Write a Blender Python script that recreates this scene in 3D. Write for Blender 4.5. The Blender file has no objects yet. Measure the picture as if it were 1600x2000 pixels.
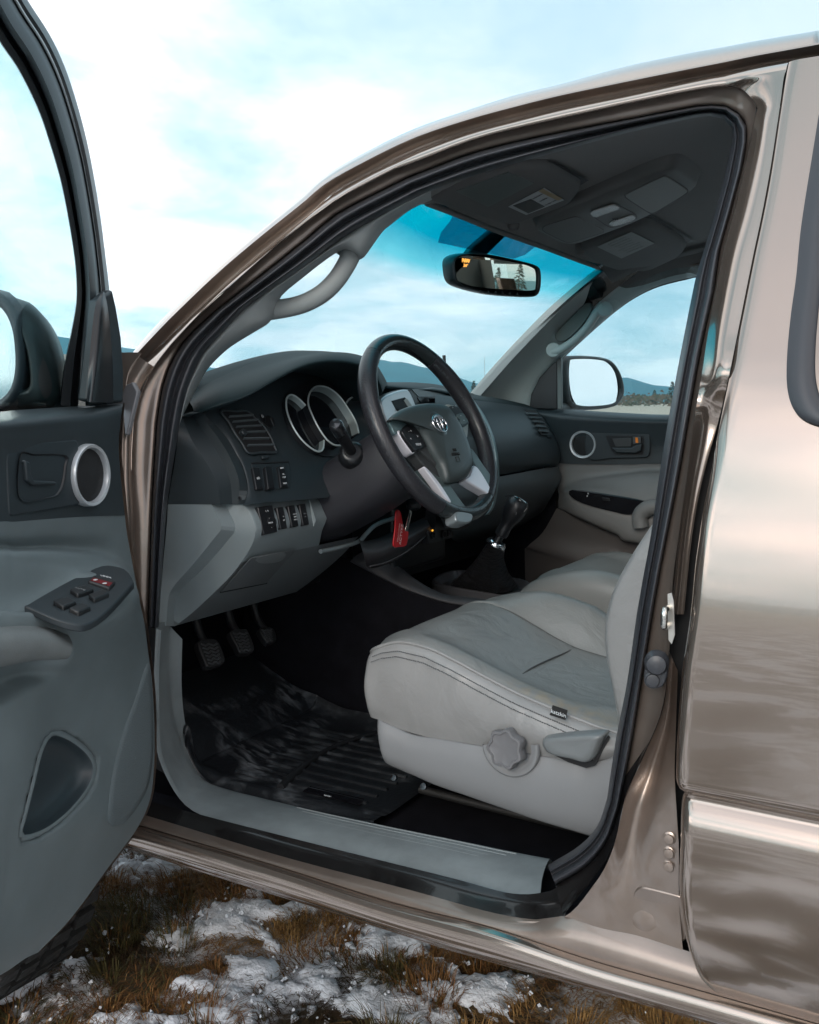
import bpy, bmesh, math, random
from mathutils import Vector, Matrix
from mathutils.noise import noise as pnoise
random.seed(7)
V = Vector
C = bpy.context.scene.collection
sc = bpy.context.scene
# ---------------------------------------------------------------- camera
F, CX, CY, HOR, YAW = 1900.0, 800.0, 1000.0, 785.0, math.radians(60)
CAM = V((0, 2.03, 1.30))                     # truck frame: X forward, Y left, Z up, metres
PITCH = math.atan((CY - HOR) / F)
DIR = V((math.cos(YAW) * math.cos(PITCH), -math.sin(YAW) * math.cos(PITCH), -math.sin(PITCH)))
RGT = DIR.cross(V((0, 0, 1))).normalized()
UPV = RGT.cross(DIR)
cd = bpy.data.cameras.new('camera'); cam = bpy.data.objects.new('camera', cd); C.objects.link(cam)
cam.matrix_world = Matrix(((RGT.x, UPV.x, -DIR.x, CAM.x), (RGT.y, UPV.y, -DIR.y, CAM.y),
                           (RGT.z, UPV.z, -DIR.z, CAM.z), (0, 0, 0, 1)))
cd.sensor_fit = 'VERTICAL'; cd.sensor_height = 36.0; cd.lens = 36.0 * F / 2000.0
cd.clip_start = 0.05; cd.clip_end = 20000
cd.dof.use_dof = False
sc.camera = cam
# ---------------------------------------------------------------- light
sc.view_settings.view_transform = 'Standard'; sc.view_settings.look = 'None'
sc.view_settings.gamma = 1.0; sc.view_settings.exposure = 0.45
SUN_EL, SUN_AZ = math.radians(24), math.radians(100)    # azimuth counted from +X towards +Y
w = bpy.data.worlds.new('World'); sc.world = w; w.use_nodes = True
nt = w.node_tree; N = nt.nodes; LK = nt.links; N.clear()
def wn(t, **k):
    n = N.new(t)
    for a, b in k.items(): setattr(n, a, b)
    return n
out = wn('ShaderNodeOutputWorld'); bg = wn('ShaderNodeBackground'); LK.new(bg.outputs[0], out.inputs[0])
sky = wn('ShaderNodeTexSky', sky_type='NISHITA'); sky.sun_disc = False
sky.sun_elevation = SUN_EL; sky.sun_rotation = math.pi / 2 - SUN_AZ
sky.air_density = 1.0; sky.dust_density = 1.5; sky.ozone_density = 2.0
tc = wn('ShaderNodeTexCoord'); sep = wn('ShaderNodeSeparateXYZ'); LK.new(tc.outputs['Generated'], sep.inputs[0])
def wmath(op, a, b=None, c=None):
    n = wn('ShaderNodeMath', operation=op)
    for i, x in enumerate((a, b, c)):
        if x is None: continue
        if isinstance(x, (int, float)): n.inputs[i].default_value = x
        else: LK.new(x, n.inputs[i])
    return n.outputs[0]
def wmix(f, a, b):
    n = wn('ShaderNodeMix', data_type='RGBA')
    for s, x in ((n.inputs[0], f), (n.inputs[6], a), (n.inputs[7], b)):
        if isinstance(x, tuple): s.default_value = x
        elif isinstance(x, (int, float)): s.default_value = x
        else: LK.new(x, s)
    return n.outputs[2]
def wramp(f, *st):
    n = wn('ShaderNodeValToRGB'); LK.new(f, n.inputs[0]); e = n.color_ramp.elements
    while len(e) < len(st): e.new(0.5)
    for q, (p, c) in zip(e, st): q.position = p; q.color = c if len(c) == 4 else (*c, 1)
    return n.outputs[0]
zc = wmath('MAXIMUM', wmath('ADD', sep.outputs[2], 0.22), 0.12)
cmb = wn('ShaderNodeCombineXYZ')
LK.new(wmath('DIVIDE', sep.outputs[0], zc), cmb.inputs[0]); LK.new(wmath('DIVIDE', sep.outputs[1], zc), cmb.inputs[1])
n1 = wn('ShaderNodeTexNoise'); LK.new(cmb.outputs[0], n1.inputs[0])
n1.inputs['Scale'].default_value = 1.25; n1.inputs['Detail'].default_value = 7; n1.inputs['Roughness'].default_value = 0.58
n1.inputs['Distortion'].default_value = 0.35
n2 = wn('ShaderNodeTexNoise'); LK.new(cmb.outputs[0], n2.inputs[0])
n2.inputs['Scale'].default_value = 0.45; n2.inputs['Detail'].default_value = 4
# brighter towards the veiled sun low in front of the truck
gl = wn('ShaderNodeVectorMath', operation='DOT_PRODUCT'); LK.new(tc.outputs['Generated'], gl.inputs[0])
gl.inputs[1].default_value = (0.86, -0.33, 0.38)
glow = wmath('SMOOTH_MIN', wmath('MAXIMUM', gl.outputs['Value'], 0.0), 1.0, 0.1)
skyc = wn('ShaderNodeVectorMath', operation='SCALE'); LK.new(sky.outputs[0], skyc.inputs[0]); skyc.inputs['Scale'].default_value = SKY_K = 0.15
cloud = wramp(n1.outputs['Fac'], (0.36, (0.34, 0.50, 0.57)), (0.45, (0.58, 0.69, 0.75)), (0.51, (0.80, 0.82, 0.87)), (0.57, (1.0, 0.985, 0.975)))
peach = wramp(n2.outputs['Fac'], (0.40, (0.74, 0.74, 0.82)), (0.62, (1.0, 0.80, 0.70)))
back = wn('ShaderNodeVectorMath', operation='DOT_PRODUCT'); LK.new(tc.outputs['Generated'], back.inputs[0])
back.inputs[1].default_value = (-0.7, 0.7, 0.0)
bk = wmath('MULTIPLY', wmath('MAXIMUM', back.outputs['Value'], 0.0), 0.9)
pm = wn('ShaderNodeMix', data_type='RGBA'); pm.blend_type = 'MULTIPLY'
LK.new(bk, pm.inputs[0]); LK.new(cloud, pm.inputs[6]); LK.new(peach, pm.inputs[7])
side = wn('ShaderNodeVectorMath', operation='DOT_PRODUCT'); LK.new(tc.outputs['Generated'], side.inputs[0]); side.inputs[1].default_value = (-0.15, 0.80, 0.58)
sd_k = wmath('POWER', wmath('MAXIMUM', side.outputs['Value'], 0.0), 1.3)
bank = wn('ShaderNodeVectorMath', operation='DOT_PRODUCT'); LK.new(tc.outputs['Generated'], bank.inputs[0]); bank.inputs[1].default_value = (0.22, 0.945, 0.24)
bank_k = wmath('POWER', wmath('MAXIMUM', bank.outputs['Value'], 0.0), 7.0)
hor = wmath('POWER', wmath('SUBTRACT', 1.0, wmath('MINIMUM', wmath('ABSOLUTE', sep.outputs[2]), 1.0)), 8.0)
gain = wmath('ADD', wmath('ADD', 1.02, wmath('MULTIPLY', wmath('POWER', glow, 1.5), 0.34)), wmath('ADD', wmath('ADD', wmath('MULTIPLY', sd_k, 0.55), wmath('MULTIPLY', bank_k, 2.0)), wmath('MULTIPLY', hor, 0.80)))
hole = wn('ShaderNodeVectorMath', operation='DOT_PRODUCT'); LK.new(tc.outputs['Generated'], hole.inputs[0]); hole.inputs[1].default_value = (0.10, -0.80, 0.59)
hk = wmath('MINIMUM', wmath('MULTIPLY', wmath('POWER', wmath('MAXIMUM', hole.outputs['Value'], 0.0), 6.0), 1.0), 1.0)
cg = wn('ShaderNodeVectorMath', operation='SCALE'); LK.new(pm.outputs[2], cg.inputs[0]); LK.new(gain, cg.inputs['Scale'])
cover = wramp(n2.outputs['Fac'], (0.34, (0.55, 0.55, 0.55)), (0.52, (1, 1, 1)))
LK.new(wmix(hk, wmix(cover, skyc.outputs[0], cg.outputs[0]), (0.46, 0.63, 0.74, 1)), bg.inputs[0]); bg.inputs[1].default_value = 1.0
sl = bpy.data.lights.new('sun', 'SUN'); sl.energy = 1.0; sl.angle = math.radians(22); sl.color = (1.0, 0.91, 0.80)
sun = bpy.data.objects.new('sun', sl); C.objects.link(sun)
sun.rotation_euler = V((math.cos(SUN_AZ) * math.cos(SUN_EL), math.sin(SUN_AZ) * math.cos(SUN_EL), math.sin(SUN_EL))).to_track_quat('Z', 'Y').to_euler()
# ---------------------------------------------------------------- tracing: a pixel of the photograph seen on a surface of the truck
from mathutils.bvhtree import BVHTree
def tree_of(o): return BVHTree.FromPolygons([v.co for v in o.data.vertices], [tuple(p.vertices) for p in o.data.polygons])
def proj(p):
    q = V(p) - CAM; z = q.dot(DIR); return CX + F * q.dot(RGT) / z, CY - F * q.dot(UPV) / z
def onmesh(tr, u, v, off=0):
    h = tr.ray_cast(CAM, ray(u, v).normalized()); return h[0] + h[1] * (off if h[1].dot(ray(u, v)) < 0 else -off) if h[0] else None
def inpoly(x, y, P):
    c = False; j = len(P) - 1
    for i in range(len(P)):
        (a, b), (e, f) = P[i], P[j]
        if (b > y) != (f > y) and x < (e - a) * (y - b) / (f - b) + a: c = not c
        j = i
    return c
def edged(x, y, P):
    m = 1e9
    for (a, b), (e, f) in zip(P, P[1:] + P[:1]):
        dx, dy = e - a, f - b; t = max(0, min(1, ((x - a) * dx + (y - b) * dy) / (dx * dx + dy * dy + 1e-9))); m = min(m, math.hypot(x - a - t * dx, y - b - t * dy))
    return m
def ray(u, v): return DIR + RGT * ((u - CX) / F) - UPV * ((v - CY) / F)
def pP(u, v, p, n):
    q = ray(u, v); n = V(n); return CAM + q * ((V(p) - CAM).dot(n) / q.dot(n))
def pX(u, v, x): return pP(u, v, (x, 0, 0), (1, 0, 0))
def pY(u, v, y): return pP(u, v, (0, y, 0), (0, 1, 0))
def pZ(u, v, z): return pP(u, v, (0, 0, z), (0, 0, 1))
def skin(z):
    """half width of the body side at height z: bowed below the waist, leaning in above it"""
    if z < .95: return .90 - .18 * (.95 - z) ** 2
    if z < 1.24: return .90 - .4483 * (z - .95) ** 2
    if z < 1.36: return .8623 - .26 * (z - 1.24) - 1.0 * (z - 1.24) ** 2
    return .8167 - .5 * (z - 1.36)
def pS(u, v, off=0.0):
    y = .85
    for _ in range(30): y = .5 * y + .5 * (skin(pY(u, v, y).z) + off)
    return pY(u, v, y)
def cr(p0, p1, p2, p3, t):
    return 0.5 * ((2 * p1) + (p2 - p0) * t + (2 * p0 - 5 * p1 + 4 * p2 - p3) * t * t + (3 * p1 - p0 - 3 * p2 + p3) * t ** 3)
def curve(pts, n, closed=False):
    """Catmull-Rom through pts, n steps per span"""
    pts = [V(p) for p in pts]; m = len(pts); o = []
    if m == 2 and not closed: return [pts[0].lerp(pts[1], i / n) for i in range(n + 1)]
    for i in range(m if closed else m - 1):
        if closed: a, b, c, d = pts[(i - 1) % m], pts[i], pts[(i + 1) % m], pts[(i + 2) % m]
        else:
            b, c = pts[i], pts[i + 1]
            a = pts[i - 1] if i else 2 * b - c
            d = pts[i + 2] if i + 2 < m else 2 * c - b
        for k in range(n): o.append(cr(a, b, c, d, k / n))
    if not closed: o.append(pts[-1])
    return o
def rs(pts, n, closed=False):
    """resample a smooth curve through pts to n points, even by length"""
    c = curve([V((*p, 0)) if len(p) == 2 else V(p) for p in pts], 12, closed)
    if closed: c.append(c[0])
    L = [0.0]
    for a, b in zip(c, c[1:]): L.append(L[-1] + (b - a).length)
    o = []; j = 0; tot = L[-1]; cnt = n if closed else n - 1
    for i in range(n):
        t = tot * i / cnt
        while j < len(L) - 2 and L[j + 1] < t: j += 1
        s = (t - L[j]) / max(1e-9, L[j + 1] - L[j]); o.append(c[j].lerp(c[j + 1], min(1, s)))
    return o
def rlin(pts, n, r=.18):
    """closed outline with straight sides and softened corners"""
    o = []; m = len(pts)
    for i in range(m):
        a, b, c = V(pts[i - 1]), V(pts[i]), V(pts[(i + 1) % m])
        for k in range(5):
            t = k / 4; p, q = b.lerp(a, r), b.lerp(c, r); o.append((p * (1 - t) ** 2 + b * (2 * t * (1 - t)) + q * t * t))
    L = [0.0]; o.append(o[0])
    for a, b in zip(o, o[1:]): L.append(L[-1] + (b - a).length)
    res = []; j = 0
    for i in range(n):
        t = L[-1] * i / n
        while L[j + 1] < t: j += 1
        res.append(o[j].lerp(o[j + 1], (t - L[j]) / max(1e-9, L[j + 1] - L[j])))
    return res
def px(pts, n, f): return [f(p.x, p.y) for p in rs(pts, n)]
# ---------------------------------------------------------------- objects
def empty(name, loc=(0, 0, 0)):
    o = bpy.data.objects.new(name, None); C.objects.link(o); o.location = loc; o.empty_display_size = .1; return o
def tag(o, label=None, cat=None, group=None, kind=None):
    for k, x in (('label', label), ('category', cat), ('group', group), ('kind', kind)):
        if x: o[k] = x
    return o
def mk(name, vs, fs, mat, parent=None, smooth=True, thick=0, bevel=0, sub=0, auto=None, flip=False):
    me = bpy.data.meshes.new(name); me.from_pydata([tuple(v) for v in vs], [], fs)
    bm = bmesh.new(); bm.from_mesh(me)
    bmesh.ops.remove_doubles(bm, verts=bm.verts, dist=1e-6)
    bmesh.ops.recalc_face_normals(bm, faces=bm.faces)
    if flip: bmesh.ops.reverse_faces(bm, faces=bm.faces)
    bm.to_mesh(me); bm.free()
    me.polygons.foreach_set('use_smooth', [smooth] * len(me.polygons))
    o = bpy.data.objects.new(name, me); C.objects.link(o)
    if mat: me.materials.append(mat)
    if parent: o.parent = parent; o.matrix_parent_inverse = Matrix.Translation(-parent.location)
    if thick:
        m = o.modifiers.new('s', 'SOLIDIFY'); m.thickness = thick; m.offset = -1
    if bevel:
        m = o.modifiers.new('b', 'BEVEL'); m.width = bevel; m.segments = 3; m.limit_method = 'ANGLE'; m.angle_limit = math.radians(35)
    if sub:
        m = o.modifiers.new('d', 'SUBSURF'); m.levels = sub; m.render_levels = sub
    if auto is not None and smooth:
        me.set_sharp_from_angle(angle=math.radians(auto))
    return o
def grid(rows):
    n = len(rows[0]); vs = [p for r in rows for p in r]
    fs = [(i * n + j, i * n + j + 1, (i + 1) * n + j + 1, (i + 1) * n + j) for i in range(len(rows) - 1) for j in range(n - 1)]
    return vs, fs
def surf(rows, nu=4, nv=4):
    """bicubic surface through a grid of control points"""
    a = [curve(r, nu) if nu > 1 else [V(p) for p in r] for r in rows]
    if nv > 1:
        cols = [curve([r[j] for r in a], nv) for j in range(len(a[0]))]
        a = [[c[i] for c in cols] for i in range(len(cols[0]))]
    return a
def patch(name, rows, mat, parent=None, nu=4, nv=4, **k):
    return mk(name, *grid(surf(rows, nu, nv)), mat, parent, **k)
def frames(pts, closed=False):
    n = len(pts); T = []
    for i in range(n):
        a = pts[(i - 1) % n] if closed or i else pts[0]; b = pts[(i + 1) % n] if closed or i < n - 1 else pts[-1]
        T.append((b - a).normalized())
    u = T[0].orthogonal().normalized(); o = []
    for t in T:
        u = (u - t * u.dot(t)).normalized(); o.append((t, u, t.cross(u)))
    return o
def tube(name, pts, r, mat, parent=None, n=10, steps=6, closed=False, caps=True, **k):
    pts = curve(pts, steps, closed) if steps > 1 else [V(p) for p in pts]
    m = len(pts); rr = (lambda t: r) if not callable(r) else r
    vs = []; fs = []
    for i, (p, (t, u, w_)) in enumerate(zip(pts, frames(pts, closed))):
        q = rr(i / max(1, m - 1))
        for j in range(n):
            a = 2 * math.pi * j / n; vs.append(p + u * (q * math.cos(a)) + w_ * (q * math.sin(a)))
    for i in range(m if closed else m - 1):
        i2 = (i + 1) % m
        for j in range(n): fs.append((i * n + j, i * n + (j + 1) % n, i2 * n + (j + 1) % n, i2 * n + j))
    if caps and not closed: fs += [tuple(range(n))[::-1], tuple(range((m - 1) * n, m * n))]
    return mk(name, vs, fs, mat, parent, auto=50, **k)
def plate(name, outline, depth, mat, parent=None, bevel=0, smooth=True, hole=None, **k):
    """a flat outline (3D points) given thickness along depth"""
    d = V(depth); n = len(outline); vs = [V(p) for p in outline] + [V(p) + d for p in outline]
    if hole:
        m = len(hole); h0 = 2 * n; vs += [V(p) for p in hole] + [V(p) + d for p in hole]; fs = []
        assert m == n
        for i in range(n):
            j = (i + 1) % n
            fs += [(i, j, h0 + j, h0 + i), (n + j, n + i, h0 + n + i, h0 + n + j), (j, i, n + i, n + j), (h0 + i, h0 + j, h0 + n + j, h0 + n + i)]
    else:
        fs = [tuple(range(n)), tuple(range(2 * n - 1, n - 1, -1))] + [(i, (i + 1) % n, n + (i + 1) % n, n + i) for i in range(n)]
    return mk(name, vs, fs, mat, parent, smooth=smooth, bevel=bevel, auto=30, **k)
def box(name, o, ax, ay, az, mat, parent=None, bevel=0, **k):
    """box centred at o with half-axis vectors"""
    o, ax, ay, az = V(o), V(ax), V(ay), V(az)
    vs = [o + ax * a + ay * b + az * c for a in (-1, 1) for b in (-1, 1) for c in (-1, 1)]
    fs = [(0, 1, 3, 2), (4, 6, 7, 5), (0, 4, 5, 1), (2, 3, 7, 6), (0, 2, 6, 4), (1, 5, 7, 3)]
    return mk(name, vs, fs, mat, parent, bevel=bevel, auto=30, **k)
def lathe(name, o, axis, prof, mat, parent=None, n=32, lobes=0, amp=0, closed=False, **k):
    """profile (r, h) turned round axis at o"""
    ax = V(axis).normalized(); u = ax.orthogonal().normalized(); w_ = ax.cross(u); vs = []; fs = []
    for (r, h) in prof:
        for j in range(n):
            a = 2 * math.pi * j / n; q = r
            if lobes and r > .012: q = r * (1 + amp * math.cos(lobes * a))
            vs.append(V(o) + ax * h + u * (q * math.cos(a)) + w_ * (q * math.sin(a)))
    for i in range(len(prof) - 1):
        for j in range(n): fs.append((i * n + j, i * n + (j + 1) % n, (i + 1) * n + (j + 1) % n, (i + 1) * n + j))
    if not closed: fs += [tuple(range(n))[::-1], tuple(range((len(prof) - 1) * n, len(prof) * n))]
    return mk(name, vs, fs, mat, parent, auto=40, **k)
def text(name, s, p, ux, uy, h, mat, parent=None, ext=0.0003):
    """lettering s centred at p, reading along ux, height h"""
    cu = bpy.data.curves.new(name, 'FONT'); cu.body = s; cu.size = h * 1.4; cu.extrude = ext / (1); cu.align_x = 'CENTER'; cu.align_y = 'CENTER'
    cu.resolution_u = 3
    t = bpy.data.objects.new(name, cu); C.objects.link(t)
    dg = bpy.context.evaluated_depsgraph_get(); me = bpy.data.meshes.new_from_object(t.evaluated_get(dg))
    bpy.data.objects.remove(t); bpy.data.curves.remove(cu)
    me.materials.clear(); me.materials.append(mat)
    o = bpy.data.objects.new(name, me); C.objects.link(o)
    ux, uy = V(ux).normalized(), V(uy).normalized(); uy = (uy - ux * uy.dot(ux)).normalized(); uz = ux.cross(uy); p = V(p)
    M = Matrix(((ux.x, uy.x, uz.x, p.x), (ux.y, uy.y, uz.y, p.y), (ux.z, uy.z, uz.z, p.z), (0, 0, 0, 1)))
    me.transform(M)
    if parent: o.parent = parent; o.matrix_parent_inverse = Matrix.Translation(-parent.location)
    return o
# ---------------------------------------------------------------- materials
def mat(name, col, rough=.5, metal=0, coat=0, coat_r=.05, bump=0, bscale=300, var=0, vscale=8, spec=.5, detail=2, emit=None, estr=0, sheen=0, bump2=0, b2scale=14, bdist=.001):
    m = bpy.data.materials.new(name); m.use_nodes = True; t = m.node_tree; b = t.nodes['Principled BSDF']
    b.inputs['Base Color'].default_value = (*col, 1); b.inputs['Roughness'].default_value = rough; b.inputs['Metallic'].default_value = metal
    b.inputs['Coat Weight'].default_value = coat; b.inputs['Coat Roughness'].default_value = coat_r; b.inputs['Specular IOR Level'].default_value = spec
    if sheen: b.inputs['Sheen Weight'].default_value = sheen
    if emit: b.inputs['Emission Color'].default_value = (*emit, 1); b.inputs['Emission Strength'].default_value = estr
    co = t.nodes.new('ShaderNodeTexCoord')
    if var:
        n = t.nodes.new('ShaderNodeTexNoise'); n.inputs['Scale'].default_value = vscale; n.inputs['Detail'].default_value = 6; n.inputs['Roughness'].default_value = .6
        t.links.new(co.outputs['Object'], n.inputs[0])
        r = t.nodes.new('ShaderNodeValToRGB'); e = r.color_ramp.elements
        e[0].position = .3; e[0].color = (*[c * (1 - var) for c in col], 1); e[1].position = .7; e[1].color = (*[min(1, c * (1 + var)) for c in col], 1)
        t.links.new(n.outputs['Fac'], r.inputs[0]); t.links.new(r.outputs[0], b.inputs['Base Color'])
        rr = t.nodes.new('ShaderNodeMapRange'); rr.inputs[3].default_value = max(.02, rough - .1 * min(1, var * 3)); rr.inputs[4].default_value = min(1, rough + .1 * min(1, var * 3))
        t.links.new(n.outputs['Fac'], rr.inputs[0]); t.links.new(rr.outputs[0], b.inputs['Roughness'])
    if bump:
        n = t.nodes.new('ShaderNodeTexNoise'); n.inputs['Scale'].default_value = bscale; n.inputs['Detail'].default_value = detail
        t.links.new(co.outputs['Object'], n.inputs[0])
        bp = t.nodes.new('ShaderNodeBump'); bp.inputs['Strength'].default_value = bump; bp.inputs['Distance'].default_value = bdist
        t.links.new(n.outputs['Fac'], bp.inputs['Height']); t.links.new(bp.outputs[0], b.inputs['Normal'])
        if bump2:
            n2 = t.nodes.new('ShaderNodeTexNoise'); n2.inputs['Scale'].default_value = b2scale; n2.inputs['Detail'].default_value = 5; n2.inputs['Distortion'].default_value = 1.2; t.links.new(co.outputs['Object'], n2.inputs[0])
            b2 = t.nodes.new('ShaderNodeBump'); b2.inputs['Strength'].default_value = bump2; b2.inputs['Distance'].default_value = .01; t.links.new(n2.outputs['Fac'], b2.inputs['Height']); t.links.new(b2.outputs[0], bp.inputs['Normal'])
    return m
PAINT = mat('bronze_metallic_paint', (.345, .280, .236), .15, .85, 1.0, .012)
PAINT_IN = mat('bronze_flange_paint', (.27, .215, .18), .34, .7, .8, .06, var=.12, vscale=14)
RUB = mat('black_rubber', (.034, .036, .042), .40, spec=.5, bump=.08, bscale=500)
RUBD = mat('matte_rubber', (.010, .011, .013), .6)
DARK = mat('charcoal_plastic', (.021, .029, .034), .46, bump=.25, bscale=900, var=.1, vscale=5, bdist=.0004)
DARKM = mat('charcoal_soft_plastic', (.025, .034, .039), .50, bump=.22, bscale=800, var=.08, vscale=5, bdist=.0004)
BLK = mat('black_plastic', (.010, .011, .013), .33, bump=.05, bscale=600)
GBLK = mat('gloss_black', (.008, .008, .010), .12)
GREY = mat('grey_plastic', (.20, .235, .245), .48, bump=.22, bscale=900, var=.07, vscale=4, bdist=.0004)
GREYP = mat('grey_pillar_trim', (.27, .29, .29), .55, bump=.15, bscale=700, var=.05, vscale=4, bdist=.0004)
HEAD = mat('grey_headliner_cloth', (.085, .082, .081), .95, bump=.35, bscale=900, var=.08, vscale=12, sheen=.2)
SILV = mat('silver_trim', (.56, .58, .60), .32, .45)
CHRM = mat('chrome', (.80, .80, .82), .07, 1)
STEEL = mat('zinc_steel', (.62, .60, .56), .25, 1)
CARPET = mat('dark_carpet', (.0075, .0075, .010), .95, bump=.9, bscale=600, var=.3, vscale=20, spec=.1)
WHITE = mat('white_marking', (.72, .76, .78), .5)
BLACKM = mat('black_marking', (.01, .01, .01), .6)
# ================================================================ THE TRUCK: body
truck = tag(empty('pickup_truck', (0.3, 0, 0)), 'bronze pickup truck parked on snowy grass with its driver door wide open', 'pickup truck')
# outlines of the door opening as the photo shows them; each list is split into spans that correspond
L0 = [[(310, 1225), (316, 1125), (325, 1000), (335, 925), (350, 832)],
      [(350, 832), (360, 782), (375, 737), (397, 690), (437, 647), (481, 600)],
      [(481, 600), (528, 566), (606, 512), (662, 469), (725, 431), (819, 381)],
      [(819, 381), (912, 347), (1006, 319), (1100, 293), (1225, 259)],
      [(1225, 259), (1350, 231), (1397, 227), (1425, 241), (1431, 269), (1412, 359)],
      [(1412, 359), (1391, 437), (1372, 500), (1359, 544), (1328, 700), (1306, 819)],
      [(1306, 819), (1287, 937), (1272, 1044), (1258, 1120), (1244, 1200)],
      [(1244, 1200), (1224, 1340), (1204, 1440), (1186, 1560)],
      [(1186, 1560), (1168, 1612), (1132, 1652), (1070, 1690)]]
L1 = [[(290, 1225), (293, 1125), (297, 1000), (301, 925), (307, 825)],
      [(307, 825), (317, 762), (332, 715), (356, 672), (375, 650), (419, 609)],
      [(419, 609), (450, 585), (512, 537), (606, 462), (662, 416), (795, 348)],
      [(795, 348), (912, 303), (1006, 278), (1100, 258), (1225, 234)],
      [(1225, 234), (1319, 216), (1381, 206), (1428, 212), (1459, 250), (1450, 328)],
      [(1450, 328), (1425, 422), (1403, 500), (1397, 559), (1369, 684), (1347, 809)],
      [(1347, 809), (1326, 930), (1303, 1044), (1288, 1120), (1274, 1200)],
      [(1274, 1200), (1248, 1360), (1228, 1480), (1208, 1580)],
      [(1208, 1580), (1184, 1644), (1144, 1692), (1085, 1728)]]
NS = 12
def loop(L): 
    o = []
    for s in L:
        r = rs(s, NS + 1); o += [(p.x, p.y) for p in (r if not o else r[1:])]
    return o
l0, l1 = loop(L0), loop(L1)
def mid(a, b, t): return [(p[0] + (q[0] - p[0]) * t, p[1] + (q[1] - p[1]) * t) for p, q in zip(a, b)]
def onskin(l, off): return [pS(u, v, off) for u, v in l]
O1, O0 = -.062, -.098
seal_rows = [onskin(l1, O1 - .012), onskin(mid(l1, l0, .04), O1 + .004), onskin(mid(l1, l0, .17), O1 + .012), onskin(mid(l1, l0, .32), O1 + .008), onskin(mid(l1, l0, .45), O1 - .008),
             onskin(mid(l1, l0, .55), O1 - .012), onskin(mid(l1, l0, .68), O1 - .004), onskin(mid(l1, l0, .84), O1 - .012), onskin(l0, O0), onskin(l0, O0 - .02)]
mk('door_seal', *grid(surf(seal_rows, 1, 3)), RUB, truck, auto=60)
# painted flange between the seal and the outer face
L3 = [[(262, 1225), (262, 1125), (261, 1000), (258, 925), (262, 825)],
      [(262, 825), (275, 765), (300, 715), (325, 684), (352, 650), (394, 612)],
      [(394, 612), (456, 553), (537, 484), (619, 419), (662, 389), (760, 336)],
      [(760, 336), (819, 314), (912, 278), (1006, 252), (1225, 203)],
      [(1225, 203), (1350, 178), (1412, 169), (1450, 174), (1477, 206), (1475, 231)],
      [(1475, 231), (1459, 312), (1437, 406), (1412, 500), (1385, 640), (1358, 809)],
      [(1358, 809), (1342, 930), (1326, 1044), (1316, 1120), (1310, 1200)],
      [(1310, 1200), (1306, 1290), (1292, 1390), (1250, 1490)],
      [(1250, 1490), (1218, 1570), (1190, 1672), (1100, 1788)]]
l3 = loop(L3)
flange_rows = [onskin(l1, O1 - .012), onskin(mid(l1, l3, .1), O1), onskin(mid(l1, l3, .55), -.052), onskin(mid(l1, l3, .9), -.040), onskin(l3, -.030)]
cut = 8 * NS - 2
SILLB = mat('black_sill_paint', (.012, .011, .011), .22, .2, .5, .05, var=.3, vscale=30)
fl_ = surf(flange_rows, 1, 4)
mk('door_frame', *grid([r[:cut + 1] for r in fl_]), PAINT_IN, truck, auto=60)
mk('sill_corner', *grid([r[cut:] for r in fl_]), SILLB, truck, auto=60)
# roof rail: bead, gutter and roof edge along the windscreen pillar and roof
R3 = [(232, 800), (250, 762), (275, 730), (319, 690), (375, 633), (456, 553), (537, 484), (619, 419), (662, 389), (725, 356), (819, 314), (912, 278), (1006, 252), (1100, 229), (1225, 203), (1350, 178), (1412, 169)]
R3b = [(226, 785), (240, 748), (265, 718), (310, 679), (357, 632), (440, 556), (520, 488), (601, 424), (646, 382), (710, 344), (812, 297), (912, 259), (1006, 234), (1100, 210), (1225, 184), (1350, 156), (1412, 144)]
R4 = [(222, 765), (231, 735), (258, 702), (303, 653), (348, 607), (430, 529), (510, 461), (590, 397), (634, 360), (700, 322), (806, 270), (912, 234), (1006, 208), (1100, 185), (1225, 159), (1350, 134), (1412, 122)]
R5 = [(220, 760), (229, 730), (255, 697), (298, 645), (342, 600), (424, 523), (503, 456), (583, 392), (626, 352), (690, 311), (800, 256), (912, 216), (1006, 186), (1100, 163), (1225, 129), (1350, 103), (1412, 92)]
EXT = {'R3b': [(1475, 131), (1553, 117), (1620, 102)], 'R4': [(1475, 109), (1553, 95), (1620, 83)], 'R5': [(1475, 80), (1553, 67), (1620, 56)]}
def rail(pts, off, n=60): return [pS(p.x, p.y, off) for p in rs(pts, n)]
seg = l3[NS - 3:]; seg = seg[:min(range(len(seg)), key=lambda i: abs(seg[i][0] - 1412) + (0 if seg[i][1] < 200 else 999)) + 1]
nR = len(seg)
R3s = seg; R3bs = [(p.x, p.y) for p in rs(R3b, nR)]
def lp2(t): return [(a[0] + (b[0] - a[0]) * t, a[1] + (b[1] - a[1]) * t) for a, b in zip(R3s, R3bs)]
bead = [onskin(R3s, -.030), onskin(lp2(.08), -.0245), onskin(lp2(.5), -.0215), onskin(lp2(.9), -.030), onskin(R3bs, -.052)]
mk('roof_rail', *grid(surf(bead, 1, 4)), PAINT, truck, auto=50)
def pback(a, b, d):
    """carry a line on rearwards past the frame"""
    e = (a - b); e = V((e.x, 0, e.z * .35)).normalized(); return a + e * d
nR = 70; r3b = rail(R3b + EXT['R3b'], -.054, nR); r4 = rail(R4 + EXT['R4'], -.028, nR)
for r in (r3b, r4):
    for d in (.25, .55, .8): r.append(V((r[nR - 1].x - d, r[nR - 1].y, r[nR - 1].z + .012 * d)))
gm = [a.lerp(b, .45) + V((0, -.012, 0)) for a, b in zip(r3b, r4)]
g2 = [a.lerp(b, .88) + V((0, .002, 0)) for a, b in zip(r3b, r4)]
r4b = [p + V((0, -.004, .0035)) for p in r4]
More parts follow.
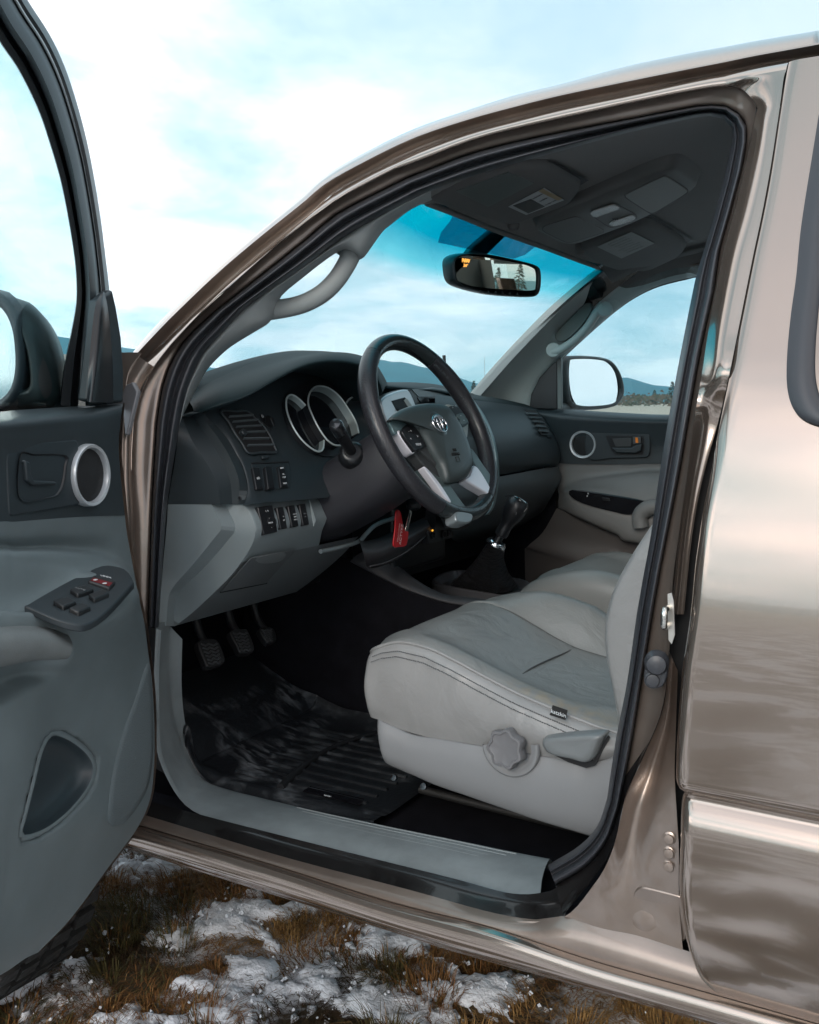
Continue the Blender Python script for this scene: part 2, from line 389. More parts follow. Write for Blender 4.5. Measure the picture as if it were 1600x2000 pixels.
mk('roof_gutter', *grid(surf([r3b, gm, g2, r4, r4b], 1, 3)), PAINT_IN, truck, auto=50)
# roof skin
r5 = rail(R5 + EXT['R5'], -.075, nR)
for d in (.25, .55, .8): r5.append(V((r5[nR - 1].x - d, r5[nR - 1].y, r5[nR - 1].z + .012 * d)))
i0 = 34                                                   # where the roof begins behind the windscreen header
def mirror(p): return V((p.x, -p.y, p.z))
rr = []; edge_ = []
for i in range(len(r4)):
    a, b = r4b[i], r5[i]; b = V((b.x, b.y, max(b.z, a.z + .004))); m1 = a.lerp(b, .35) + V((0, .004, .002)); m2 = a.lerp(b, .75) + V((0, .003, .002))
    edge_.append([a, m1, m2, b, b + V((.006, -.016, .003)), b + V((.012, -.04, -.004))])
    if i < i0: continue
    c = V((b.x, b.y * .62, b.z + .008)); d = V((b.x, 0, b.z + .014)); b2 = b + V((0, -.02, -.002))
    rr.append([b, b2, c, d, mirror(c), mirror(b2), mirror(b), mirror(m2), mirror(m1), mirror(a)])
patch('roof_edge', edge_, PAINT, truck, nu=3, nv=2)
patch('roof', rr, PAINT, truck, nu=4, nv=1)
# B-pillar outer panel between the flange and the rear access door
be, bb = seg[-1], R3bs[-1]
def bl_(t): return (be[0] + (bb[0] - be[0]) * t, be[1] + (bb[1] - be[1]) * t)
bp = [[bl_(1), (1475, 131), (1540, 119)], [bl_(.9), (1475, 133), (1540, 121)], [bl_(.5), (1473, 140), (1538, 127)], [bl_(.08), (1471, 147), (1536, 134)], [bl_(0), (1470, 150), (1536, 137)], [(1450, 174), (1492, 160), (1531, 152)], [(1477, 206), (1505, 200), (1525, 196)], [(1475, 231), (1497, 238), (1518, 244)],
      [(1459, 312), (1485, 320), (1505, 328)], [(1437, 406), (1465, 411), (1489, 415)], [(1412, 500), (1440, 503), (1470, 505)], [(1385, 640), (1412, 640), (1443, 640)], [(1371, 730), (1398, 732), (1424, 734)], [(1358, 809), (1380, 815), (1404, 820)],
      [(1342, 930), (1356, 934), (1372, 938)], [(1326, 1044), (1338, 1046), (1352, 1048)], [(1310, 1200), (1322, 1200), (1336, 1200)]]
bo_ = [(-.052, -.040, -.030), (-.030, -.022, -.018), (-.0215, -.014, -.010), (-.0245, -.011, -.006), (-.030, -.011, -.005), (-.030, -.010, -.004)]
rows = []
for k, r in enumerate(bp):
    off = bo_[k] if k < 6 else (-.030, -.007, -.003) if k < 13 else (-.030, -.045, -.05)
    rows.append([pS(u, v, o) for (u, v), o in zip(r, off)])
patch('pillar_panel', rows, PAINT, truck, nu=6, nv=5)
# rear access door, seen from its front edge backwards
E = [(1540, 119), (1525, 196), (1505, 328), (1489, 415), (1470, 505), (1443, 640), (1424, 734), (1406, 820), (1386, 920), (1368, 1000), (1352, 1100), (1342, 1200), (1325, 1320), (1316, 1440), (1313, 1532), (1320, 1560), (1324, 1640), (1322, 1740), (1333, 1840), (1352, 1912), (1374, 1940)]
Ez = [pS(p.x, p.y, 0) for p in rs(E, 200)]
ZC = pS(1330, 1562, 0).z                                 # the crease along the doors
def door_y(z):
    t = z - ZC; y = skin(z)
    # a crisp crease: the panel turns under above it, a shoulder rolls out below it
    if t > 0: return y - .017 * math.exp(-(t / .0085) ** 2)
    u = -t
    return y - .017 * math.exp(-(u / .016) ** 1.3) + .006 * (1 - math.exp(-(u / .05) ** 2)) - 1.1 * max(0, u - .13) ** 2
du = [0, .001, .003, .006, .010, .014, .02, .03, .045] + [.045 + .02 * i for i in range(1, 46)]
WIN = [(1566, 440), (1556, 540), (1545, 620), (1538, 700), (1539, 760), (1552, 800), (1580, 825), (1640, 842)]
wl = [pS(u, v, 0) for u, v in WIN]; wtop = pS(1588, 300, 0); wl = [pS(1600, 225, 0), wtop] + wl
wz0, wz1 = wl[-1].z, wl[0].z
def win_x(z):
    """front edge of the quarter window at height z (None outside it)"""
    if z < wz0 or z > wz1: return None
    for a, b in zip(wl, wl[1:]):
        if b.z <= z <= a.z: return a.x + (b.x - a.x) * (a.z - z) / max(1e-6, a.z - b.z)
rows = []; 
for p in Ez:
    r = []
    for d in du:
        x = p.x - d; edge = max(0, 1 - d / .014)
        am = .018 if p.z < 1.14 else (.005 if p.z > 1.26 else .018 - .013 * (p.z - 1.14) / .12)
        r.append(V((x, door_y(p.z) - am * edge ** 2.2, p.z)))
    rows.append(r)
vs, fs = grid(rows)
nn = len(du)
def inwin(f):
    c = sum((vs[i] for i in f), V()) / 4; x = win_x(c.z); return x is not None and c.x < x - .019 and c.x > x - .50
access = mk('rear_access_door', vs, [f for f in fs if not inwin(f)], PAINT, truck)
wo = [V((p.x, door_y(p.z) + .003, p.z)) for p in curve(wl, 6)]
wr = [wo, [p + V((.0, .007, 0)) + V((-.012, 0, 0)) for p in wo], [p + V((-.026, .004, .006)) for p in wo], [p + V((-.030, -.006, .008)) for p in wo]]
mk('window_rubber', *grid(wr), RUB, access)
wg = [[p + V((-.030, -.004, .008)) for p in wo], [p + V((-.052, -.006, .014)) for p in wo], [p + V((-.056, -.012, .015)) for p in wo]]
mk('window_frame', *grid(wg), PAINT_IN, access)
GLS = bpy.data.materials.new('side_glass'); GLS.use_nodes = True
def glass(m, tint, refl=1.0, band=None):
    t = m.node_tree; t.nodes.clear(); o = t.nodes.new('ShaderNodeOutputMaterial'); a = t.nodes.new('ShaderNodeBsdfTransparent'); g = t.nodes.new('ShaderNodeBsdfGlossy')
    g.inputs['Roughness'].default_value = .01; g.inputs['Color'].default_value = (refl, refl, refl, 1)
    lw = t.nodes.new('ShaderNodeLayerWeight'); pw = t.nodes.new('ShaderNodeMath'); pw.operation = 'POWER'; pw.inputs[1].default_value = 5; t.links.new(lw.outputs['Facing'], pw.inputs[0])
    f = t.nodes.new('ShaderNodeMath'); f.operation = 'MULTIPLY_ADD'; f.inputs[1].default_value = .9; f.inputs[2].default_value = .045; t.links.new(pw.outputs[0], f.inputs[0])
    x = t.nodes.new('ShaderNodeMixShader'); t.links.new(f.outputs[0], x.inputs[0]); t.links.new(a.outputs[0], x.inputs[1]); t.links.new(g.outputs[0], x.inputs[2]); t.links.new(x.outputs[0], o.inputs[0])
    a.inputs[0].default_value = (*tint, 1); return t, a
glass(GLS, (.62, .78, .82))
PRIV = bpy.data.materials.new('privacy_glass'); PRIV.use_nodes = True; glass(PRIV, (.16, .20, .22))
gl = [[V((p.x - .05 - d, door_y(p.z) - .014, p.z + .01)) for d in (0, .15, .42)] for p in wo]
mk('window_glass', *grid(gl), PRIV, access)
# lower B-pillar, sill and rocker
lp = [[(1306, 1270), (1312, 1282), (1316, 1292), (1324, 1310)], [(1296, 1380), (1302, 1395), (1309, 1412), (1320, 1430)], [(1256, 1480), (1275, 1490), (1295, 1500), (1318, 1512)], [(1224, 1548), (1250, 1560), (1285, 1575), (1322, 1590)],
      [(1212, 1600), (1235, 1620), (1275, 1640), (1326, 1660)], [(1192, 1672), (1220, 1700), (1265, 1720), (1326, 1740)], [(1160, 1728), (1195, 1765), (1250, 1790), (1330, 1812)], [(1100, 1792), (1160, 1815), (1235, 1850), (1340, 1884)], [(1010, 1800), (1110, 1838), (1225, 1876), (1372, 1920)]]
lo = [(-.032, -.060, -.062, -.050), (-.034, -.075, -.066, -.050), (-.034, -.085, -.064, -.048), (-.034, -.066, -.052, -.046), (-.034, -.058, -.048, -.044), (-.034, -.046, -.044, -.042), (-.036, -.036, -.038, -.038), (-.034, -.030, -.030, -.030), (-.026, -.024, -.024, -.024)]
patch('pillar_base', [[pS(u, v, o) for (u, v), o in zip(r, oo)] for r, oo in zip(lp, lo)], PAINT_IN, truck, nu=6, nv=5)
SLo = [(250, 1552), (341, 1578), (594, 1643), (875, 1713), (1000, 1745), (1075, 1740), (1100, 1722)]
BL = [(215, 1572), (330, 1606), (560, 1675), (800, 1738), (960, 1782), (1050, 1796), (1104, 1790)]
G = [(190, 1588), (300, 1620), (537, 1690), (762, 1761), (960, 1811), (1160, 1876), (1372, 1935), (1560, 1988), (1700, 2030)]
RB = [(190, 1600), (300, 1632), (530, 1703), (750, 1775), (955, 1832), (1160, 1897), (1372, 1956), (1560, 2010), (1700, 2052)]
B = [(180, 1632), (239, 1651), (436, 1713), (650, 1779), (880, 1852), (1100, 1913), (1372, 1990), (1560, 2045), (1700, 2087)]
n = 60
rowf = lambda L, o: [pS(p.x, p.y, o) for p in rs(L, n)]
sill = [rowf(SLo, -.078), [a.lerp(b, .5) + V((0, -.006, 0)) for a, b in zip(rowf(SLo, -.078), rowf(BL, -.040))], rowf(BL, -.040)]
patch('sill_step', sill, SILLB, truck, nu=1, nv=4)
bl = rowf(BL, -.034); g = rowf(G, -.012); rb = rowf(RB, .004); b0 = rowf(B, .0)
bl2 = [pS(p.x, p.y, -.034) for p in rs(BL + [(1230, 1822), (1372, 1866), (1560, 1915), (1700, 1960)], n)]
sb = [[a.lerp(b, t) + V((0, .008 * math.sin(math.pi * t), 0)) for a, b in zip(bl2, g)] for t in (0, .12, .4, .8, 1)]
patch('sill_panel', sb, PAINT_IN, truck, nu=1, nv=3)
rk = [[p + V((0, -.012, .001)) for p in g], [p + V((0, .006, -.002)) for p in g], rb, [a.lerp(b, .6) + V((0, .008, 0)) for a, b in zip(rb, b0)], b0, [p + V((0, -.02, -.012)) for p in b0], [p + V((0, -.12, -.016)) for p in b0]]
patch('rocker_panel', rk, PAINT, truck, nu=1, nv=4)
# carry sill and rocker forward under the wing and back under the access door
for o, a, b, nm in ((b0, .0, 0, 'rocker_end'),):
    p = b0[-1]; q = g[-1]
    rows = [[V((x, q.y + .004, q.z)) for x in (q.x + .01, -.35, -.75)], [V((x, p.y + .01, p.z + .03)) for x in (p.x + .01, -.35, -.75)], [V((x, p.y - .02, p.z - .012)) for x in (p.x + .01, -.35, -.75)], [V((x, p.y - .12, p.z - .016)) for x in (p.x + .01, -.35, -.75)]]
    patch('rocker_panel', rows, PAINT, truck, nu=2, nv=3)
# wing edge ahead of the door opening
wrw = [[pS(u, v, o) for (u, v), o in zip(r, (-.030, -.012, -.004, 0))] for r in [[(300, 715), (288, 708), (270, 695), (258, 688)], [(275, 765), (262, 752), (246, 740), (232, 726)], [(262, 825), (252, 822), (240, 812), (224, 800)], [(258, 925), (250, 924), (238, 922), (215, 920)], [(261, 1000), (252, 1000), (238, 1000), (215, 1000)], [(262, 1125), (256, 1125), (245, 1125), (220, 1125)], [(266, 1240), (260, 1240), (250, 1240), (225, 1240)], [(275, 1400), (268, 1400), (255, 1400), (230, 1400)]]]
for r in wrw: r.append(r[-1] + V((.25, .01, 0)))
patch('wing_edge', wrw, PAINT_IN, truck, nu=4, nv=4)
sg_ = [(234, 775), (246, 752), (258, 746), (268, 765), (262, 790), (256, 815), (248, 850), (244, 850), (240, 800)]
plate('cowl_cap', [pS(u, v, .004) for u, v in sg_], (0, -.01, 0), mat('cowl_grey', (.20, .20, .21), .35, .2), truck, bevel=.003)
# small fittings on the pillar
st = pS(1306, 1206, -.03)
strk = tube('door_striker', [st + V((0, -.006, .012)), st + V((0, .018, .012)), st + V((0, .020, 0)), st + V((0, .018, -.008)), st + V((0, -.006, -.008))], .0042, STEEL, truck, n=8, steps=3)
plate('striker_plate', [pS(u, v, -.026) for u, v in [(1304, 1160), (1312, 1158), (1316, 1175), (1318, 1240), (1312, 1258), (1306, 1250)]], (0, -.003, 0), mat('dull_steel', (.42, .40, .37), .35, .8), strk)
bmp = plate('door_switch', [pS(p.x, p.y, -.026) for p in rs([(1270, 1276), (1288, 1272), (1303, 1285), (1302, 1320), (1292, 1342), (1272, 1344), (1258, 1330), (1260, 1300)], 20, True)], (0, -.008, 0), RUB, truck, bevel=.002)
for (u, v, r, h) in ((1283, 1293, .0125, .02), (1275, 1328, .0085, .006)):
    c = pS(u, v, -.026); lathe('switch_button', c, (-.25, 1, .05), [(r * 1.2, -.002), (r * 1.2, h * .3), (r, h * .45), (r * .9, h * .9), (r * .5, h), (.001, h)], RUB, bmp, n=20)
for v in (1636, 1664, 1690):
    c = pS(1308, v, -.047); lathe('hinge_bolt', c, (-.1, 1, .1), [(.0085, -.006), (.0085, .003), (.0058, .004), (.0058, .008), (.001, .0085)], PAINT_IN, truck, n=12)
c = pS(1256, 1782, -.040); lathe('plug', c, (0, 1, .15), [(.030, -.008), (.027, -.003), (.022, -.0005), (.012, .001), (.001, .0015)], PAINT_IN, truck, n=28)
em_ = [pS(p.x, p.y, -.041) for p in rlin([(1240, 1738), (1252, 1730), (1340, 1752), (1342, 1846), (1206, 1806)], 40)]
plate('pillar_emboss', em_, (0, -.012, 0), PAINT_IN, truck, bevel=.003)
# ================================================================ THE DRIVER DOOR, swung open 75 degrees
HG = V((1.222, .862, 0)); DD = V((-math.cos(math.radians(75)), math.sin(math.radians(75)), 0)); DN = V((-DD.y, DD.x, 0))     # along the door, and towards the cab side
def pD(u, v, t): return pP(u, v, HG + DN * t, DN)
def dpt(s, z, t): return HG + DD * s + DN * t + V((0, 0, z))
door = mk('driver_door', [dpt(.02, .60, -.02), dpt(.02, 1.2, -.02), dpt(.05, 1.2, -.02), dpt(.05, .6, -.02)], [(0, 1, 2, 3)], PAINT_IN, truck)
def drow(pts, ts, ext=.75):
    """traced row from the hinge edge to the picture's edge, carried on along the door"""
    o = [pD(u, v, t) for (u, v), t in zip(pts, ts)]
    z, t = o[-1].z, (o[-1] - HG).dot(DN); s = (o[-1] - HG).dot(DD)
    for k in (.45, .7, 1.0): o.append(dpt(s + (1.02 - s) * k, z, t))
    o.append(dpt(1.035, z, t - .02)); o.append(dpt(1.04, z, -.03))
    return o
T = .055
# upper part in charcoal: sill ledge and the panel round the handle
up = [drow([(236, 787), (200, 789), (150, 793), (90, 797), (30, 801), (-30, 805)], [-.004, -.004, -.004, -.004, -.004, -.004]),
      drow([(240, 787), (205, 792), (150, 797), (90, 802), (30, 807), (-30, 811)], [.022, .020, .020, .022, .024, .026]),
      drow([(239, 797), (205, 803), (150, 810), (90, 817), (30, 823), (-30, 827)], [.048, .058, .064, .068, .070, .070]),
      drow([(235, 830), (205, 832), (150, 838), (90, 843), (30, 848), (-30, 852)], [.050, .062, .068, .070, .072, .072]),
      drow([(232, 870), (205, 872), (150, 876), (90, 880), (30, 884), (-30, 888)], [.048, .060, .064, .066, .068, .068]),
      drow([(235, 920), (208, 922), (150, 928), (90, 934), (30, 938), (-30, 942)], [.048, .060, .062, .064, .066, .066]),
      drow([(239, 960), (210, 964), (150, 970), (90, 975), (30, 980), (-30, 984)], [.048, .060, .062, .064, .066, .066]),
      drow([(244, 1006), (214, 1007), (150, 1010), (90, 1014), (30, 1019), (-30, 1023)], [.048, .060, .062, .064, .066, .066])]
patch('upper_trim', up, DARKM, door, nu=6, nv=5)
lo_ = [drow([(244, 1006), (214, 1007), (150, 1010), (90, 1014), (30, 1019), (-30, 1023)], [.046, .058, .062, .064, .066, .066]),
       drow([(248, 1040), (214, 1040), (150, 1043), (90, 1045), (30, 1049), (-30, 1053)], [.046, .056, .058, .058, .060, .060]),
       drow([(256, 1085), (222, 1075), (150, 1070), (90, 1068), (30, 1070), (-30, 1073)], [.044, .052, .048, .046, .048, .050]),
       drow([(262, 1118), (226, 1093), (160, 1084), (90, 1079), (30, 1079), (-30, 1083)], [.046, .058, .066, .070, .072, .074]),
       drow([(268, 1150), (246, 1118), (170, 1112), (90, 1106), (30, 1104), (-30, 1106)], [.050, .085, .080, .076, .078, .080]),
       drow([(274, 1180), (264, 1155), (190, 1130), (100, 1150), (30, 1160), (-30, 1168)], [.052, .112, .100, .085, .085, .085]),
       drow([(281, 1210), (250, 1195), (190, 1195), (110, 1190), (30, 1195), (-30, 1200)], [.050, .120, .122, .115, .100, .095]),
       drow([(286, 1245), (238, 1225), (175, 1225), (110, 1212), (40, 1203), (-30, 1206)], [.048, .112, .128, .128, .120, .112]),
       drow([(291, 1285), (245, 1265), (190, 1262), (135, 1285), (60, 1295), (-30, 1300)], [.046, .078, .104, .118, .120, .120]),
       drow([(296, 1320), (250, 1310), (190, 1312), (130, 1320), (60, 1330), (-30, 1340)], [.044, .066, .086, .095, .105, .105]),
       drow([(300, 1375), (255, 1370), (190, 1372), (115, 1385), (60, 1390), (-30, 1400)], [.042, .058, .066, .080, .100, .105]),
       drow([(302, 1435), (255, 1440), (200, 1445), (110, 1450), (50, 1460), (-30, 1470)], [.040, .054, .054, .072, .100, .105]),
       drow([(301, 1500), (250, 1510), (195, 1515), (100, 1530), (40, 1540), (-30, 1555)], [.038, .052, .062, .078, .098, .104]),
       drow([(293, 1562), (245, 1570), (180, 1590), (90, 1610), (30, 1620), (-30, 1640)], [.034, .050, .070, .084, .094, .100]),
       drow([(268, 1618), (220, 1630), (150, 1660), (80, 1690), (20, 1710), (-30, 1730)], [.030, .046, .066, .078, .088, .094]),
       drow([(215, 1690), (170, 1710), (110, 1745), (50, 1775), (0, 1800), (-40, 1820)], [.026, .044, .058, .070, .080, .086]),
       drow([(140, 1792), (105, 1808), (60, 1835), (20, 1856), (-10, 1872), (-50, 1890)], [.018, .030, .044, .056, .066, .074]),
       drow([(75, 1860), (50, 1872), (20, 1893), (-5, 1908), (-30, 1925), (-60, 1945)], [.000, .010, .020, .032, .042, .050])]
DOORG = mat('grey_door_trim', (.135, .166, .174), .52, bump=.3, bscale=1100, var=.11, vscale=7, bdist=.0004)
lt = patch('lower_trim', lo_, DOORG, door, nu=12, nv=9)
tr0_ = tree_of(lt)
CUP = [(-60, 1262), (0, 1262), (60, 1258), (120, 1262), (143, 1258), (141, 1285), (122, 1315), (95, 1336), (60, 1352), (20, 1375), (-60, 1400)]
mp = [(103, 1438), (125, 1441), (150, 1455), (172, 1475), (183, 1498), (178, 1525), (160, 1555), (130, 1588), (95, 1615), (62, 1629), (46, 1627), (55, 1590), (70, 1530), (85, 1470)]
MPR = [(p.x, p.y) for p in rs(mp, 60, True)]
rt_s = [(onmesh(tr0_, u, v, .001) - HG).dot(DN) for u, v in MPR]
for _ in range(6): rt_s = [sum(rt_s[(i + k) % 60] for k in range(-4, 5)) / 9 for i in range(60)]
rimp = [pD(u, v, t) for (u, v), t in zip(MPR, rt_s)]
clothq = [(p.x, p.y) for p in rs([(288, 1295), (264, 1365), (240, 1430), (222, 1500), (212, 1570), (212, 1608), (235, 1612), (264, 1580), (288, 1535), (297, 1470), (297, 1390), (294, 1330)], 70, True)]
cc_ = (262, 1480); clr = [[onmesh(tr0_, cc_[0] + (u - cc_[0]) * k, cc_[1] + (v - cc_[1]) * k, h) for u, v in clothq + clothq[:1]] for k, h in ((1.0, .0), (.985, .0022), (.8, .0022), (.5, .0022), (.02, .0022))]
for vtx in lt.data.vertices:
    if vtx.co.y > 1.5: continue
    u, v = proj(vtx.co)
    if inpoly(u, v, CUP): e_ = min(1, edged(u, v, CUP) / 26); vtx.co -= DN * (.030 * e_ * e_ * (3 - 2 * e_))
    ins = inpoly(u, v, MPR); e_ = edged(u, v, MPR)
    if ins or e_ < 7: vtx.co -= DN * .040

# painted shell behind the trim, with its rolled front edge
ed = [(240, 787), (236, 832), (234, 880), (237, 920), (242, 965), (246, 1010), (250, 1042), (257, 1085), (264, 1120), (270, 1152), (276, 1182), (283, 1212), (288, 1246), (293, 1286), (298, 1322), (302, 1376), (303, 1436), (302, 1500), (294, 1563), (269, 1619), (216, 1692), (141, 1794), (76, 1862)]
e3 = [pD(u, v, .034 if i < 12 else .034 - (i - 11) * .004) for i, (u, v) in enumerate(ed)]
rows = [[p - DD * .006 for p in e3], [p - DD * .014 - DN * .018 for p in e3], [p - DD * .016 - DN * .07 for p in e3], [p - DD * .002 - DN * .125 for p in e3], [p + DD * .06 - DN * .14 for p in e3], [p + DD * (.62 - (p - HG).dot(DD)) - DN * .145 for p in e3], [p + DD * (1.03 - (p - HG).dot(DD)) - DN * .12 for p in e3], [p + DD * (1.045 - (p - HG).dot(DD)) - DN * .06 for p in e3]]
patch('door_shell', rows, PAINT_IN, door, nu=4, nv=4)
# mirror sail, window frame and runs
fo = [(20, -60), (52, 0), (95, 67), (125, 130), (150, 205), (170, 282), (185, 360), (197, 437), (205, 500), (212, 560), (218, 620), (224, 690), (231, 775), (233, 795)]
fi = [(-45, 0), (0, 80), (37, 135), (75, 212), (100, 285), (120, 355), (135, 430), (146, 500), (150, 545), (150, 590), (142, 640), (132, 690), (124, 740), (119, 792)]
def fr(t, dt): return [pD(u + (a - u) * t, v + (b - v) * t, dt) for (u, v), (a, b) in zip(fi, fo)]
fo_s = [V(p) for p in fo]
def fcol(t, dt): return [pD(p.x, p.y, dt) for p in rs([(u + (a - u) * t, v + (b - v) * t) for (u, v), (a, b) in zip(fi, fo)], 50)]
def extend(c):
    a, b = c[1], c[0]; d = (b - a).normalized(); o = []
    for k in range(1, 9):
        q = k / 8; ang = V((DD.x * (.08 * k + .03 * k * k * .3), DD.y * (.08 * k + .03 * k * k * .3), .055 * k * (1 - .085 * k)))
        o.append(b + ang)
    return o[::-1] + c
fcols = [(-.02, -.02), (.0, -.004), (.16, .0), (.18, -.014), (.26, -.014), (.30, .012), (.42, .022), (.60, .020), (.70, .010), (.72, -.004), (.77, -.006), (.79, .004), (.90, .008), (1.0, -.004), (1.02, -.03), (1.0, -.06)]
rows = [extend(fcol(t, dt)) for t, dt in fcols]
mk('window_frame', *grid(rows), mat('door_frame_black', (.020, .024, .027), .38, bump=.1, bscale=600), door, auto=40)
hl = [p + DN * .003 for p in extend(fcol(.745, .0))]
tube('seal_highlight_strip', hl[:-12], .0022, mat('seal_highlight', (.45, .50, .52), .25, .3), door, n=6, steps=1)  # pale strip added as the highlight along the window seal
sail = [(200, 566), (172, 587), (150, 782), (175, 788), (222, 786), (223, 730), (218, 660), (208, 600)]
sl_ = [pD(u, v, .020) for u, v in sail]
plate('mirror_sail', sl_, DN * .018, DARK, door, bevel=.004)
rid = [[pD(200, 570, .040), pD(186, 600, .050), pD(176, 690, .054), pD(170, 784, .056)], [pD(202, 570, .042), pD(200, 610, .058), pD(196, 690, .062), pD(182, 786, .066)], [pD(205, 572, .040), pD(212, 610, .044), pD(219, 690, .040), pD(222, 786, .044)]]
patch('mirror_sail', rid, BLK, door, nu=5, nv=5)
gls = [[dpt(s, z, -.012) for s in (.06, .3, .6, 1.0)] for z in (1.24, 1.45, 1.75)]
DG = bpy.data.materials.new('door_glass'); DG.use_nodes = True; glass(DG, (.70, .88, .90), .9)
wx = [pD(p.x, p.y, -.012) for p in rs(fi, 30)]
gx = [[p - DD * .004 for p in extend(wx)], [p + DD * .3 for p in extend(wx)], [p + DD * .78 for p in extend(wx)]]
mk('window_glass', *grid(gx), DG, door)
box('window_sweep', dpt(.55, 1.262, -.008), DD * .5, DN * .008, V((0, 0, .012)), RUB, door, bevel=.004)
Z1 = V((0, 0, 1))
# tweeter, handle bowl, switch panel, pull cup, map pocket
def ell(cu, cv, ru, rv, f, n=36, rot=0): return [f(cu + ru * math.cos(a) * math.cos(rot) - rv * math.sin(a) * math.sin(rot), cv + ru * math.cos(a) * math.sin(rot) + rv * math.sin(a) * math.cos(rot)) for a in [2 * math.pi * i / n for i in range(n)]]
def ringf(c, ax, ux, uy, prof, m, nm, par, n=40):
    """profile (radius, height) round an elliptical axis frame"""
    vs = []; fs = []
    for r, h in prof:
        for j in range(n):
            a = 2 * math.pi * j / n; vs.append(c + ax * h + ux * (r * math.cos(a)) + uy * (r * math.sin(a)))
    for i in range(len(prof) - 1):
        for j in range(n): fs.append((i * n + j, i * n + (j + 1) % n, (i + 1) * n + (j + 1) % n, (i + 1) * n + j))
    return mk(nm, vs, fs, m, par, auto=45)
tw = pD(170, 928, .064)
rz = ringf(tw, DN, DD, V((0, 0, 1)), [(.0455, -.002), (.0455, .008), (.0440, .011), (.0400, .010), (.0382, .004), (.0380, -.004)], SILV, 'tweeter_ring', door)
MESHM = mat('speaker_mesh', (.010, .010, .011), .7, bump=.8, bscale=1500)
ringf(tw, DN, DD, V((0, 0, 1)), [(.0385, .003), (.02, .006), (.0005, .007)], MESHM, 'tweeter_grille', rz)
bez = [pD(p.x, p.y, .066) for p in rs([(20, 875), (80, 873), (150, 873), (150, 930), (150, 985), (80, 989), (20, 990)], 28, True)]
def rrect(c, ux, uy, hw, hh, r, n=6):
    o = []
    for sx, sy, a0 in ((1, 1, 0), (-1, 1, 90), (-1, -1, 180), (1, -1, 270)):
        for k in range(n + 1):
            a = math.radians(a0 + 90 * k / n); o.append(c + ux * (sx * (hw - r) + r * math.cos(a)) + uy * (sy * (hh - r) + r * math.sin(a)))
    return o
hc = pD(70, 930, .064)
hb = plate('handle_bezel', rrect(pD(82, 930, .062), DD, Z1, .078, .046, .008), DN * .006, DARK, door, bevel=.002)
bowl = []
for k, (sc_, dp) in enumerate(((1.0, .0065), (.95, .006), (.90, -.012), (.7, -.024), (.35, -.026), (.01, -.026))):
    bowl.append([hc + DN * dp + (p - hc) * sc_ for p in [pD(q.x, q.y, .064) for q in rs([(31, 888), (60, 887), (122, 889), (123, 910), (118, 945), (108, 965), (92, 972), (31, 975)], 40, True)]])
    bowl[-1].append(bowl[-1][0])
mk('handle_bowl', *grid(bowl), BLK, hb)
lv = [(34, 900), (44, 902), (46, 925), (52, 938), (95, 940), (97, 946), (50, 948), (38, 938)]
plate('door_handle', [pD(u, v, .062) for u, v in lv], DN * .012, DARK, hb, bevel=.003)
plate('lock_tab', [pD(u, v, .06) for u, v in [(33, 898), (40, 899), (41, 922), (34, 921)]], DN * .009, mat('grey_tab', (.16, .17, .18), .35), hb, bevel=.002)
sw = [(222, 1105), (245, 1112), (259, 1130), (255, 1145), (168, 1219), (56, 1186), (58, 1178), (120, 1142), (180, 1112), (203, 1104)]
swc = [pD(u, v, .1225) for u, v in sw]
# the switch panel lies nearly level on the armrest
AZ = pD(180, 1160, .12).z
def pA(u, v, h=0):
    q = ray(u, v); n_ = V((DN.x * .36, DN.y * .36, .93)); return pP(u, v, pD(160, 1165, .128) + V((0, 0, h)), n_)
sp = [pA(p.x, p.y) for p in rs(sw, 44, True)]
swp = plate('switch_panel', sp, V((0, 0, -.010)), DARK, door, bevel=.002)
SWB = mat('switch_black', (.014, .016, .018), .4)
for q in ([(136, 1150), (166, 1141), (184, 1150), (152, 1160)], [(172, 1160), (200, 1150), (214, 1158), (184, 1170)], [(103, 1172), (130, 1164), (150, 1174), (124, 1184)], [(134, 1186), (160, 1176), (178, 1184), (154, 1195)]):
    plate('window_switch', [pA(u, v, .006) for u, v in q], V((0, 0, -.012)), SWB, swp, bevel=.002)
lk = plate('lock_switch', [pA(u, v, .005) for u, v in [(172, 1133), (183, 1123), (226, 1135), (214, 1148)]], V((0, 0, -.010)), SWB, swp, bevel=.002)
plate('red_mark', [pA(u, v, .0058) for u, v in [(177, 1133), (183, 1128), (220, 1138), (214, 1144)]], V((0, 0, -.0006)), mat('dark_red', (.16, .006, .01), .4), lk)
text('lettering', 'LOCK', pA(207, 1126, .0012), pA(217, 1129) - pA(197, 1124), pA(206, 1119) - pA(207, 1130), .0042, WHITE, swp)
text('lettering', 'AUTO', pA(157, 1150, .0068), pA(170, 1154) - pA(145, 1147), pA(158, 1142) - pA(155, 1155), .0036, mat('dim_mark', (.2, .22, .23), .5), swp)
for u, v in ((186, 1132), (204, 1139)):
    lathe('lock_mark', pA(u, v, .0062), (0, 0, 1), [(.0035, -.0005), (.0035, .0003), (.0005, .0004)], WHITE, lk, n=12)
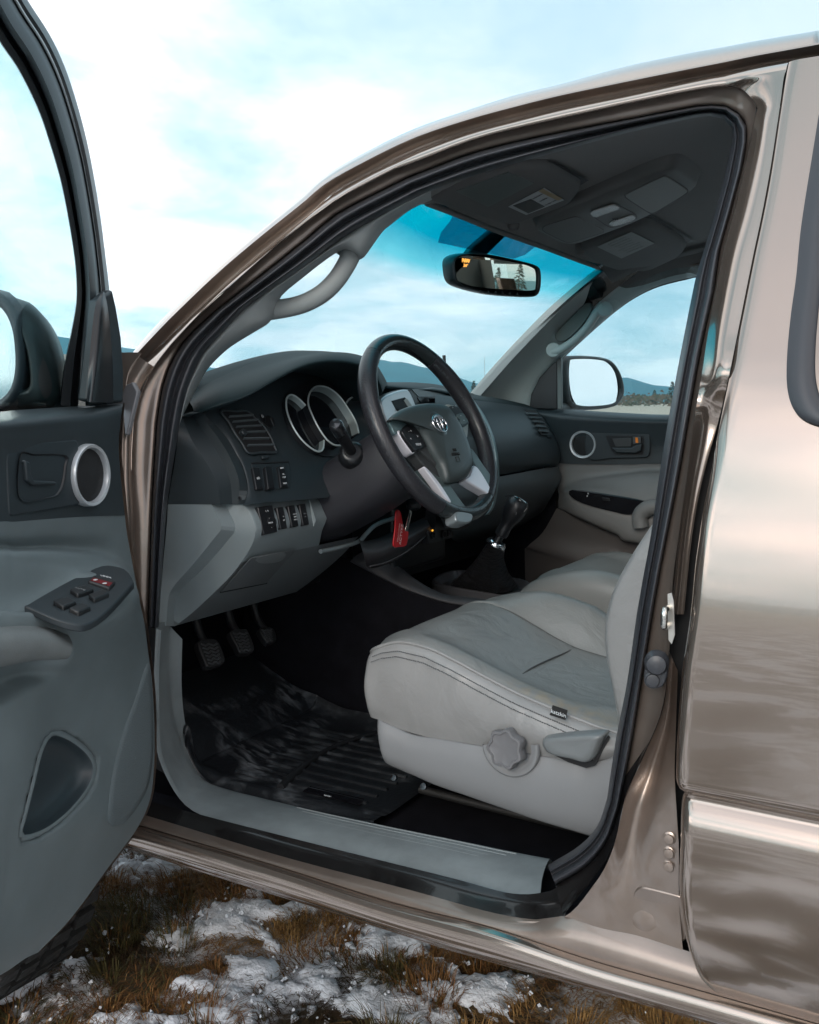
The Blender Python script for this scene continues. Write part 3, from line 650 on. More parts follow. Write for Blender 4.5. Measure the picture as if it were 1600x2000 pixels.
# map pocket: a curved hollow with its shade put into a dark grey
cc = sum(rimp, V()) / 60
def ppock(k, dt, sh=0):
    r = [cc + (p - cc) * k + DN * dt + DD * sh for p in rimp]; return r + [r[0]]
mk('map_pocket', *grid([ppock(1.13, -.0022), ppock(1.10, -.0002), ppock(1.05, .0004), ppock(1.0, -.001)]), DOORG, door)
mk('map_pocket', *grid([ppock(1.0, -.001), ppock(.975, -.004), ppock(.95, -.010), ppock(.86, -.020), ppock(.66, -.027), ppock(.35, -.031), ppock(.01, -.032)]), mat('pocket_shade_grey', (.030, .043, .050), .36, bump=.2, bscale=900), door)
CLO = mat('door_cloth', (.115, .142, .150), .85, bump=.9, bscale=420, bdist=.0012, detail=1)
mk('cloth_insert', *grid(clr), CLO, door)
# pull cup of the armrest
a_ = [[(-60, 1226), (0, 1224), (50, 1222), (100, 1226), (134, 1240)], [(-60, 1240), (0, 1240), (50, 1238), (102, 1242), (142, 1258)], [(-60, 1275), (0, 1270), (50, 1266), (100, 1265), (140, 1272)], [(-60, 1300), (0, 1297), (55, 1288), (100, 1286), (135, 1284)], [(-60, 1306), (0, 1303), (55, 1292), (100, 1289), (132, 1287)]]
patch('pull_handle', [[pD(u, v, t + .006) for u, v in r] for r, t in zip(a_, (.118, .146, .152, .142, .118))], mat('worn_pull', (.155, .17, .17), .6, bump=.3, bscale=700, var=.1, vscale=30), door, nu=6, nv=5)
# exterior mirror of this door, seen through its glass
mh = [(-70, 590), (0, 574), (38, 590), (72, 640), (90, 700), (96, 775), (78, 800), (0, 806), (-70, 800)]
MT = -.14
mo = [pP(p.x, p.y, dpt(.25, 1.3, MT), (DD * .94 + DN * .34)) for p in rs(mh, 48, True)]
MN = -(DD * .94 + DN * .34) * -1
mc = sum(mo, V()) / 48
def mring(s_, d): r = [mc + (p - mc) * s_ + MN * d for p in mo]; return r + [r[0]]
mir = mk('door_mirror', *grid([mring(.62, .004), mring(.66, .010), mring(.72, .010), mring(.9, -.01), mring(1.0, -.045), mring(1.0, -.08), mring(.9, -.13), mring(.6, -.165), mring(.02, -.175)]), mat('mirror_housing', (.022, .026, .027), .42, bump=.15, bscale=700), door)
gp = [(-80, 600), (-20, 590), (8, 604), (26, 640), (33, 690), (31, 735), (18, 768), (-10, 786), (-80, 792)]
gpl = [pP(p.x, p.y, dpt(.25, 1.3, MT) + MN * .012, MN) for p in rs(gp, 40, True)]
plate('mirror_glass', gpl, MN * .003, CHRM, mir)
gk = sum(gpl, V()) / 40
mk('mirror_bezel', *grid([[gk + (p - gk) * s_ + MN * d for p in gpl + gpl[:1]] for s_, d in ((.985, .004), (1.03, .012), (1.16, .012), (1.22, -.004), (1.28, -.03))]), RUB, mir)
plate('mirror_arm', [dpt(.02, 1.27, -.02), dpt(.16, 1.27, -.02), dpt(.2, 1.27, -.2), dpt(.1, 1.27, -.2)], V((0, 0, .05)), DARK, mir, bevel=.01)
# ================================================================ CAB SHELL
HS = .12
def pH(u, v, d=0): return pP(u, v, (.9, 0, 1.662 - d), (HS, 0, 1))
def hz(x, d=0): return 1.662 - d - HS * (x - .9)
# scuff plate and kick panel, one grey trim
ki = [(334, 1225), (333, 1319), (341, 1397), (359, 1459), (381, 1503), (409, 1531), (456, 1547), (520, 1563), (612, 1585), (728, 1610), (900, 1645), (1077, 1681)]
ko = [(305, 1227), (301, 1320), (302, 1400), (304, 1450), (311, 1483), (322, 1511), (335, 1536), (350, 1559), (370, 1579), (400, 1594), (450, 1608), (594, 1646), (740, 1683), (875, 1715), (982, 1746), (1056, 1750)]
n = 64
ri = [pS(p.x, p.y, -.225) for p in rs(ki, n)]; ro = [pS(p.x, p.y, -.085) for p in rs(ko, n)]
rows = [[p + V((0, -.03, -.03)) for p in ri], ri]
for t, h in ((.12, .010), (.35, .012), (.6, .010), (.8, .006)): rows.append([a.lerp(b, t) + V((0, .012 * math.sin(math.pi * t), h)) for a, b in zip(ri, ro)])
rows += [ro, [p + V((0, -.012, -.006)) for p in ro]]
SCUFF = mat('grey_sill_trim', (.21, .24, .248), .44, bump=.25, bscale=700, var=.20, vscale=13, bdist=.0005)
scuff = patch('sill_trim', rows, SCUFF, truck, nu=1, nv=3, auto=60)
i_ = [i for i, p in enumerate(ri) if 560 < proj(p)[0] < 1050]
for t in (.13, .21, .29, .37):
    q_ = [ri[i].lerp(ro[i], t) + V((0, .012 * math.sin(math.pi * t), .0108 if t > .2 else .0100)) for i in i_[int(t * 12):len(i_) - int(t * 18)]]
    tube('sill_rib', q_, .0013, mat('rib_grey', (.30, .33, .335), .4) if 'rib_grey' not in bpy.data.materials else bpy.data.materials['rib_grey'], scuff, n=6, steps=1)
# floor, tunnel side, firewall
FZ = .545
box('floor', (.55, 0, FZ - .03), (.95, 0, 0), (0, .70, 0), (0, 0, .03), CARPET, truck)
fw = [[V((1.30, y, FZ)) for y in (-.70, 0, .70)], [V((1.48, y, FZ + .06)) for y in (-.70, 0, .70)], [V((1.62, y, FZ + .22)) for y in (-.70, 0, .70)], [V((1.66, y, .95)) for y in (-.70, 0, .70)], [V((1.66, y, 1.18)) for y in (-.70, 0, .70)]]
patch('firewall', fw, CARPET, truck, nu=2, nv=3)
mk('kick_wall', [(1.33, .652, FZ), (1.66, .652, FZ), (1.66, .652, 1.1), (1.33, .652, 1.1)], [(0, 1, 2, 3)], RUBD, truck)
mk('kick_wall', [(1.07, -.70, FZ), (1.66, -.70, FZ), (1.66, -.70, 1.1), (1.07, -.70, 1.1)], [(0, 1, 2, 3)], CARPET, truck)
# inner structure behind the pillars
ROOFIN = mat('grey_cloth_trim', (.14, .14, .14), .9)
cols = [[(1475, 231), (1505, 240)], [(1459, 312), (1485, 320)], [(1412, 500), (1440, 503)], [(1358, 809), (1390, 815)], [(1310, 1200), (1345, 1200)], [(1250, 1490), (1345, 1500)], [(1190, 1672), (1360, 1750)], [(1140, 1770), (1380, 1890)]]
patch('pillar_inner', [[pS(u, v, -.095) for u, v in r] + [pS(r[1][0], r[1][1], -.095) + V((-.25, 0, 0))] for r in cols], RUBD, truck, nu=3, nv=4)
# cab walls behind the doors, right side outer skin, back wall with its window
def wall(nm, xs, ys, zs, m, hole=None):
    return None
CABX = -.72
def quads(nm, qs, m, par=None, thick=0):
    vs = []; fs = []
    for q in qs: fs.append(tuple(range(len(vs), len(vs) + len(q)))); vs += [V(p) for p in q]
    return mk(nm, vs, fs, m, par or truck, smooth=False, thick=thick)
# left rear inner wall
quads('rear_trim', [[(.30, .74, FZ), (CABX, .74, FZ), (CABX, .74, 1.24), (.28, .74, 1.24)], [(-.16, .735, 1.24), (.24, .735, 1.24), (.18, .60, 1.66), (-.10, .60, 1.66)], [(-.55, .735, 1.24), (CABX, .735, 1.24), (CABX, .60, 1.66), (-.58, .60, 1.66)], [(-.55, .64, 1.56), (-.16, .64, 1.56), (-.10, .60, 1.67), (-.58, .60, 1.67)]], GREY)
# right side: inner wall behind the passenger door with the quarter window left open
quads('rear_trim', [[(.2, -.74, FZ), (CABX, -.74, FZ), (CABX, -.74, 1.24), (.2, -.74, 1.24)], [(.18, -.735, 1.24), (.02, -.735, 1.24), (.02, -.60, 1.66), (.18, -.60, 1.66)], [(-.60, -.735, 1.24), (CABX, -.735, 1.24), (CABX, -.60, 1.66), (-.60, -.60, 1.66)], [(.02, -.615, 1.648), (-.60, -.615, 1.648), (-.60, -.60, 1.69), (.02, -.60, 1.69)]], GREY)
bw = [(CABX, .74, FZ), (CABX, -.74, FZ), (CABX, -.74, 1.24), (CABX, .74, 1.24)]
quads('back_wall', [bw, [(CABX, .74, 1.24), (CABX, .55, 1.24), (CABX, .50, 1.66), (CABX, .61, 1.66)], [(CABX, -.74, 1.24), (CABX, -.55, 1.24), (CABX, -.50, 1.66), (CABX, -.61, 1.66)], [(CABX, .51, 1.60), (CABX, -.51, 1.60), (CABX, -.61, 1.70), (CABX, .61, 1.70)]], GREY)
PRV2 = bpy.data.materials.new('clear_quarter_glass'); PRV2.use_nodes = True; glass(PRV2, (.96, .95, .92), .6)
quads('quarter_window', [[(.03, -.79, 1.24), (-.60, -.79, 1.24), (-.60, -.665, 1.655), (.03, -.665, 1.655)]], PRV2)
quads('rear_window', [[(CABX, .55, 1.24), (CABX, -.55, 1.24), (CABX, -.51, 1.60), (CABX, .51, 1.60)]], DG)
yy = lambda z: skin(z)
zz = [.52, .6, .7, .85, 1.0, 1.1, 1.2, 1.235]
ro_ = [[V((x, -yy(z), z)) for x in (1.24, .8, .3, -.2, CABX - .03)] for z in zz]
patch('passenger_side', ro_, PAINT, truck, nu=2, nv=2)
tz = [1.665, 1.69, 1.715, 1.74]
patch('passenger_side', [[V((x, -yy(z), z)) for x in (.75, .3, -.2, CABX - .03)] for z in tz], PAINT, truck, nu=2, nv=2)
quads('passenger_side', [[(.20, -yy(1.235), 1.235), (.03, -yy(1.235), 1.235), (.03, -yy(1.6), 1.6), (.20, -yy(1.6), 1.6)]], PAINT)
quads('passenger_side', [[(-.58, -yy(1.235), 1.235), (CABX - .03, -yy(1.235), 1.235), (CABX - .03, -yy(1.6), 1.6), (-.58, -yy(1.6), 1.6)]], PAINT)
quads('cab_back', [[(CABX - .03, .88, .52), (CABX - .03, -.88, .52), (CABX - .03, -.86, 1.235), (CABX - .03, .86, 1.235)], [(CABX - .03, .86, 1.235), (CABX - .03, .56, 1.235), (CABX - .03, .52, 1.60), (CABX - .03, .68, 1.60)], [(CABX - .03, -.86, 1.235), (CABX - .03, -.56, 1.235), (CABX - .03, -.52, 1.60), (CABX - .03, -.68, 1.60)], [(CABX - .03, .68, 1.60), (CABX - .03, -.68, 1.60), (CABX - .03, -.60, 1.74), (CABX - .03, .60, 1.74)]], PAINT)
# bonnet and wings ahead of the cab, below the driver's line of sight
hood = [[V((1.45, y, z)) for y, z in ((.80, 1.06), (.5, 1.13), (0, 1.15), (-.5, 1.13), (-.80, 1.06))], [V((2.0, y, z)) for y, z in ((.80, 1.03), (.5, 1.10), (0, 1.11), (-.5, 1.10), (-.80, 1.03))], [V((2.6, y, z)) for y, z in ((.74, .95), (.5, 1.0), (0, 1.02), (-.5, 1.0), (-.74, .95))]]
patch('bonnet', hood, PAINT, truck, nu=4, nv=4, thick=.02)
for s in (1, -1):
    a_ = [[V((x, s * y, z)) for x in xs] for xs, y, z in (((1.255, 1.45, 2.0, 2.6), .80, 1.06), ((1.25, 1.45, 2.0, 2.6), .87, 1.0), ((1.25, 1.45, 2.0, 2.6), .90, .86))]
    patch('wing', a_, PAINT, truck, nu=4, nv=4, thick=.01)
    arch = [[V((1.92 + r * math.cos(t), s * (.90 if k == 0 else .93 if k == 1 else .80), .42 + r * math.sin(t))) for t in [math.radians(175 - 170 * i / 14) for i in range(15)]] for k, r in enumerate((.52, .46, .46))]
    patch('wheel_arch', arch, PAINT, truck, nu=1, nv=2)
    quads('wing', [[(1.25, s * .90, .86), (1.25, s * .86, .54), (1.30, s * .86, .54), (1.29, s * .90, .86)]], PAINT)
quads('front_panel', [[(2.6, .74, .95), (2.6, -.74, .95), (2.62, -.8, .5), (2.62, .8, .5)]], PAINT)
# front wheel
TYR = mat('tyre_rubber', (.014, .013, .012), .8, bump=.6, bscale=60, bdist=.006)
for s in (1, -1):
    c = V((1.92, s * .78, .385))
    ty = lathe('front_wheel', c, (0, 1, 0), [(.20, -.11), (.30, -.125), (.365, -.115), (.385, -.08), (.388, 0), (.385, .08), (.365, .115), (.30, .125), (.20, .11)], TYR, truck, n=60, closed=True)
    vs = []; fs = []
    for k in range(44):
        a = 2 * math.pi * k / 44
        for b in (-.085, -.03, .03, .085):
            aa = a + (.05 if abs(b) < .05 else 0); e = V((math.cos(aa), 0, math.sin(aa))); t_ = V((-math.sin(aa), 0, math.cos(aa)))
            o = c + e * .390 + V((0, b, 0)); i0_ = len(vs)
            for p in (-1, 1):
                for q in (-1, 1):
                    for r in (-1, 1): vs.append(o + t_ * (.018 * p) + V((0, .022 * q, 0)) + e * (.008 * r))
            fs += [tuple(i0_ + i for i in f) for f in ((0, 1, 3, 2), (4, 6, 7, 5), (0, 4, 5, 1), (2, 3, 7, 6), (0, 2, 6, 4), (1, 5, 7, 3))]
    mk('tyre_tread', vs, fs, TYR, ty, smooth=False)
    lathe('rim', c, (0, s, 0), [(.20, .10), (.205, .115), (.19, .11), (.17, .05), (.06, .06), (.05, .09), (.001, .09)], SILV, ty, n=40)
# headliner
HX = [(838, 392), (905, 418), (970, 445), (1059, 477), (1130, 504), (1183, 524)]
hd = [pH(p.x, p.y, .004) for p in rs(HX, 25)]
edge = [pS(u, v, -.112) for u, v in l0[2 * NS - 2:4 * NS + 8]]
def redge(x):
    """left roof rail at distance x"""
    for a, b in zip(edge, edge[1:]):
        if b.x <= x <= a.x: return a.lerp(b, (a.x - x) / max(1e-6, a.x - b.x))
    return V((x, edge[-1].y, edge[-1].z)) if x < edge[-1].x else V((x, edge[0].y, edge[0].z))
hrows = []
for k in range(9):
    r = []
    f = (0, .06, .16, .3, .45, .6, .75, .88, 1)[k]
    x0 = hd[0].x; L = redge(x0 + (CABX - x0) * f)
    r.append(L + V((0, .02, -.004))); r.append(L + V((0, -.01, .004)))
    for p in hd[1:-1:2]:
        x = p.x + (CABX - p.x) * f; y = p.y * (1 + .05 * min(1, f * 3)); e = abs(y) / .55
        z = hz(x) if k else p.z
        z = z + (L.z + .012 - z) * max(0, (e - .72) / .28) ** 1.5 if k else z
        r.append(V((x, y, z)))
    r.append(V((L.x, -L.y + .01, L.z + .004))); r.append(V((L.x, -L.y - .02, L.z - .004)))
    hrows.append(r)
patch('headliner', hrows, HEAD, truck, nu=2, nv=4)
# roof corner lining above the passenger door and the header lip
tube('header_lip', [p + V((.004, 0, -.004)) for p in hd], .006, ROOFIN, truck, n=8, steps=1)
mk('header_panel', *grid([hd, [p + V((.03, 0, .012)) for p in hd], [p + V((.02, 0, .06)) for p in hd]]), RUBD, truck)
# windscreen: laminated glass with its green shade band
WG = bpy.data.materials.new('windscreen_glass'); WG.use_nodes = True; t_, tr = glass(WG, (.90, .97, .97), .8)
co = t_.nodes.new('ShaderNodeTexCoord'); sp_ = t_.nodes.new('ShaderNodeSeparateXYZ'); t_.links.new(co.outputs['Object'], sp_.inputs[0])
mr = t_.nodes.new('ShaderNodeMapRange'); mr.inputs[1].default_value = 1.565; mr.inputs[2].default_value = 1.635; t_.links.new(sp_.outputs[2], mr.inputs[0])
rp = t_.nodes.new('ShaderNodeValToRGB'); e = rp.color_ramp.elements; e[0].color = (.90, .97, .97, 1); e[1].color = (.0, .42, .56, 1)
k_ = e.new(.45); k_.color = (.22, .74, .82, 1)
t_.links.new(mr.outputs[0], rp.inputs[0]); t_.links.new(rp.outputs[0], tr.inputs[0])
er = [pY(u, v, y) for (u, v), y in zip([(936, 775), (996, 706), (1048, 651), (1098, 601), (1150, 556), (1186, 528)], (-.60, -.59, -.58, -.565, -.545, -.53))]
er = [2 * er[0] - er[1] + V((.10, -.02, -.06))] + er + [er[-1] + V((-.07, .015, .040))]
ws = []
for k, p in enumerate(er):
    r = []
    for y in (1.06, 1.0, .75, .5, .25, 0, -.25, -.5, -.75, -1.0, -1.06):
        r.append(V((p.x + .012 + .062 * (1 - min(1, y * y)), -p.y * y, p.z + .004 + .012 * (1 - min(1, y * y)))))
    ws.append(r)
patch('windscreen_pillar', [[V((p.x + .010, p.y + .004, p.z)) for p in er], [V((p.x + .012, p.y - .03, p.z + .004)) for p in er], [V((p.x - .04, p.y - .10, p.z - .005)) for p in er]], GBLK, truck, nu=3, nv=2)
wsc = patch('windscreen', ws, WG, truck, nu=3, nv=4)
FR = bpy.data.materials.new('dotted_frit'); FR.use_nodes = True; glass(FR, (.50, .66, .74), .2)
sd = (er[-4] - er[-2]).normalized()
def pW(u, v): return pP(u, v, pH(985, 450, .0) + V((-.004, 0, 0)), (sd.z, 0, -sd.x))
fq = [(880, 400), (884, 412), (876, 430), (858, 452), (852, 472), (880, 478), (930, 489), (1000, 504), (1022, 496), (1040, 482), (1066, 476), (1064, 466), (980, 436)]
plate('mirror_frit', [pW(u, v) + V((-.004, 0, -.002)) for u, v in fq], (-.001, 0, 0), FR, wsc)
# left windscreen pillar trim with its grab handle
ti = [(358, 806), (370, 783), (387, 753), (400, 728), (419, 706), (450, 678), (500, 647), (526, 630), (541, 604), (550, 578), (591, 543), (637, 507), (666, 490), (688, 492), (706, 506), (725, 484), (747, 453), (766, 437), (803, 409), (842, 391)]
to = [(350, 832), (356, 800), (366, 760), (378, 733), (397, 694), (420, 666), (450, 630), (473, 608), (500, 588), (525, 569), (570, 538), (612, 508), (645, 485), (662, 473), (690, 454), (715, 438), (735, 427), (760, 412), (800, 391), (842, 371)]
rows = []
for k, (off) in enumerate((-.100, -.108, -.135, -.165)):
    t = (0, .3, .75, 1)[k]
    rows.append([pS(a[0] + (b[0] - a[0]) * t, a[1] + (b[1] - a[1]) * t, off) for a, b in zip(to, ti)])
rows.insert(0, [pS(a[0] - (b[0] - a[0]) * .5, a[1] - (b[1] - a[1]) * .5, -.118) for a, b in zip(to, ti)])
rows.append([p + V((.035, -.004, .0)) for p in rows[-1]])
plt = patch('pillar_trim', rows, GREYP, truck, nu=3, nv=3)
hd_ = [(516, 606), (542, 604), (572, 599), (600, 590), (630, 573), (655, 549), (674, 521), (686, 496), (694, 468)]
hp = [pS(u, v, -.165) for u, v in hd_]
tube('grab_handle', hp, lambda t: .0165 + .003 * (abs(t - .5) * 2) ** 3, GREYP, plt, n=16, steps=8)
# right windscreen pillar
rl = [(936, 775), (996, 706), (1048, 651), (1098, 601), (1150, 556), (1186, 528), (1215, 506), (1250, 490)]
rm = [(985, 784), (1030, 722), (1078, 668), (1128, 622), (1172, 584), (1210, 556), (1245, 535), (1290, 514)]
rg = [(1036, 798), (1050, 744), (1098, 697), (1150, 649), (1200, 606), (1242, 577), (1290, 555), (1362, 537)]
rows = [[pY(u, v, -.575) for u, v in rl], [pY(u + 3, v + 3, -.585) for u, v in rl], [pY(u, v, -.66 + .01 * 0) for u, v in rm], [pY(u, v, -.70) for u, v in rg], [pY(u, v, -.72) for u, v in rg]]
rows.insert(0, [p + V((.04, 0, .0)) for p in rows[0]])
RPT = mat('daylit_pillar_trim', (.36, .39, .385), .5, bump=.15, bscale=700, bdist=.0004)  # paler copy of the pillar grey, the daylight on it put into the colour
rpt = patch('pillar_trim', rows, RPT, truck, nu=3, nv=3)
rec = [(1087, 655), (1098, 640), (1120, 618), (1140, 597), (1152, 591), (1158, 597), (1155, 612), (1140, 635), (1122, 654), (1105, 666), (1091, 667)]
rc = [pY(p.x, p.y, -.640) for p in rs(rec, 30, True)]
plate('handle_recess', [p + V((0, .010, 0)) for p in rc], (0, -.02, 0), mat('recess_grey', (.075, .082, .08), .6), rpt, bevel=.002)
hb2 = [pY(u, v, -.640) for u, v in [(1080, 688), (1095, 683), (1118, 668), (1145, 642), (1165, 612), (1180, 596)]]
tube('grab_handle', hb2, lambda t: .0125 + .004 * (abs(t - .5) * 2) ** 3, RPT, rpt, n=12, steps=6)
for u, v in ((1182, 604), (1081, 684)):
    lathe('screw_cap', pY(u, v, -.634), (-.3, 1, .1), [(.021, -.01), (.021, .004), (.019, .006), (.001, .007)], RPT, rpt, n=24)
tube('window_edge', [p + V((.0, .004, 0)) for p in [pY(u, v, -.715) for u, v in rg[2:]]], .007, RUB, truck, n=8, steps=4)
# upper rail over the passenger window
tr_ = [[pY(u, v, -.60) for u, v in ((1186, 528), (1230, 520), (1300, 500), (1380, 470))], [pY(u, v, -.66) for u, v in ((1200, 560), (1245, 548), (1300, 528), (1380, 508))], [pY(u, v, -.71) for u, v in ((1238, 579), (1287, 556), (1334, 544), (1400, 532))]]
for r in tr_:
    r.append(r[-1] + V((-.12, 0, .02))); r.append(r[-1] + V((-.25, 0, .03)))
patch('roof_side_trim', tr_, HEAD, truck, nu=4, nv=3)
# ---------------------------------------------------------------- sun visors, overhead console
def visor(nm, outl, d, m, par=truck):
    o = [pH(p.x, p.y, d) for p in rlin(outl, 90)]; c = sum(o, V()) / 90
    r = lambda s_, dz: [c + (p - c) * s_ + V((0, 0, dz)) for p in o + o[:1]]
    return mk(nm, *grid([r(.02, -.006), r(.5, -.006), r(.9, -.006), r(.965, -.004), r(.99, .001), r(1.0, .008), r(.98, .016), r(.5, .018), r(.02, .018)]), m, par)
VIS = mat('grey_visor_vinyl', (.095, .093, .092), .8, bump=.25, bscale=600, bdist=.0004, var=.06, vscale=9)
v1 = visor('sun_visor', [(846, 389), (994, 437), (1008, 436), (1113, 397), (1133, 372), (1136, 358), (1075, 323), (1010, 320), (912, 350), (822, 384)], .012, VIS)
vd = .0195
cov = mat('mirror_cover', (.075, .088, .086), .55, bump=.2, bscale=500)
plate('mirror_cover', [pH(u, v, vd) for u, v in [(890, 374), (954, 405), (1044, 358), (993, 338)]], (0, 0, .003), cov, v1, bevel=.001)
LBL = mat('label_paper', (.32, .33, .34), .6, var=.1, vscale=60); LBK = mat('label_black', (.025, .022, .02), .5); LBO = mat('label_orange', (.26, .19, .10), .6)
def hq(nm, q, d, m, par): return plate(nm, [pH(u, v, d) for u, v in q], (0, 0, .0006), m, par, smooth=False)
lbl = hq('warning_label', [(993, 404), (1028, 420), (1102, 391), (1063, 367)], vd + .0006, LBL, v1)
hq('label_panel', [(1002, 402), (1032, 417), (1064, 404), (1037, 389)], vd + .0012, LBK, lbl)
hq('label_stripe', [(1052, 374), (1060, 369), (1099, 388), (1090, 392)], vd + .0012, LBO, lbl)
hx = pH(1063, 367, 0) - pH(993, 404, 0); hy = pH(993, 404, 0) - pH(1028, 420, 0)
for k, (u, v, s_) in enumerate(((1050, 384, 'WARNING'), (1062, 390, 'AIRBAG'), (1076, 396, 'SEAT BELTS'))):
    text('lettering', s_, pH(u, v, vd + .0014), -hx, hy, .005, LBK, lbl, ext=.0001)
quads('visor_slot', [[pH(*p, .006) for p in ((1066, 316), (1080, 314), (1150, 352), (1134, 362))]], RUBD)
quads('visor_slot', [[pH(*p, .006) for p in ((1250, 420), (1266, 418), (1352, 468), (1336, 478))]], RUBD)
v2 = visor('sun_visor', [(1129, 486), (1172, 514), (1210, 527), (1232, 525), (1262, 530), (1328, 499), (1340, 484), (1336, 470), (1262, 428), (1187, 462)], .014, VIS)
l2 = hq('visor_label', [(1166, 482), (1233, 453), (1279, 475), (1214, 505)], .0225, mat('label_grey', (.20, .21, .205), .65, var=.08, vscale=80), v2)
hx2 = pH(1233, 453, 0) - pH(1166, 482, 0); hy2 = pH(1166, 482, 0) - pH(1214, 505, 0)
DIMT = mat('dim_print', (.12, .125, .12), .6)
for i in range(7):
    f = .12 + i * .125
    a = V((1166, 482)).lerp(V((1214, 505)), f); b = V((1233, 453)).lerp(V((1279, 475)), f); c0 = a.lerp(b, .5)
    text('lettering', ('CHILDREN CAN BE KILLED', 'OR INJURED BY THE AIRBAG', 'NEVER PUT A CHILD SEAT', 'IN THE FRONT SEAT', 'SIT AS FAR BACK AS YOU CAN', 'ALWAYS USE SEAT BELTS', 'AND CHILD RESTRAINTS')[i], pH(c0.x, c0.y, .0232), -hx2, hy2, .0042, DIMT, l2, ext=.0001)
for (u, v) in ((1003, 437), (1133, 487)):
    lathe('visor_clip', pH(u, v, .014), (0, 0, -1), [(.012, -.014), (.012, .006), (.009, .012), (.001, .013)], VIS, truck, n=16)
CON = mat('grey_console', (.085, .084, .082), .55, bump=.15, bscale=700, bdist=.0004)
oc = [(1028, 443), (1315, 321), (1374, 363), (1250, 432), (1109, 485)]
o = [pH(p.x, p.y, .022) for p in rlin(oc, 120, .25)]; c = sum(o, V()) / 120
r_ = lambda s_, dz: [c + (p - c) * s_ + V((0, 0, dz)) for p in o + o[:1]]
ocm = mk('overhead_console', *grid([r_(.02, 0), r_(.5, 0), r_(.95, 0), r_(.98, .003), r_(1.0, .012), r_(1.05, .028)]), CON, truck)
def rp_(nm, q, d, m, par, th=.003, bv=.0012):
    return plate(nm, [pH(p.x, p.y, d) for p in rlin(q, 60, .3)], (0, 0, th), m, par, bevel=bv)
def gap(q, d, par, k=1.035):
    cx = sum(a for a, b in q) / len(q); cy = sum(b for a, b in q) / len(q)
    rp_('panel_gap', [(cx + (a - cx) * k, cy + (b - cy) * k) for a, b in q], d, RUBD, par, .001, 0)
q = [(1219, 384), (1225, 379), (1295, 345), (1302, 345), (1342, 370), (1344, 376), (1280, 415), (1270, 417)]
gap(q, .0228, ocm); rp_('glasses_door', q, .0245, mat('console_panel', (.105, .104, .099), .5), ocm)
q = [(1050, 446), (1120, 424), (1130, 424), (1180, 450), (1180, 454), (1115, 474), (1106, 474)]
gap(q, .0228, ocm, 1.02); rp_('console_panel', q, .0235, CON, ocm)
q = [(1149, 416), (1196, 399), (1205, 400), (1243, 420), (1243, 428), (1200, 444), (1190, 444)]
gap(q, .0228, ocm); lu = rp_('map_lamp', q, .024, CON, ocm)
LENS = mat('clear_lens', (.32, .31, .30), .18, bump=.7, bscale=250, spec=.8, bdist=.002)
rp_('lens', [(1152, 415), (1198, 400), (1211, 406), (1207, 410), (1165, 425), (1156, 424)], .027, LENS, lu)
rp_('lens', [(1189, 438), (1194, 434), (1234, 421), (1242, 424), (1242, 429), (1205, 442), (1196, 442)], .027, LENS, lu)
for i in range(3): hq('lamp_mark', [(1196 + i * 4, 427), (1198 + i * 4, 426.3), (1200 + i * 4, 430), (1198 + i * 4, 430.7)], .0276, RUBD, lu)
# ================================================================ DASHBOARD
dash = empty('dashboard', (1.2, 0, 0)); dash.parent = truck; dash.matrix_parent_inverse = Matrix.Translation(-truck.location)
BRN0 = mat('edge_plastic', (.10, .095, .10), .45)
A3, B3, G3 = pY(412, 817, .668), pY(484, 970, .666), V((1.172, .37, 1.26))
FN = (B3 - A3).cross(G3 - A3).normalized()
if FN.x > 0: FN = -FN
def pF(u, v, d=0): return pP(u, v, A3 + FN * d, FN)     # the instrument face, d towards the driver
FU = (pF(520, 860) - pF(528, 900)).normalized(); FR = V((0, -1, 0)); FR = (FR - FN * FR.dot(FN)).normalized()
C3u = [(395, 801), (412, 817), (440, 847), (462, 885), (480, 917), (486, 945), (484, 970), (477, 985)]
lip_px = [(395, 801), (432, 787), (500, 762), (560, 730), (610, 712), (660, 708), (720, 720), (760, 760)]
rows = []
for k in range(8):
    t = k / 7; r = [pF(*C3u[k], .0)]
    e = V((764, 770)).lerp(V((640, 971)), t)
    for j in range(1, 8):
        a = V(lip_px[j]); b = V((C3u[7][0] + (e.x - C3u[7][0]) * j / 7, 985 - 13 * j / 7)); q = a.lerp(b, t) if k else a
        r.append(pF(q.x, q.y))
    r[0] = r[0] - FN * .004
    rows.append(r)
# the face is left open where the vent sits
face = patch('instrument_face', rows, DARK, dash, nu=4, nv=3)
# side of the dashboard that faces the door: cap, chamfer, return
S_ = [(352, 812), (348, 850), (342, 900), (334, 945), (328, 985)]
c1 = [(356, 815), (376, 862), (404, 905), (424, 945), (430, 985)]
c2 = [(372, 808), (404, 852), (433, 897), (449, 938), (454, 985)]
c3 = [(395, 801), (440, 847), (468, 895), (485, 942), (477, 985)]
cap = [[pY(*a, .722), pY(*b, .706), pY(*c, .676), pY((c[0] + d[0]) / 2, (c[1] + d[1]) / 2, .672), pF(*d, -.004)] for a, b, c, d in zip(S_, c1, c2, c3)]
CAPM = DARKM
def sharp(nm, rws, m, par, nv=5):
    """columns stay sharp, rows are smoothed"""
    cols = [curve([r[j] for r in rws], nv) for j in range(len(rws[0]))]
    g = [[c[i] for c in cols] for i in range(len(cols[0]))]
    return mk(nm, *grid(g), m, par, auto=18)
top_cap = [pY(350, 796, .722), pY(366, 793, .706), pY(380, 790, .676), pY(390, 790, .672), pF(400, 793, -.004)]
sharp('end_cap', cap, CAPM, dash)
s2 = [(328, 985), (326, 1022), (323, 1056), (319, 1100), (315, 1150), (312, 1182), (309, 1224)]
d1 = [(413, 985), (432, 1027), (418, 1052), (372, 1108), (336, 1150), (328, 1178), (325, 1222)]
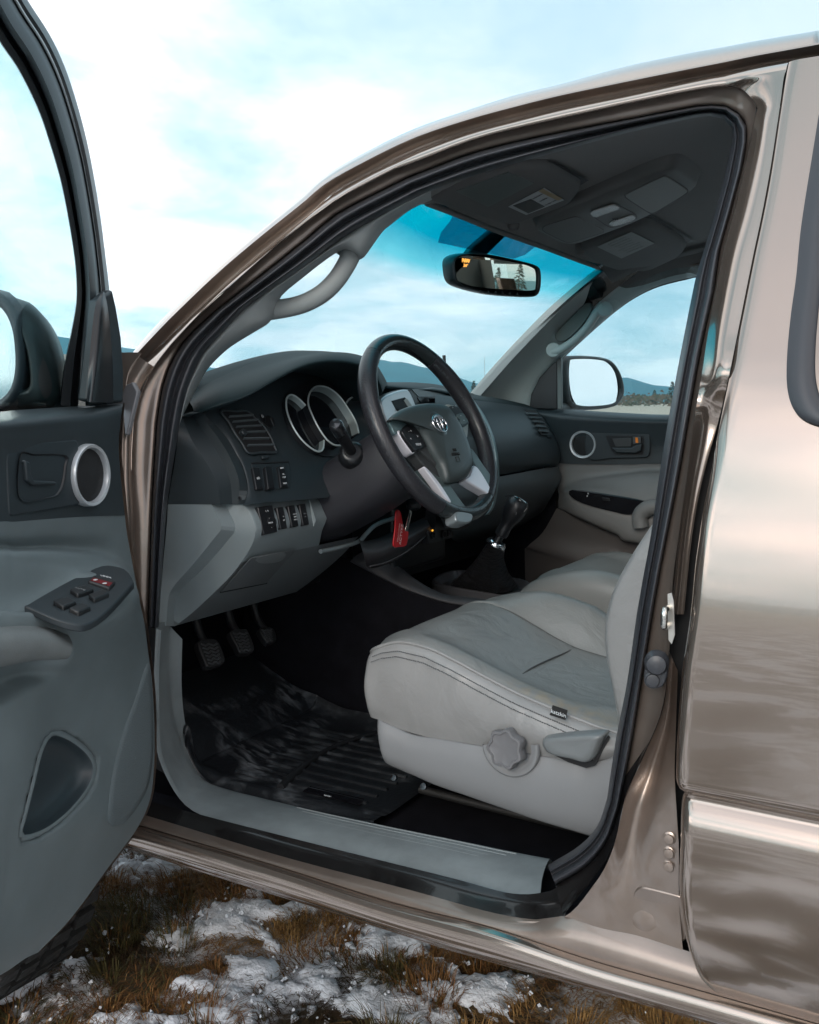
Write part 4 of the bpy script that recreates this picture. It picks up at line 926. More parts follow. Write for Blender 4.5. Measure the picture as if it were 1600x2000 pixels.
d2 = [(440, 985), (460, 1030), (443, 1058), (397, 1110), (352, 1152), (342, 1180), (339, 1223)]
d3 = [(477, 985), (497, 1030), (492, 1064), (455, 1120), (402, 1173), (372, 1200), (342, 1223)]
low = [[pY(*a, .724), pY(*b, .707), pY(*c, .676), pY(*d, .664)] for a, b, c, d in zip(s2, d1, d2, d3)]
sharp('end_cap', low, GREY, dash, 4)
# knee bolster in grey
kx = [(477, 985), (490, 1006), (497, 1026), (498, 1042), (491, 1064), (472, 1098), (442, 1134), (405, 1170), (372, 1198), (340, 1223)]
kp = [pY(u, v, .664) for u, v in kx]
bl_edge = [(625, 972), (635, 995), (641, 1018), (638, 1038), (630, 1062), (624, 1080)]
def row_b(k, ys): return [V((kp[k].x + .012 * (.664 - y) * (0 if k > 6 else 1), y, kp[k].z)) for y in ys]
blk = []
for k in range(6):
    ye = pX(*bl_edge[k], kp[k].x).y; X = kp[k].x
    r = [kp[k] + V((.004, 0, 0)), kp[k] + V((0, -.006, 0))] + [V((X, .658 + (ye - .658) * t, kp[k].z)) for t in (.25, .5, .75, .96)]
    r += [V((X + .004, ye, kp[k].z)), V((X + .05, ye - .010, kp[k].z)), V((X + .13, ye - .015, kp[k].z))]
    blk.append(r)
patch('switch_block', blk, GREY, dash, nu=3, nv=4)
def pK(u, v, k=2, d=0): return pP(u, v, kp[k] + V((-d, 0, 0)), (kp[3] - kp[1]).cross(V((0, 1, 0))).normalized())
kn = (kp[3] - kp[1]).cross(V((0, 1, 0))).normalized()
if kn.x > 0: kn = -kn
def pB(u, v, d=0): return pP(u, v, kp[1].lerp(kp[3], .5) + kn * (d + .0015), kn)
lowk = [[V((kp[k].x + (.002 if k == 5 else 0), y, kp[k].z)) for y in (.664, .62, .55, .48, .40, .33, .27)] for k in range(5, 10)]
patch('knee_panel', lowk, mat('lower_grey_plastic', (.150, .165, .172), .5, bump=.22, bscale=900, var=.08, vscale=4, bdist=.0004), dash, nu=3, nv=4)
CVM = mat('brown_black_plastic', (.040, .037, .041), .5, bump=.2, bscale=800, bdist=.0004)
cvr = [[pX(u, v, x) for u, v in r] for r, x in (([(700, 1052), (712, 1056), (740, 1050), (790, 1028), (834, 1008)], 1.14), ([(704, 1062), (716, 1066), (745, 1060), (795, 1038), (836, 1018)], 1.10), ([(710, 1082), (720, 1084), (752, 1078), (802, 1052), (840, 1026)], 1.085), ([(716, 1104), (724, 1106), (760, 1096), (806, 1069), (843, 1034)], 1.10), ([(720, 1108), (728, 1110), (762, 1100), (808, 1072), (844, 1037)], 1.13))]
patch('column_cover', cvr, CVM, dash, nu=4, nv=4)
tube('cover_edge', [pX(u, v, 1.099) for u, v in [(722, 1106), (760, 1096), (806, 1069), (843, 1034)]], .0022, BRN0, dash, n=6)
tube('cover_edge', [pX(626, 1077, kp[5].x), pX(660, 1070, kp[5].x - .002), pX(700, 1058, kp[5].x - .005), pX(715, 1043, kp[5].x - .01), pX(735, 1025, kp[5].x - .01), pX(770, 1012, kp[5].x)], .005, GREY, dash, n=8)
# under-dash void
box('dash_back', (1.36, .36, 1.06), (.02, 0, 0), (0, .34, 0), (0, 0, .19), RUBD, dash)
box('dash_back', (1.30, -.28, 1.0), (.02, 0, 0), (0, .40, 0), (0, 0, .16), RUBD, dash)
# fuse cover and its pull
def pQ(u, v, d=0):
    a, b = kp[5], kp[7]; n_ = (b - a).cross(V((0, 1, 0))).normalized()
    if n_.x > 0: n_ = -n_
    return pP(u, v, a.lerp(b, .5) + n_ * d, n_)
fz = [(490, 1089), (578, 1073), (521, 1139), (431, 1156)]
fcov = plate('fuse_cover', [pQ(u, v, .006) for u, v in fz], pQ(500, 1100, 0) - pQ(500, 1100, .006), mat('cover_grey', (.142, .155, .162), .5, bump=.2, bscale=900, bdist=.0004), dash, bevel=.002)
plate('finger_pull', [pQ(p.x, p.y, .0068) for p in rs([(502, 1089), (556, 1079), (552, 1094), (530, 1100), (506, 1099)], 20, True)], pQ(500, 1100, 0) - pQ(500, 1100, .002), mat('pull_light', (.21, .23, .235), .5), fcov, bevel=.001)
def line(nm, pts, f, r, m, par): return tube(nm, [f(u, v) for u, v in pts], r, m, par, n=6, steps=2)
line('seam', [(431, 1157), (476, 1148), (521, 1139)], lambda u, v: pQ(u, v, .005), .0016, RUBD, fcov)
# switches
SWM = mat('switch_plastic', (.012, .013, .015), .35)
def key(nm, q, f, par, h=.006, n_=FN, m=SWM, bev=.002):
    return plate(nm, [f(u, v, h) for u, v in q], -n_ * (h + .006), m, par, bevel=bev)
def lbl_(s, u, v, f, h, par, m=WHITE, ux=V((0, -1, 0)), uy=V((0, 0, 1)), d=.0068): return text('lettering', s, f(u, v, d), ux, uy, h, m, par, ext=.0001)
ms = key('mirror_switch', [(504, 990), (533, 986), (543, 1039), (516, 1045)], pB, dash, .003, kn)
lathe('mirror_dial', pB(529, 1020, .003), kn, [(.010, 0), (.0095, .006), (.001, .007)], SWM, ms, n=20)
KU = (kp[1] - kp[3]).normalized()
lbl_('L  R', 522, 998, pB, .0036, ms, d=.0035, uy=KU); lbl_('MIRROR', 529, 1021, pB, .0026, ms, d=.0105, uy=KU)
for u, v in ((526, 1013), (531, 1031)): lbl_('^', u, v, pB, .003, ms, d=.0105, uy=KU)
k1 = key('switch', [(541, 991), (554, 989), (562, 1032), (549, 1034)], pB, dash, .005, kn)
lbl_('OFF', 555, 1016, pB, .0026, k1, d=.0054, uy=KU); lbl_('==', 554, 1009, pB, .0028, k1, d=.0054, uy=KU)
k2 = key('switch', [(563, 988), (576, 986), (584, 1028), (571, 1030)], pB, dash, .005, kn)
for i, s in enumerate(('CLUTCH', 'START', 'CANCEL')): lbl_(s, 576 + i * .8, 1004 + i * 5.3, pB, .0021, k2, d=.0054, uy=KU)
k3 = key('switch', [(585, 985), (597, 983), (605, 1025), (593, 1027)], pB, dash, .005, kn)
DIM = mat('dim_white', (.25, .28, .30), .5)
lbl_('RSCA', 596, 1003, pB, .0023, k3, DIM, d=.0054, uy=KU); lbl_('OFF', 597, 1009, pB, .0023, k3, DIM, d=.0054, uy=KU)
plate('block_rib', [pB(604, 977, .002), pB(616, 1016, .004), pB(612, 1028, .002)], kn * .0015, mat('rib_light', (.26, .30, .31), .45), dash)
rec_ = plate('switch_panel', [pF(u, v, .002) for u, v in [(491, 905), (562, 902), (568, 920), (569, 938), (566, 953), (503, 958)]], -FN * .004, DARK, dash, bevel=.0015)
line('panel_shadow', [(492, 905), (528, 904), (563, 902)], lambda u, v: pF(u, v, .0025), .0018, RUBD, rec_)
ka = key('switch', [(493, 912), (508, 912), (515, 955), (501, 956)], pF, rec_, .006)
lbl_('#D', 505, 934, pF, .005, ka, d=.0064, uy=FU)
key('switch', [(518, 911), (532, 910), (538, 953), (524, 955)], pF, rec_, .010)
kc = key('switch', [(543, 910), (557, 909), (563, 950), (549, 952)], pF, rec_, .007)
for s, v, u in (('400W', 914, 551), ('AC', 926, 554), ('115V', 932, 555), ('100W', 944, 557)): lbl_(s, u, v, pF, .0034, kc, d=.0074, uy=FU)
lathe('screw', pF(468, 974, .002), FN, [(.004, 0), (.004, .002), (.001, .001)], RUBD, dash, n=12)
# the left air vent
vo = [(432, 804), (482, 803), (510, 828), (530, 858), (538, 882), (486, 884), (462, 850), (447, 824)]
vent = plate('air_vent', [pF(p.x, p.y, .001) for p in rs(vo, 60, True)], FN * .003, mat('vent_void', (.006, .006, .007), .6), dash, bevel=.001)
v_in = [pF(p.x, p.y, .006) for p in rs(vo, 60, True)]
tube('vent_frame', [pF(*p, .004) for p in [(432, 803), (458, 803), (483, 803), (497, 815), (511, 828), (522, 842), (531, 858), (536, 872), (539, 883), (512, 884), (486, 885), (473, 866), (462, 851), (453, 836), (446, 823)]], .0026, DARKM, vent, n=8, steps=4, closed=True)
for a, b in (((446, 816), (493, 813)), ((453, 826), (502, 822)), ((460, 836), (510, 833)), ((466, 847), (517, 845)), ((474, 859), (525, 858)), ((482, 872), (533, 871))):
    a, b = pF(*a, .003), pF(*b, .003); c = a.lerp(b, .5)
    box('vane', c, (b - a) / 2, FN * .005 + FU * .0016, FU * .0009, mat('vane_grey', (.085, .102, .110), .4) if 'vane_grey' not in bpy.data.materials else bpy.data.materials['vane_grey'], vent)
lathe('vane_tab', pF(474, 846, .006), FN, [(.007, -.003), (.007, .005), (.005, .007), (.001, .007)], DARK, vent, n=14)
box('vent_dial', pF(518, 893, .004), FR * .010, FU * .004, FN * .003, DARK, dash, bevel=.002)
box('dimmer_panel', pF(520, 825, .001), FR * .013 + FU * -.010, FU * .009, FN * .001, BLK, dash, bevel=.001)
lathe('dimmer_dial', pF(526, 824, .001), FN, [(.012, 0), (.0115, .004), (.001, .005)], BLK, dash, n=20)
lbl_('O', 513, 813, pF, .006, dash, d=.0028, uy=FU)
for i in range(5): lbl_('-', 529 + i * 1.2, 818 + i * 3, pF, .004, dash, d=.0064, uy=FU)
# instrument cluster
clus = plate('gauge_cluster', [pF(p.x, p.y, .0015) for p in rs([(556, 772), (600, 745), (660, 742), (715, 765), (728, 850), (690, 880), (632, 892), (590, 866), (566, 832)], 60, True)], FN * .002, mat('cluster_black', (.014, .016, .019), .4), dash)
def collar(nm, pts, d0, d1, m, closed=False, w=.0035):
    f = rs(pts, 60, closed)
    cu = sum(p.x for p in f) / len(f); cv = sum(p.y for p in f) / len(f)
    rim = [pF(p.x, p.y, d1) for p in f]
    inn = [pF(p.x + (cu - p.x) * .02, p.y + (cv - p.y) * .02, d1) for p in f]; back = [pF(p.x + (cu - p.x) * .05, p.y + (cv - p.y) * .05, d1) - FN * (d1 - d0) for p in f]
    ri_ = tube(nm, rim, .0019, m, clus, n=8, steps=1)
    mk('ring_wall', *grid([inn, back]), WALL, ri_)
    return mk('ring_wall', *grid([rim, [q - FN * (d1 - d0) for q in rim]]), bpy.data.materials['cluster_black'], ri_)
WALL = mat('satin_wall', (.42, .50, .50), .32, .6)
RING = mat('satin_ring', (.62, .70, .70), .28, .4)
g1 = [(597, 792), (584, 779), (570, 771), (561, 776), (559, 790), (562, 808), (572, 833), (588, 857), (606, 874), (622, 882), (631, 877), (633, 860)]
g2 = [(664, 870), (653, 869), (638, 858), (621, 833), (608, 806), (602, 787), (604, 770), (612, 758), (624, 754), (642, 758), (662, 773), (681, 799), (695, 824), (701, 846)]
g3 = [(674, 792), (683, 779), (697, 775), (715, 780), (732, 800), (742, 830)]
for gq, dd in ((g1, .016), (g2, .022), (g3, .014)): collar('gauge_ring', gq, .003, dd, RING)
for gq in (g1, g2): plate('gauge_face', [pF(p.x, p.y, .0045) for p in rs(gq, 40, True)], -FN * .0008, mat('gauge_glass', (.008, .009, .012), .12, coat=.5), clus)
# hood over the instruments and the top of the dashboard
lp3 = [pX(u, v, x) for (u, v), x in zip([(378, 803), (397, 797), (432, 786), (465, 776), (500, 760), (540, 737), (590, 713), (640, 703), (690, 707), (725, 722), (741, 745), (748, 766)], [1.225, 1.185, 1.15, 1.135, 1.115, 1.10, 1.09, 1.085, 1.085, 1.09, 1.095, 1.10])]
cr3 = [pX(u, v, x) for (u, v), x in zip([(355, 782), (372, 768), (400, 752), (440, 738), (485, 722), (535, 707), (590, 694), (640, 688), (685, 692), (720, 706), (738, 730), (750, 752)], [1.34, 1.32, 1.28, 1.25, 1.23, 1.21, 1.20, 1.195, 1.195, 1.19, 1.19, 1.20])]
md3 = [a.lerp(b, .35) + V((-.004, 0, .006)) for a, b in zip(lp3, cr3)]
far = [V((p.x + .14, p.y, p.z - .012)) for p in cr3]; far2 = [V((1.55, p.y, 1.20)) for p in cr3]
und = [p + V((.006, 0, -.008)) for p in lp3]; und2 = [p + V((.05, 0, -.016)) for p in lp3]; und3 = [V((max(p.x + .10, pF(700, 800).x + .03), p.y * .98 + .005, p.z - .022)) for p in lp3]
HOODM = mat('dash_top_soft', (.010, .020, .023), .60, spec=.18, bump=.25, bscale=800, var=.06, vscale=5, bdist=.0004)
patch('instrument_hood', [und3, und2, und, lp3, md3, cr3, far, far2], HOODM, dash, nu=4, nv=3)
tr0 = [pX(u, v, x) for (u, v), x in zip([(742, 752), (800, 757), (860, 762), (930, 780), (985, 789), (1040, 800)], [1.16, 1.15, 1.14, 1.13, 1.125, 1.12])]
tr1 = [pX(u, v, x) for (u, v), x in zip([(742, 748), (800, 748.5), (855, 751), (930, 771), (985, 780), (1040, 793)], [1.25, 1.25, 1.25, 1.24, 1.22, 1.20])]
tr2 = [V((p.x + .15, p.y, p.z - .010)) for p in tr1]; tr3 = [V((1.55, p.y, 1.20)) for p in tr1]
patch('dash_top', [[p + V((.01, 0, -.01)) for p in tr0], tr0, tr1, tr2, tr3], HOODM, dash, nu=4, nv=3)
pr = [([(850, 770), (940, 783), (1000, 791), (1046, 800)], 1.124), ([(850, 800), (960, 806), (1030, 813), (1068, 826)], 1.088), ([(850, 850), (960, 850), (1050, 855), (1091, 870)], 1.052), ([(850, 900), (960, 900), (1060, 899), (1094, 896)], 1.042), ([(850, 945), (975, 928), (1050, 914), (1089, 909)], 1.056)]
rows = [[pX(u, v, x) for u, v in r] for r, x in pr]
for r in rows: r.append(r[-1] + V((.06, -.03, .0)))
patch('passenger_panel', rows, DARKM, dash, nu=5, nv=5)
pr = [([(850, 950), (975, 931), (1050, 917), (1090, 911)], 1.050), ([(850, 985), (975, 960), (1060, 940), (1096, 934)], 1.040), ([(860, 1010), (980, 992), (1060, 970), (1082, 962)], 1.058), ([(880, 1050), (985, 1030), (1040, 1010), (1060, 1000)], 1.13), ([(900, 1060), (985, 1045), (1040, 1025), (1060, 1015)], 1.3)]
rows = [[pX(u, v, x) for u, v in r] for r, x in pr]
for r in rows: r.append(r[-1] + V((.06, -.03, 0)))
gb = patch('glovebox', rows, mat('glovebox_grey', (.072, .080, .084), .5, bump=.22, bscale=900, var=.06, vscale=4, bdist=.0004), dash, nu=5, nv=4)
line('glovebox_seam', [(988, 969), (1004, 967)], lambda u, v: pX(u, v, 1.042), .0012, RUBD, gb)
pv = plate('air_vent', [pX(u, v, x) for (u, v), x in zip([(1024, 800), (1042, 801), (1062, 822), (1074, 848), (1058, 850), (1044, 826)], [1.108, 1.106, 1.074, 1.050, 1.050, 1.074])], (-.003, 0, 0), bpy.data.materials['vent_void'], dash)
for a, b in (((1029, 807), (1050, 808)), ((1036, 815), (1057, 816)), ((1042, 823), (1063, 825)), ((1047, 832), (1068, 834)), ((1053, 841), (1072, 843))):
    x = 1.092 - (a[1] - 805) * .0012; a, b = pX(*a, x), pX(*b, x); box('vane', a.lerp(b, .5), (b - a) / 2, V((.003, 0, .001)), V((0, 0, .0014)), bpy.data.materials['vane_grey'], pv)
plate('vent_tab', [pX(u, v, 1.054) for u, v in [(1069, 853), (1076, 853), (1077, 860), (1071, 860)]], (-.002, 0, 0), BLK, dash)
# centre stack: silver pods with the radio between them
def pC(u, v, d=0): return pP(u, v, V((1.145 - d, .1, 1.30)), (1, 0, -.22))
sp0 = [(745, 790), (750, 776), (768, 767), (790, 761), (800, 764), (812, 790), (830, 840), (800, 850), (765, 840)]
pod = plate('stack_trim', [pC(p.x, p.y, .012) for p in rs(sp0, 50, True)], (.02, 0, 0), SILV, dash, bevel=.004)
vq = [(765, 783), (791, 776), (804, 792), (812, 803), (786, 812), (774, 800)]
pvt = plate('air_vent', [pC(u, v, .0128) for u, v in vq], (.002, 0, 0), bpy.data.materials['vent_void'], dash)
plate('vent_cheek', [pC(u, v, .0136) for u, v in [(789, 782), (795, 778), (806, 794), (800, 799)]], (.001, 0, 0), mat('cheek_beige', (.42, .40, .36), .45), pvt)
box('vane', pC(786, 801, .0145), V((0, .02, .002)), V((.004, 0, 0)), V((0, 0, .001)), DARKM, pvt)
rad = plate('radio', [pC(u, v, .008) for u, v in [(795, 760), (850, 757), (925, 768), (950, 860), (830, 860)]], (.05, 0, 0), BLK, dash, bevel=.003)
plate('radio_display', [pC(u, v, .0095) for u, v in [(804, 760), (850, 758), (880, 762), (890, 774), (818, 775)]], (.002, 0, 0), mat('radio_teal', (.11, .14, .15), .25), rad)
plate('radio_slot', [pC(u, v, .0090) for u, v in [(838, 778), (882, 778), (884, 786), (842, 786)]], (.001, 0, 0), GBLK, rad)
plate('radio_button', [pC(u, v, .0098) for u, v in [(815, 776), (828, 776), (835, 787), (822, 787)]], (.002, 0, 0), SWM, rad, bevel=.001)
text('lettering', '>', pC(837, 783, .0095), (0, -1, 0), (0, 0, 1), .005, WHITE, rad)
# silver pod on the passenger side of the stack
pl_ = [(915, 776), (924, 782), (942, 812), (958, 846), (966, 875), (970, 905), (969, 945), (962, 985), (950, 1005)]
rows = [[pX(u - 8 + i * .5, v + 3, 1.065 - .008 * i) for i, (u, v) in enumerate(pl_)], [pX(u, v, 1.052 - .008 * i) for i, (u, v) in enumerate(pl_)], [pX(u + 4 - (0 if i > 1 else 2), v, 1.07 - .008 * i) for i, (u, v) in enumerate(pl_)], [pX(u + 6 - (0 if i > 1 else 4), v, 1.12 - .006 * i) for i, (u, v) in enumerate(pl_)]]
patch('stack_trim', rows, mat('silver_teal_trim', (.36, .44, .45), .32, .6), dash, nu=4, nv=3)
plate('stack_insert', [pX(u, v, 1.045) for u, v in [(921, 784), (930, 792), (946, 826), (957, 850), (952, 856), (938, 832)]], (.004, 0, 0), SILV, dash, bevel=.002)
ctl = plate('heater_panel', [pX(u, v, 1.085) for u, v in [(860, 925), (960, 920), (955, 1000), (905, 1035), (850, 1035)]], (.03, 0, 0), BLK, dash)
for u, v, r in ((905, 948, .014), (932, 962, .014), (902, 972, .012)): lathe('heater_knob', pX(u, v, 1.083), (-1, 0, .2), [(r, 0), (r * .95, .012), (r * .8, .015), (.001, .015)], SWM, ctl, n=20)
box('blue_lamp', pX(888, 955, 1.082), (0, .0015, 0), (.001, 0, 0), (0, 0, .008), mat('blue_backlight', (.0, .05, .12), .3, emit=(.02, .35, .9), estr=.6), ctl)
sock = plate('socket_panel', [pX(u, v, 1.09) for u, v in [(836, 1032), (884, 1026), (886, 1050), (838, 1063)]], (.02, 0, 0), SWM, dash, bevel=.002)
for u, v in ((845, 1045), (866, 1043), (876, 1040)): lathe('socket', pX(u, v, 1.089), (-1, 0, 0), [(.010, 0), (.010, .004), (.007, .004), (.006, -.002), (.001, -.002)], BLK, sock, n=16)
box('amber_lamp', pX(845, 1036, 1.088), (0, .002, 0), (.001, 0, 0), (0, 0, .0018), mat('amber_lamp', (.4, .15, .0), .3, emit=(1, .42, .04), estr=1.2), sock)
box('centre_stack', (1.21, -.02, 1.06), (.06, 0, 0), (0, .13, 0), (0, 0, .16), BLK, dash, bevel=.01)
# ---------------------------------------------------------------- steering column, stalks
WC = V((.914, .36, 1.2516)); tl = math.radians(26.4); yw = math.radians(-2.27)
RZ = Matrix.Rotation(yw, 3, 'Z')
WU = RZ @ V((math.sin(tl), 0, math.cos(tl))); WN = RZ @ V((-math.cos(tl), 0, math.sin(tl))); WR = WU.cross(WN).normalized()
if WR.y > 0: WR = -WR
COLM = mat('column_shroud', (.028, .028, .034), .48, bump=.3, bscale=900, bdist=.0004)
rows = []
for d, hw, hh, dz in ((-.04, .05, .045, -.012), (-.06, .072, .060, -.016), (-.12, .086, .070, -.028), (-.19, .092, .072, -.034), (-.26, .096, .072, -.036), (-.33, .096, .072, -.036)):
    c = WC + WN * d + WU * dz; r = []
    for j in range(24):
        a = 2 * math.pi * j / 24; ca, sa = math.cos(a), math.sin(a); e = .7
        r.append(c + WR * (hw * math.copysign(abs(ca) ** e, ca)) + WU * (hh * math.copysign(abs(sa) ** e, sa)))
    rows.append(r + r[:1])
patch('steering_column', [[WC + WN * -.04 + WU * -.012] * 25] + rows, COLM, truck, nu=1, nv=4)
sb_ = pY(684, 878, .455); stp = pY(655, 828, .53)
stk = tube('light_stalk', [sb_ + (sb_ - stp) * .6, sb_, sb_.lerp(stp, .5), sb_.lerp(stp, .9)], lambda t: .0105 + .0025 * min(1, max(0, (t - .45) * 3)), BLK, truck, n=18)
ax_ = (stp - sb_).normalized()
lathe('stalk_tip', stp - ax_ * .012, ax_, [(.0128, -.02), (.0135, 0), (.0130, .010), (.0105, .014), (.001, .016)], mat('stalk_gloss', (.016, .017, .02), .22, coat=.6), stk, n=24)
lathe('stalk_boot', sb_ - ax_ * .012, (ax_ + V((-.5, .1, .1))).normalized(), [(.026, -.02), (.026, .0), (.023, .005), (.018, .008), (.014, .008)], BLK, truck, n=28)
# ---------------------------------------------------------------- steering wheel
sw_ = empty('steering_wheel', WC); sw_.parent = truck; sw_.matrix_parent_inverse = Matrix.Translation(-truck.location)
def pWh(u, v, h=0): return pP(u, v, WC + WN * h, WN)
def wl_(x, y, h=0): return WC + WR * x + WU * y + WN * h
LEA = mat('smooth_leather', (.020, .026, .028), .26, bump=.08, bscale=350, bdist=.0005)
PERF = bpy.data.materials.new('perforated_leather'); PERF.use_nodes = True
pt = PERF.node_tree; pb = pt.nodes['Principled BSDF']; pb.inputs['Base Color'].default_value = (.022, .022, .026, 1); pb.inputs['Roughness'].default_value = .29
pc = pt.nodes.new('ShaderNodeTexCoord'); pvn = pt.nodes.new('ShaderNodeTexVoronoi'); pvn.inputs['Scale'].default_value = 330; pvn.inputs['Randomness'].default_value = .25
pt.links.new(pc.outputs['Object'], pvn.inputs['Vector']); pbp = pt.nodes.new('ShaderNodeBump'); pbp.inputs['Strength'].default_value = .45; pbp.inputs['Distance'].default_value = .0012
prp = pt.nodes.new('ShaderNodeValToRGB'); prp.color_ramp.elements[0].position = .15; prp.color_ramp.elements[1].position = .4
pt.links.new(pvn.outputs['Distance'], prp.inputs[0]); pt.links.new(prp.outputs[0], pbp.inputs['Height']); pt.links.new(pbp.outputs[0], pb.inputs['Normal'])
RM = .1848
def rimseg(a0, a1, m, nm, dr=0):
    vs = []; fs = []; n = max(4, int(abs(a1 - a0) / 2.5)); k = 20
    for i in range(n + 1):
        a = math.radians(a0 + (a1 - a0) * i / n); grip = .0015 * (math.exp(-((math.degrees(a) % 360 - 150) / 16) ** 2) + math.exp(-((math.degrees(a) % 360 - 30) / 16) ** 2))
        e = WR * math.cos(a) + WU * math.sin(a)
        for j in range(k):
            b = 2 * math.pi * j / k; rr_ = .0158 + dr + grip
            vs.append(WC + e * (RM + rr_ * math.cos(b)) + WN * (rr_ * 1.08 * math.sin(b)))
    for i in range(n):
        for j in range(k): fs.append((i * k + j, i * k + (j + 1) % k, (i + 1) * k + (j + 1) % k, (i + 1) * k + j))
    fs += [tuple(range(k)), tuple(range(n * k, (n + 1) * k))]
    return mk(nm, vs, fs, m, sw_, auto=60)
rimseg(55, 125, LEA, 'rim')
rimseg(125.6, 240, PERF, 'rim', .0002); rimseg(-60, 54.4, PERF, 'rim', .0002); rimseg(240.5, 252, LEA, 'rim', -.0002); rimseg(252.4, 287.6, LEA, 'rim', -.0002); rimseg(288, 299.5, LEA, 'rim', -.0002)
# stitching along the inside of the rim
sv = []; sf = []
for a0, a1 in ((126, 240), (-60, 54)):
    n = int((a1 - a0) / 1.1)
    for i in range(n):
        a = math.radians(a0 + (a1 - a0) * i / n); e = WR * math.cos(a) + WU * math.sin(a); t_ = -WR * math.sin(a) + WU * math.cos(a)
        p = WC + e * (RM - .0152) + WN * .0065; i0_ = len(sv); w1 = (WN * .0022 + e * .0012)
        sv += [p - w1 - t_ * .0004, p + w1 - t_ * .0002, p + w1 + t_ * .0008, p - w1 + t_ * .0006]
        sf.append((i0_, i0_ + 1, i0_ + 2, i0_ + 3))
ws_ = mk('stitching', sv, sf, mat('thread', (.07, .09, .095), .5), sw_, thick=.0008); ws_['kind'] = 'stuff'
def pod_(nm, outline, h0, h1, m, dome=0, bevel=.003, par=None):
    o = [pWh(p.x, p.y, h1) for p in rs(outline, 48, True)]
    return plate(nm, o, -WN * (h1 - h0), m, par or sw_, bevel=bevel)
AB = [(762, 819), (779, 802), (809, 791), (841, 787), (870, 791), (880, 800), (890, 814), (902, 834), (911, 855), (918, 875), (924, 898), (923, 911), (917, 926), (906, 936), (890, 942), (876, 942), (869, 930), (860, 907), (846, 884), (835, 864), (823, 844), (809, 829), (796, 820), (779, 817)]
HUBM = mat('airbag_vinyl', (.045, .057, .058), .42, bump=.35, bscale=420, bdist=.0006, detail=4)
ao = [pWh(p.x, p.y, .022) for p in rs(AB, 80, True)]; ac = sum(ao, V()) / 80
ar = lambda s_, h: [ac + (p - ac) * s_ + WN * h for p in ao + ao[:1]]
abm = mk('airbag_cover', *grid([ar(.985, -.012), ar(.998, -.006), ar(1.0, -.002), ar(.97, .002), ar(.90, .0065), ar(.75, .009), ar(.45, .0105), ar(.01, .011)]), HUBM, sw_)
# hub body behind the cover and the spokes
SPK = mat('spoke_silver', (.78, .77, .82), .30, .3); SPD = mat('spoke_dark', (.05, .054, .056), .4, bump=.2, bscale=800, bdist=.0004); SPT = mat('spoke_teal_satin', (.085, .12, .122), .32, .25)
pod_('hub', [(800, 850), (840, 810), (880, 810), (905, 860), (915, 910), (890, 935), (850, 905)], -.05, .015, SPD, par=sw_)
ls = pod_('spoke', [(764, 822), (790, 826), (812, 832), (826, 848), (840, 872), (852, 898), (862, 930), (858, 942), (835, 916), (808, 884), (790, 860), (772, 836)], -.014, .008, SPD)
pod_('spoke_inlay', [(762, 822), (800, 823), (790, 832), (774, 848), (766, 836)], -.006, .0115, mat('inlay_teal', (.20, .30, .32), .3, .4), par=ls)
pod_('spoke_inlay', [(777, 843), (783, 842), (797, 861), (810, 881), (805, 885), (790, 865)], -.006, .0125, SPK, par=ls)
bp_ = pod_('button_pad', [(786, 842), (805, 831), (811, 832), (832, 868), (829, 873), (813, 880), (809, 878)], .004, .0195, SWM, bevel=.0015)
for s, u, v in (('-  +', 801, 842), ('<', 803, 857), ('>', 816, 852)): text('lettering', s, pWh(u, v, .0199), WR, WU, .0056, WHITE, bp_, ext=.0001)
text('lettering', 'MODE', pWh(818, 868, .0199), WR, WU, .0046, WHITE, bp_, ext=.0001)
lb = pod_('spoke', [(826, 912), (840, 918), (856, 930), (872, 938), (906, 984), (921, 1001), (923, 1012), (895, 1012), (892, 998), (876, 980), (852, 948)], -.012, .012, SPT)
pod_('spoke_inlay', [(828, 912), (836, 916), (858, 942), (881, 978), (876, 978), (852, 945)], .0, .0155, SPK, par=lb, bevel=.002)
pod_('spoke_inlay', [(893, 999), (921, 1003), (923, 1016), (912, 1022), (893, 1017)], -.01, .0165, mat('inlay_grey', (.26, .29, .30), .32, .5), par=lb)
rb_ = pod_('spoke', [(919, 874), (930, 886), (948, 912), (967, 939), (969, 955), (965, 970), (955, 950), (935, 920), (924, 900)], -.012, .0115, SPT)
pod_('spoke_inlay', [(924, 909), (936, 916), (958, 952), (965, 971), (944, 959), (911, 938), (918, 927)], -.006, .0135, SPK, par=rb_)
rs_ = pod_('spoke', [(872, 790), (898, 797), (914, 824), (915, 832), (912, 856), (902, 836), (888, 812)], -.012, .010, mat('spoke_beige', (.40, .41, .38), .4, .4))
bp2 = pod_('button_pad', [(878, 794), (897, 796), (915, 823), (914, 829), (902, 833), (890, 814)], .004, .0195, SWM, bevel=.0015)
for q in ([(893, 810), (904, 807), (909, 814), (898, 819)], [(898, 820), (909, 815), (914, 823), (903, 830)]): pod_('pad_key', q, .012, .0215, SPT, par=bp2, bevel=.001)
for u, v in ((900, 811), (906, 820)): text('lettering', '-', pWh(u, v, .0220), WR, WU, .009, WHITE, bp2, ext=.0001)
for u, v in ((886, 799), (892, 796)): text('lettering', '\'', pWh(u, v, .0199), WR, WU, .009, WHITE, bp2, ext=.0001)
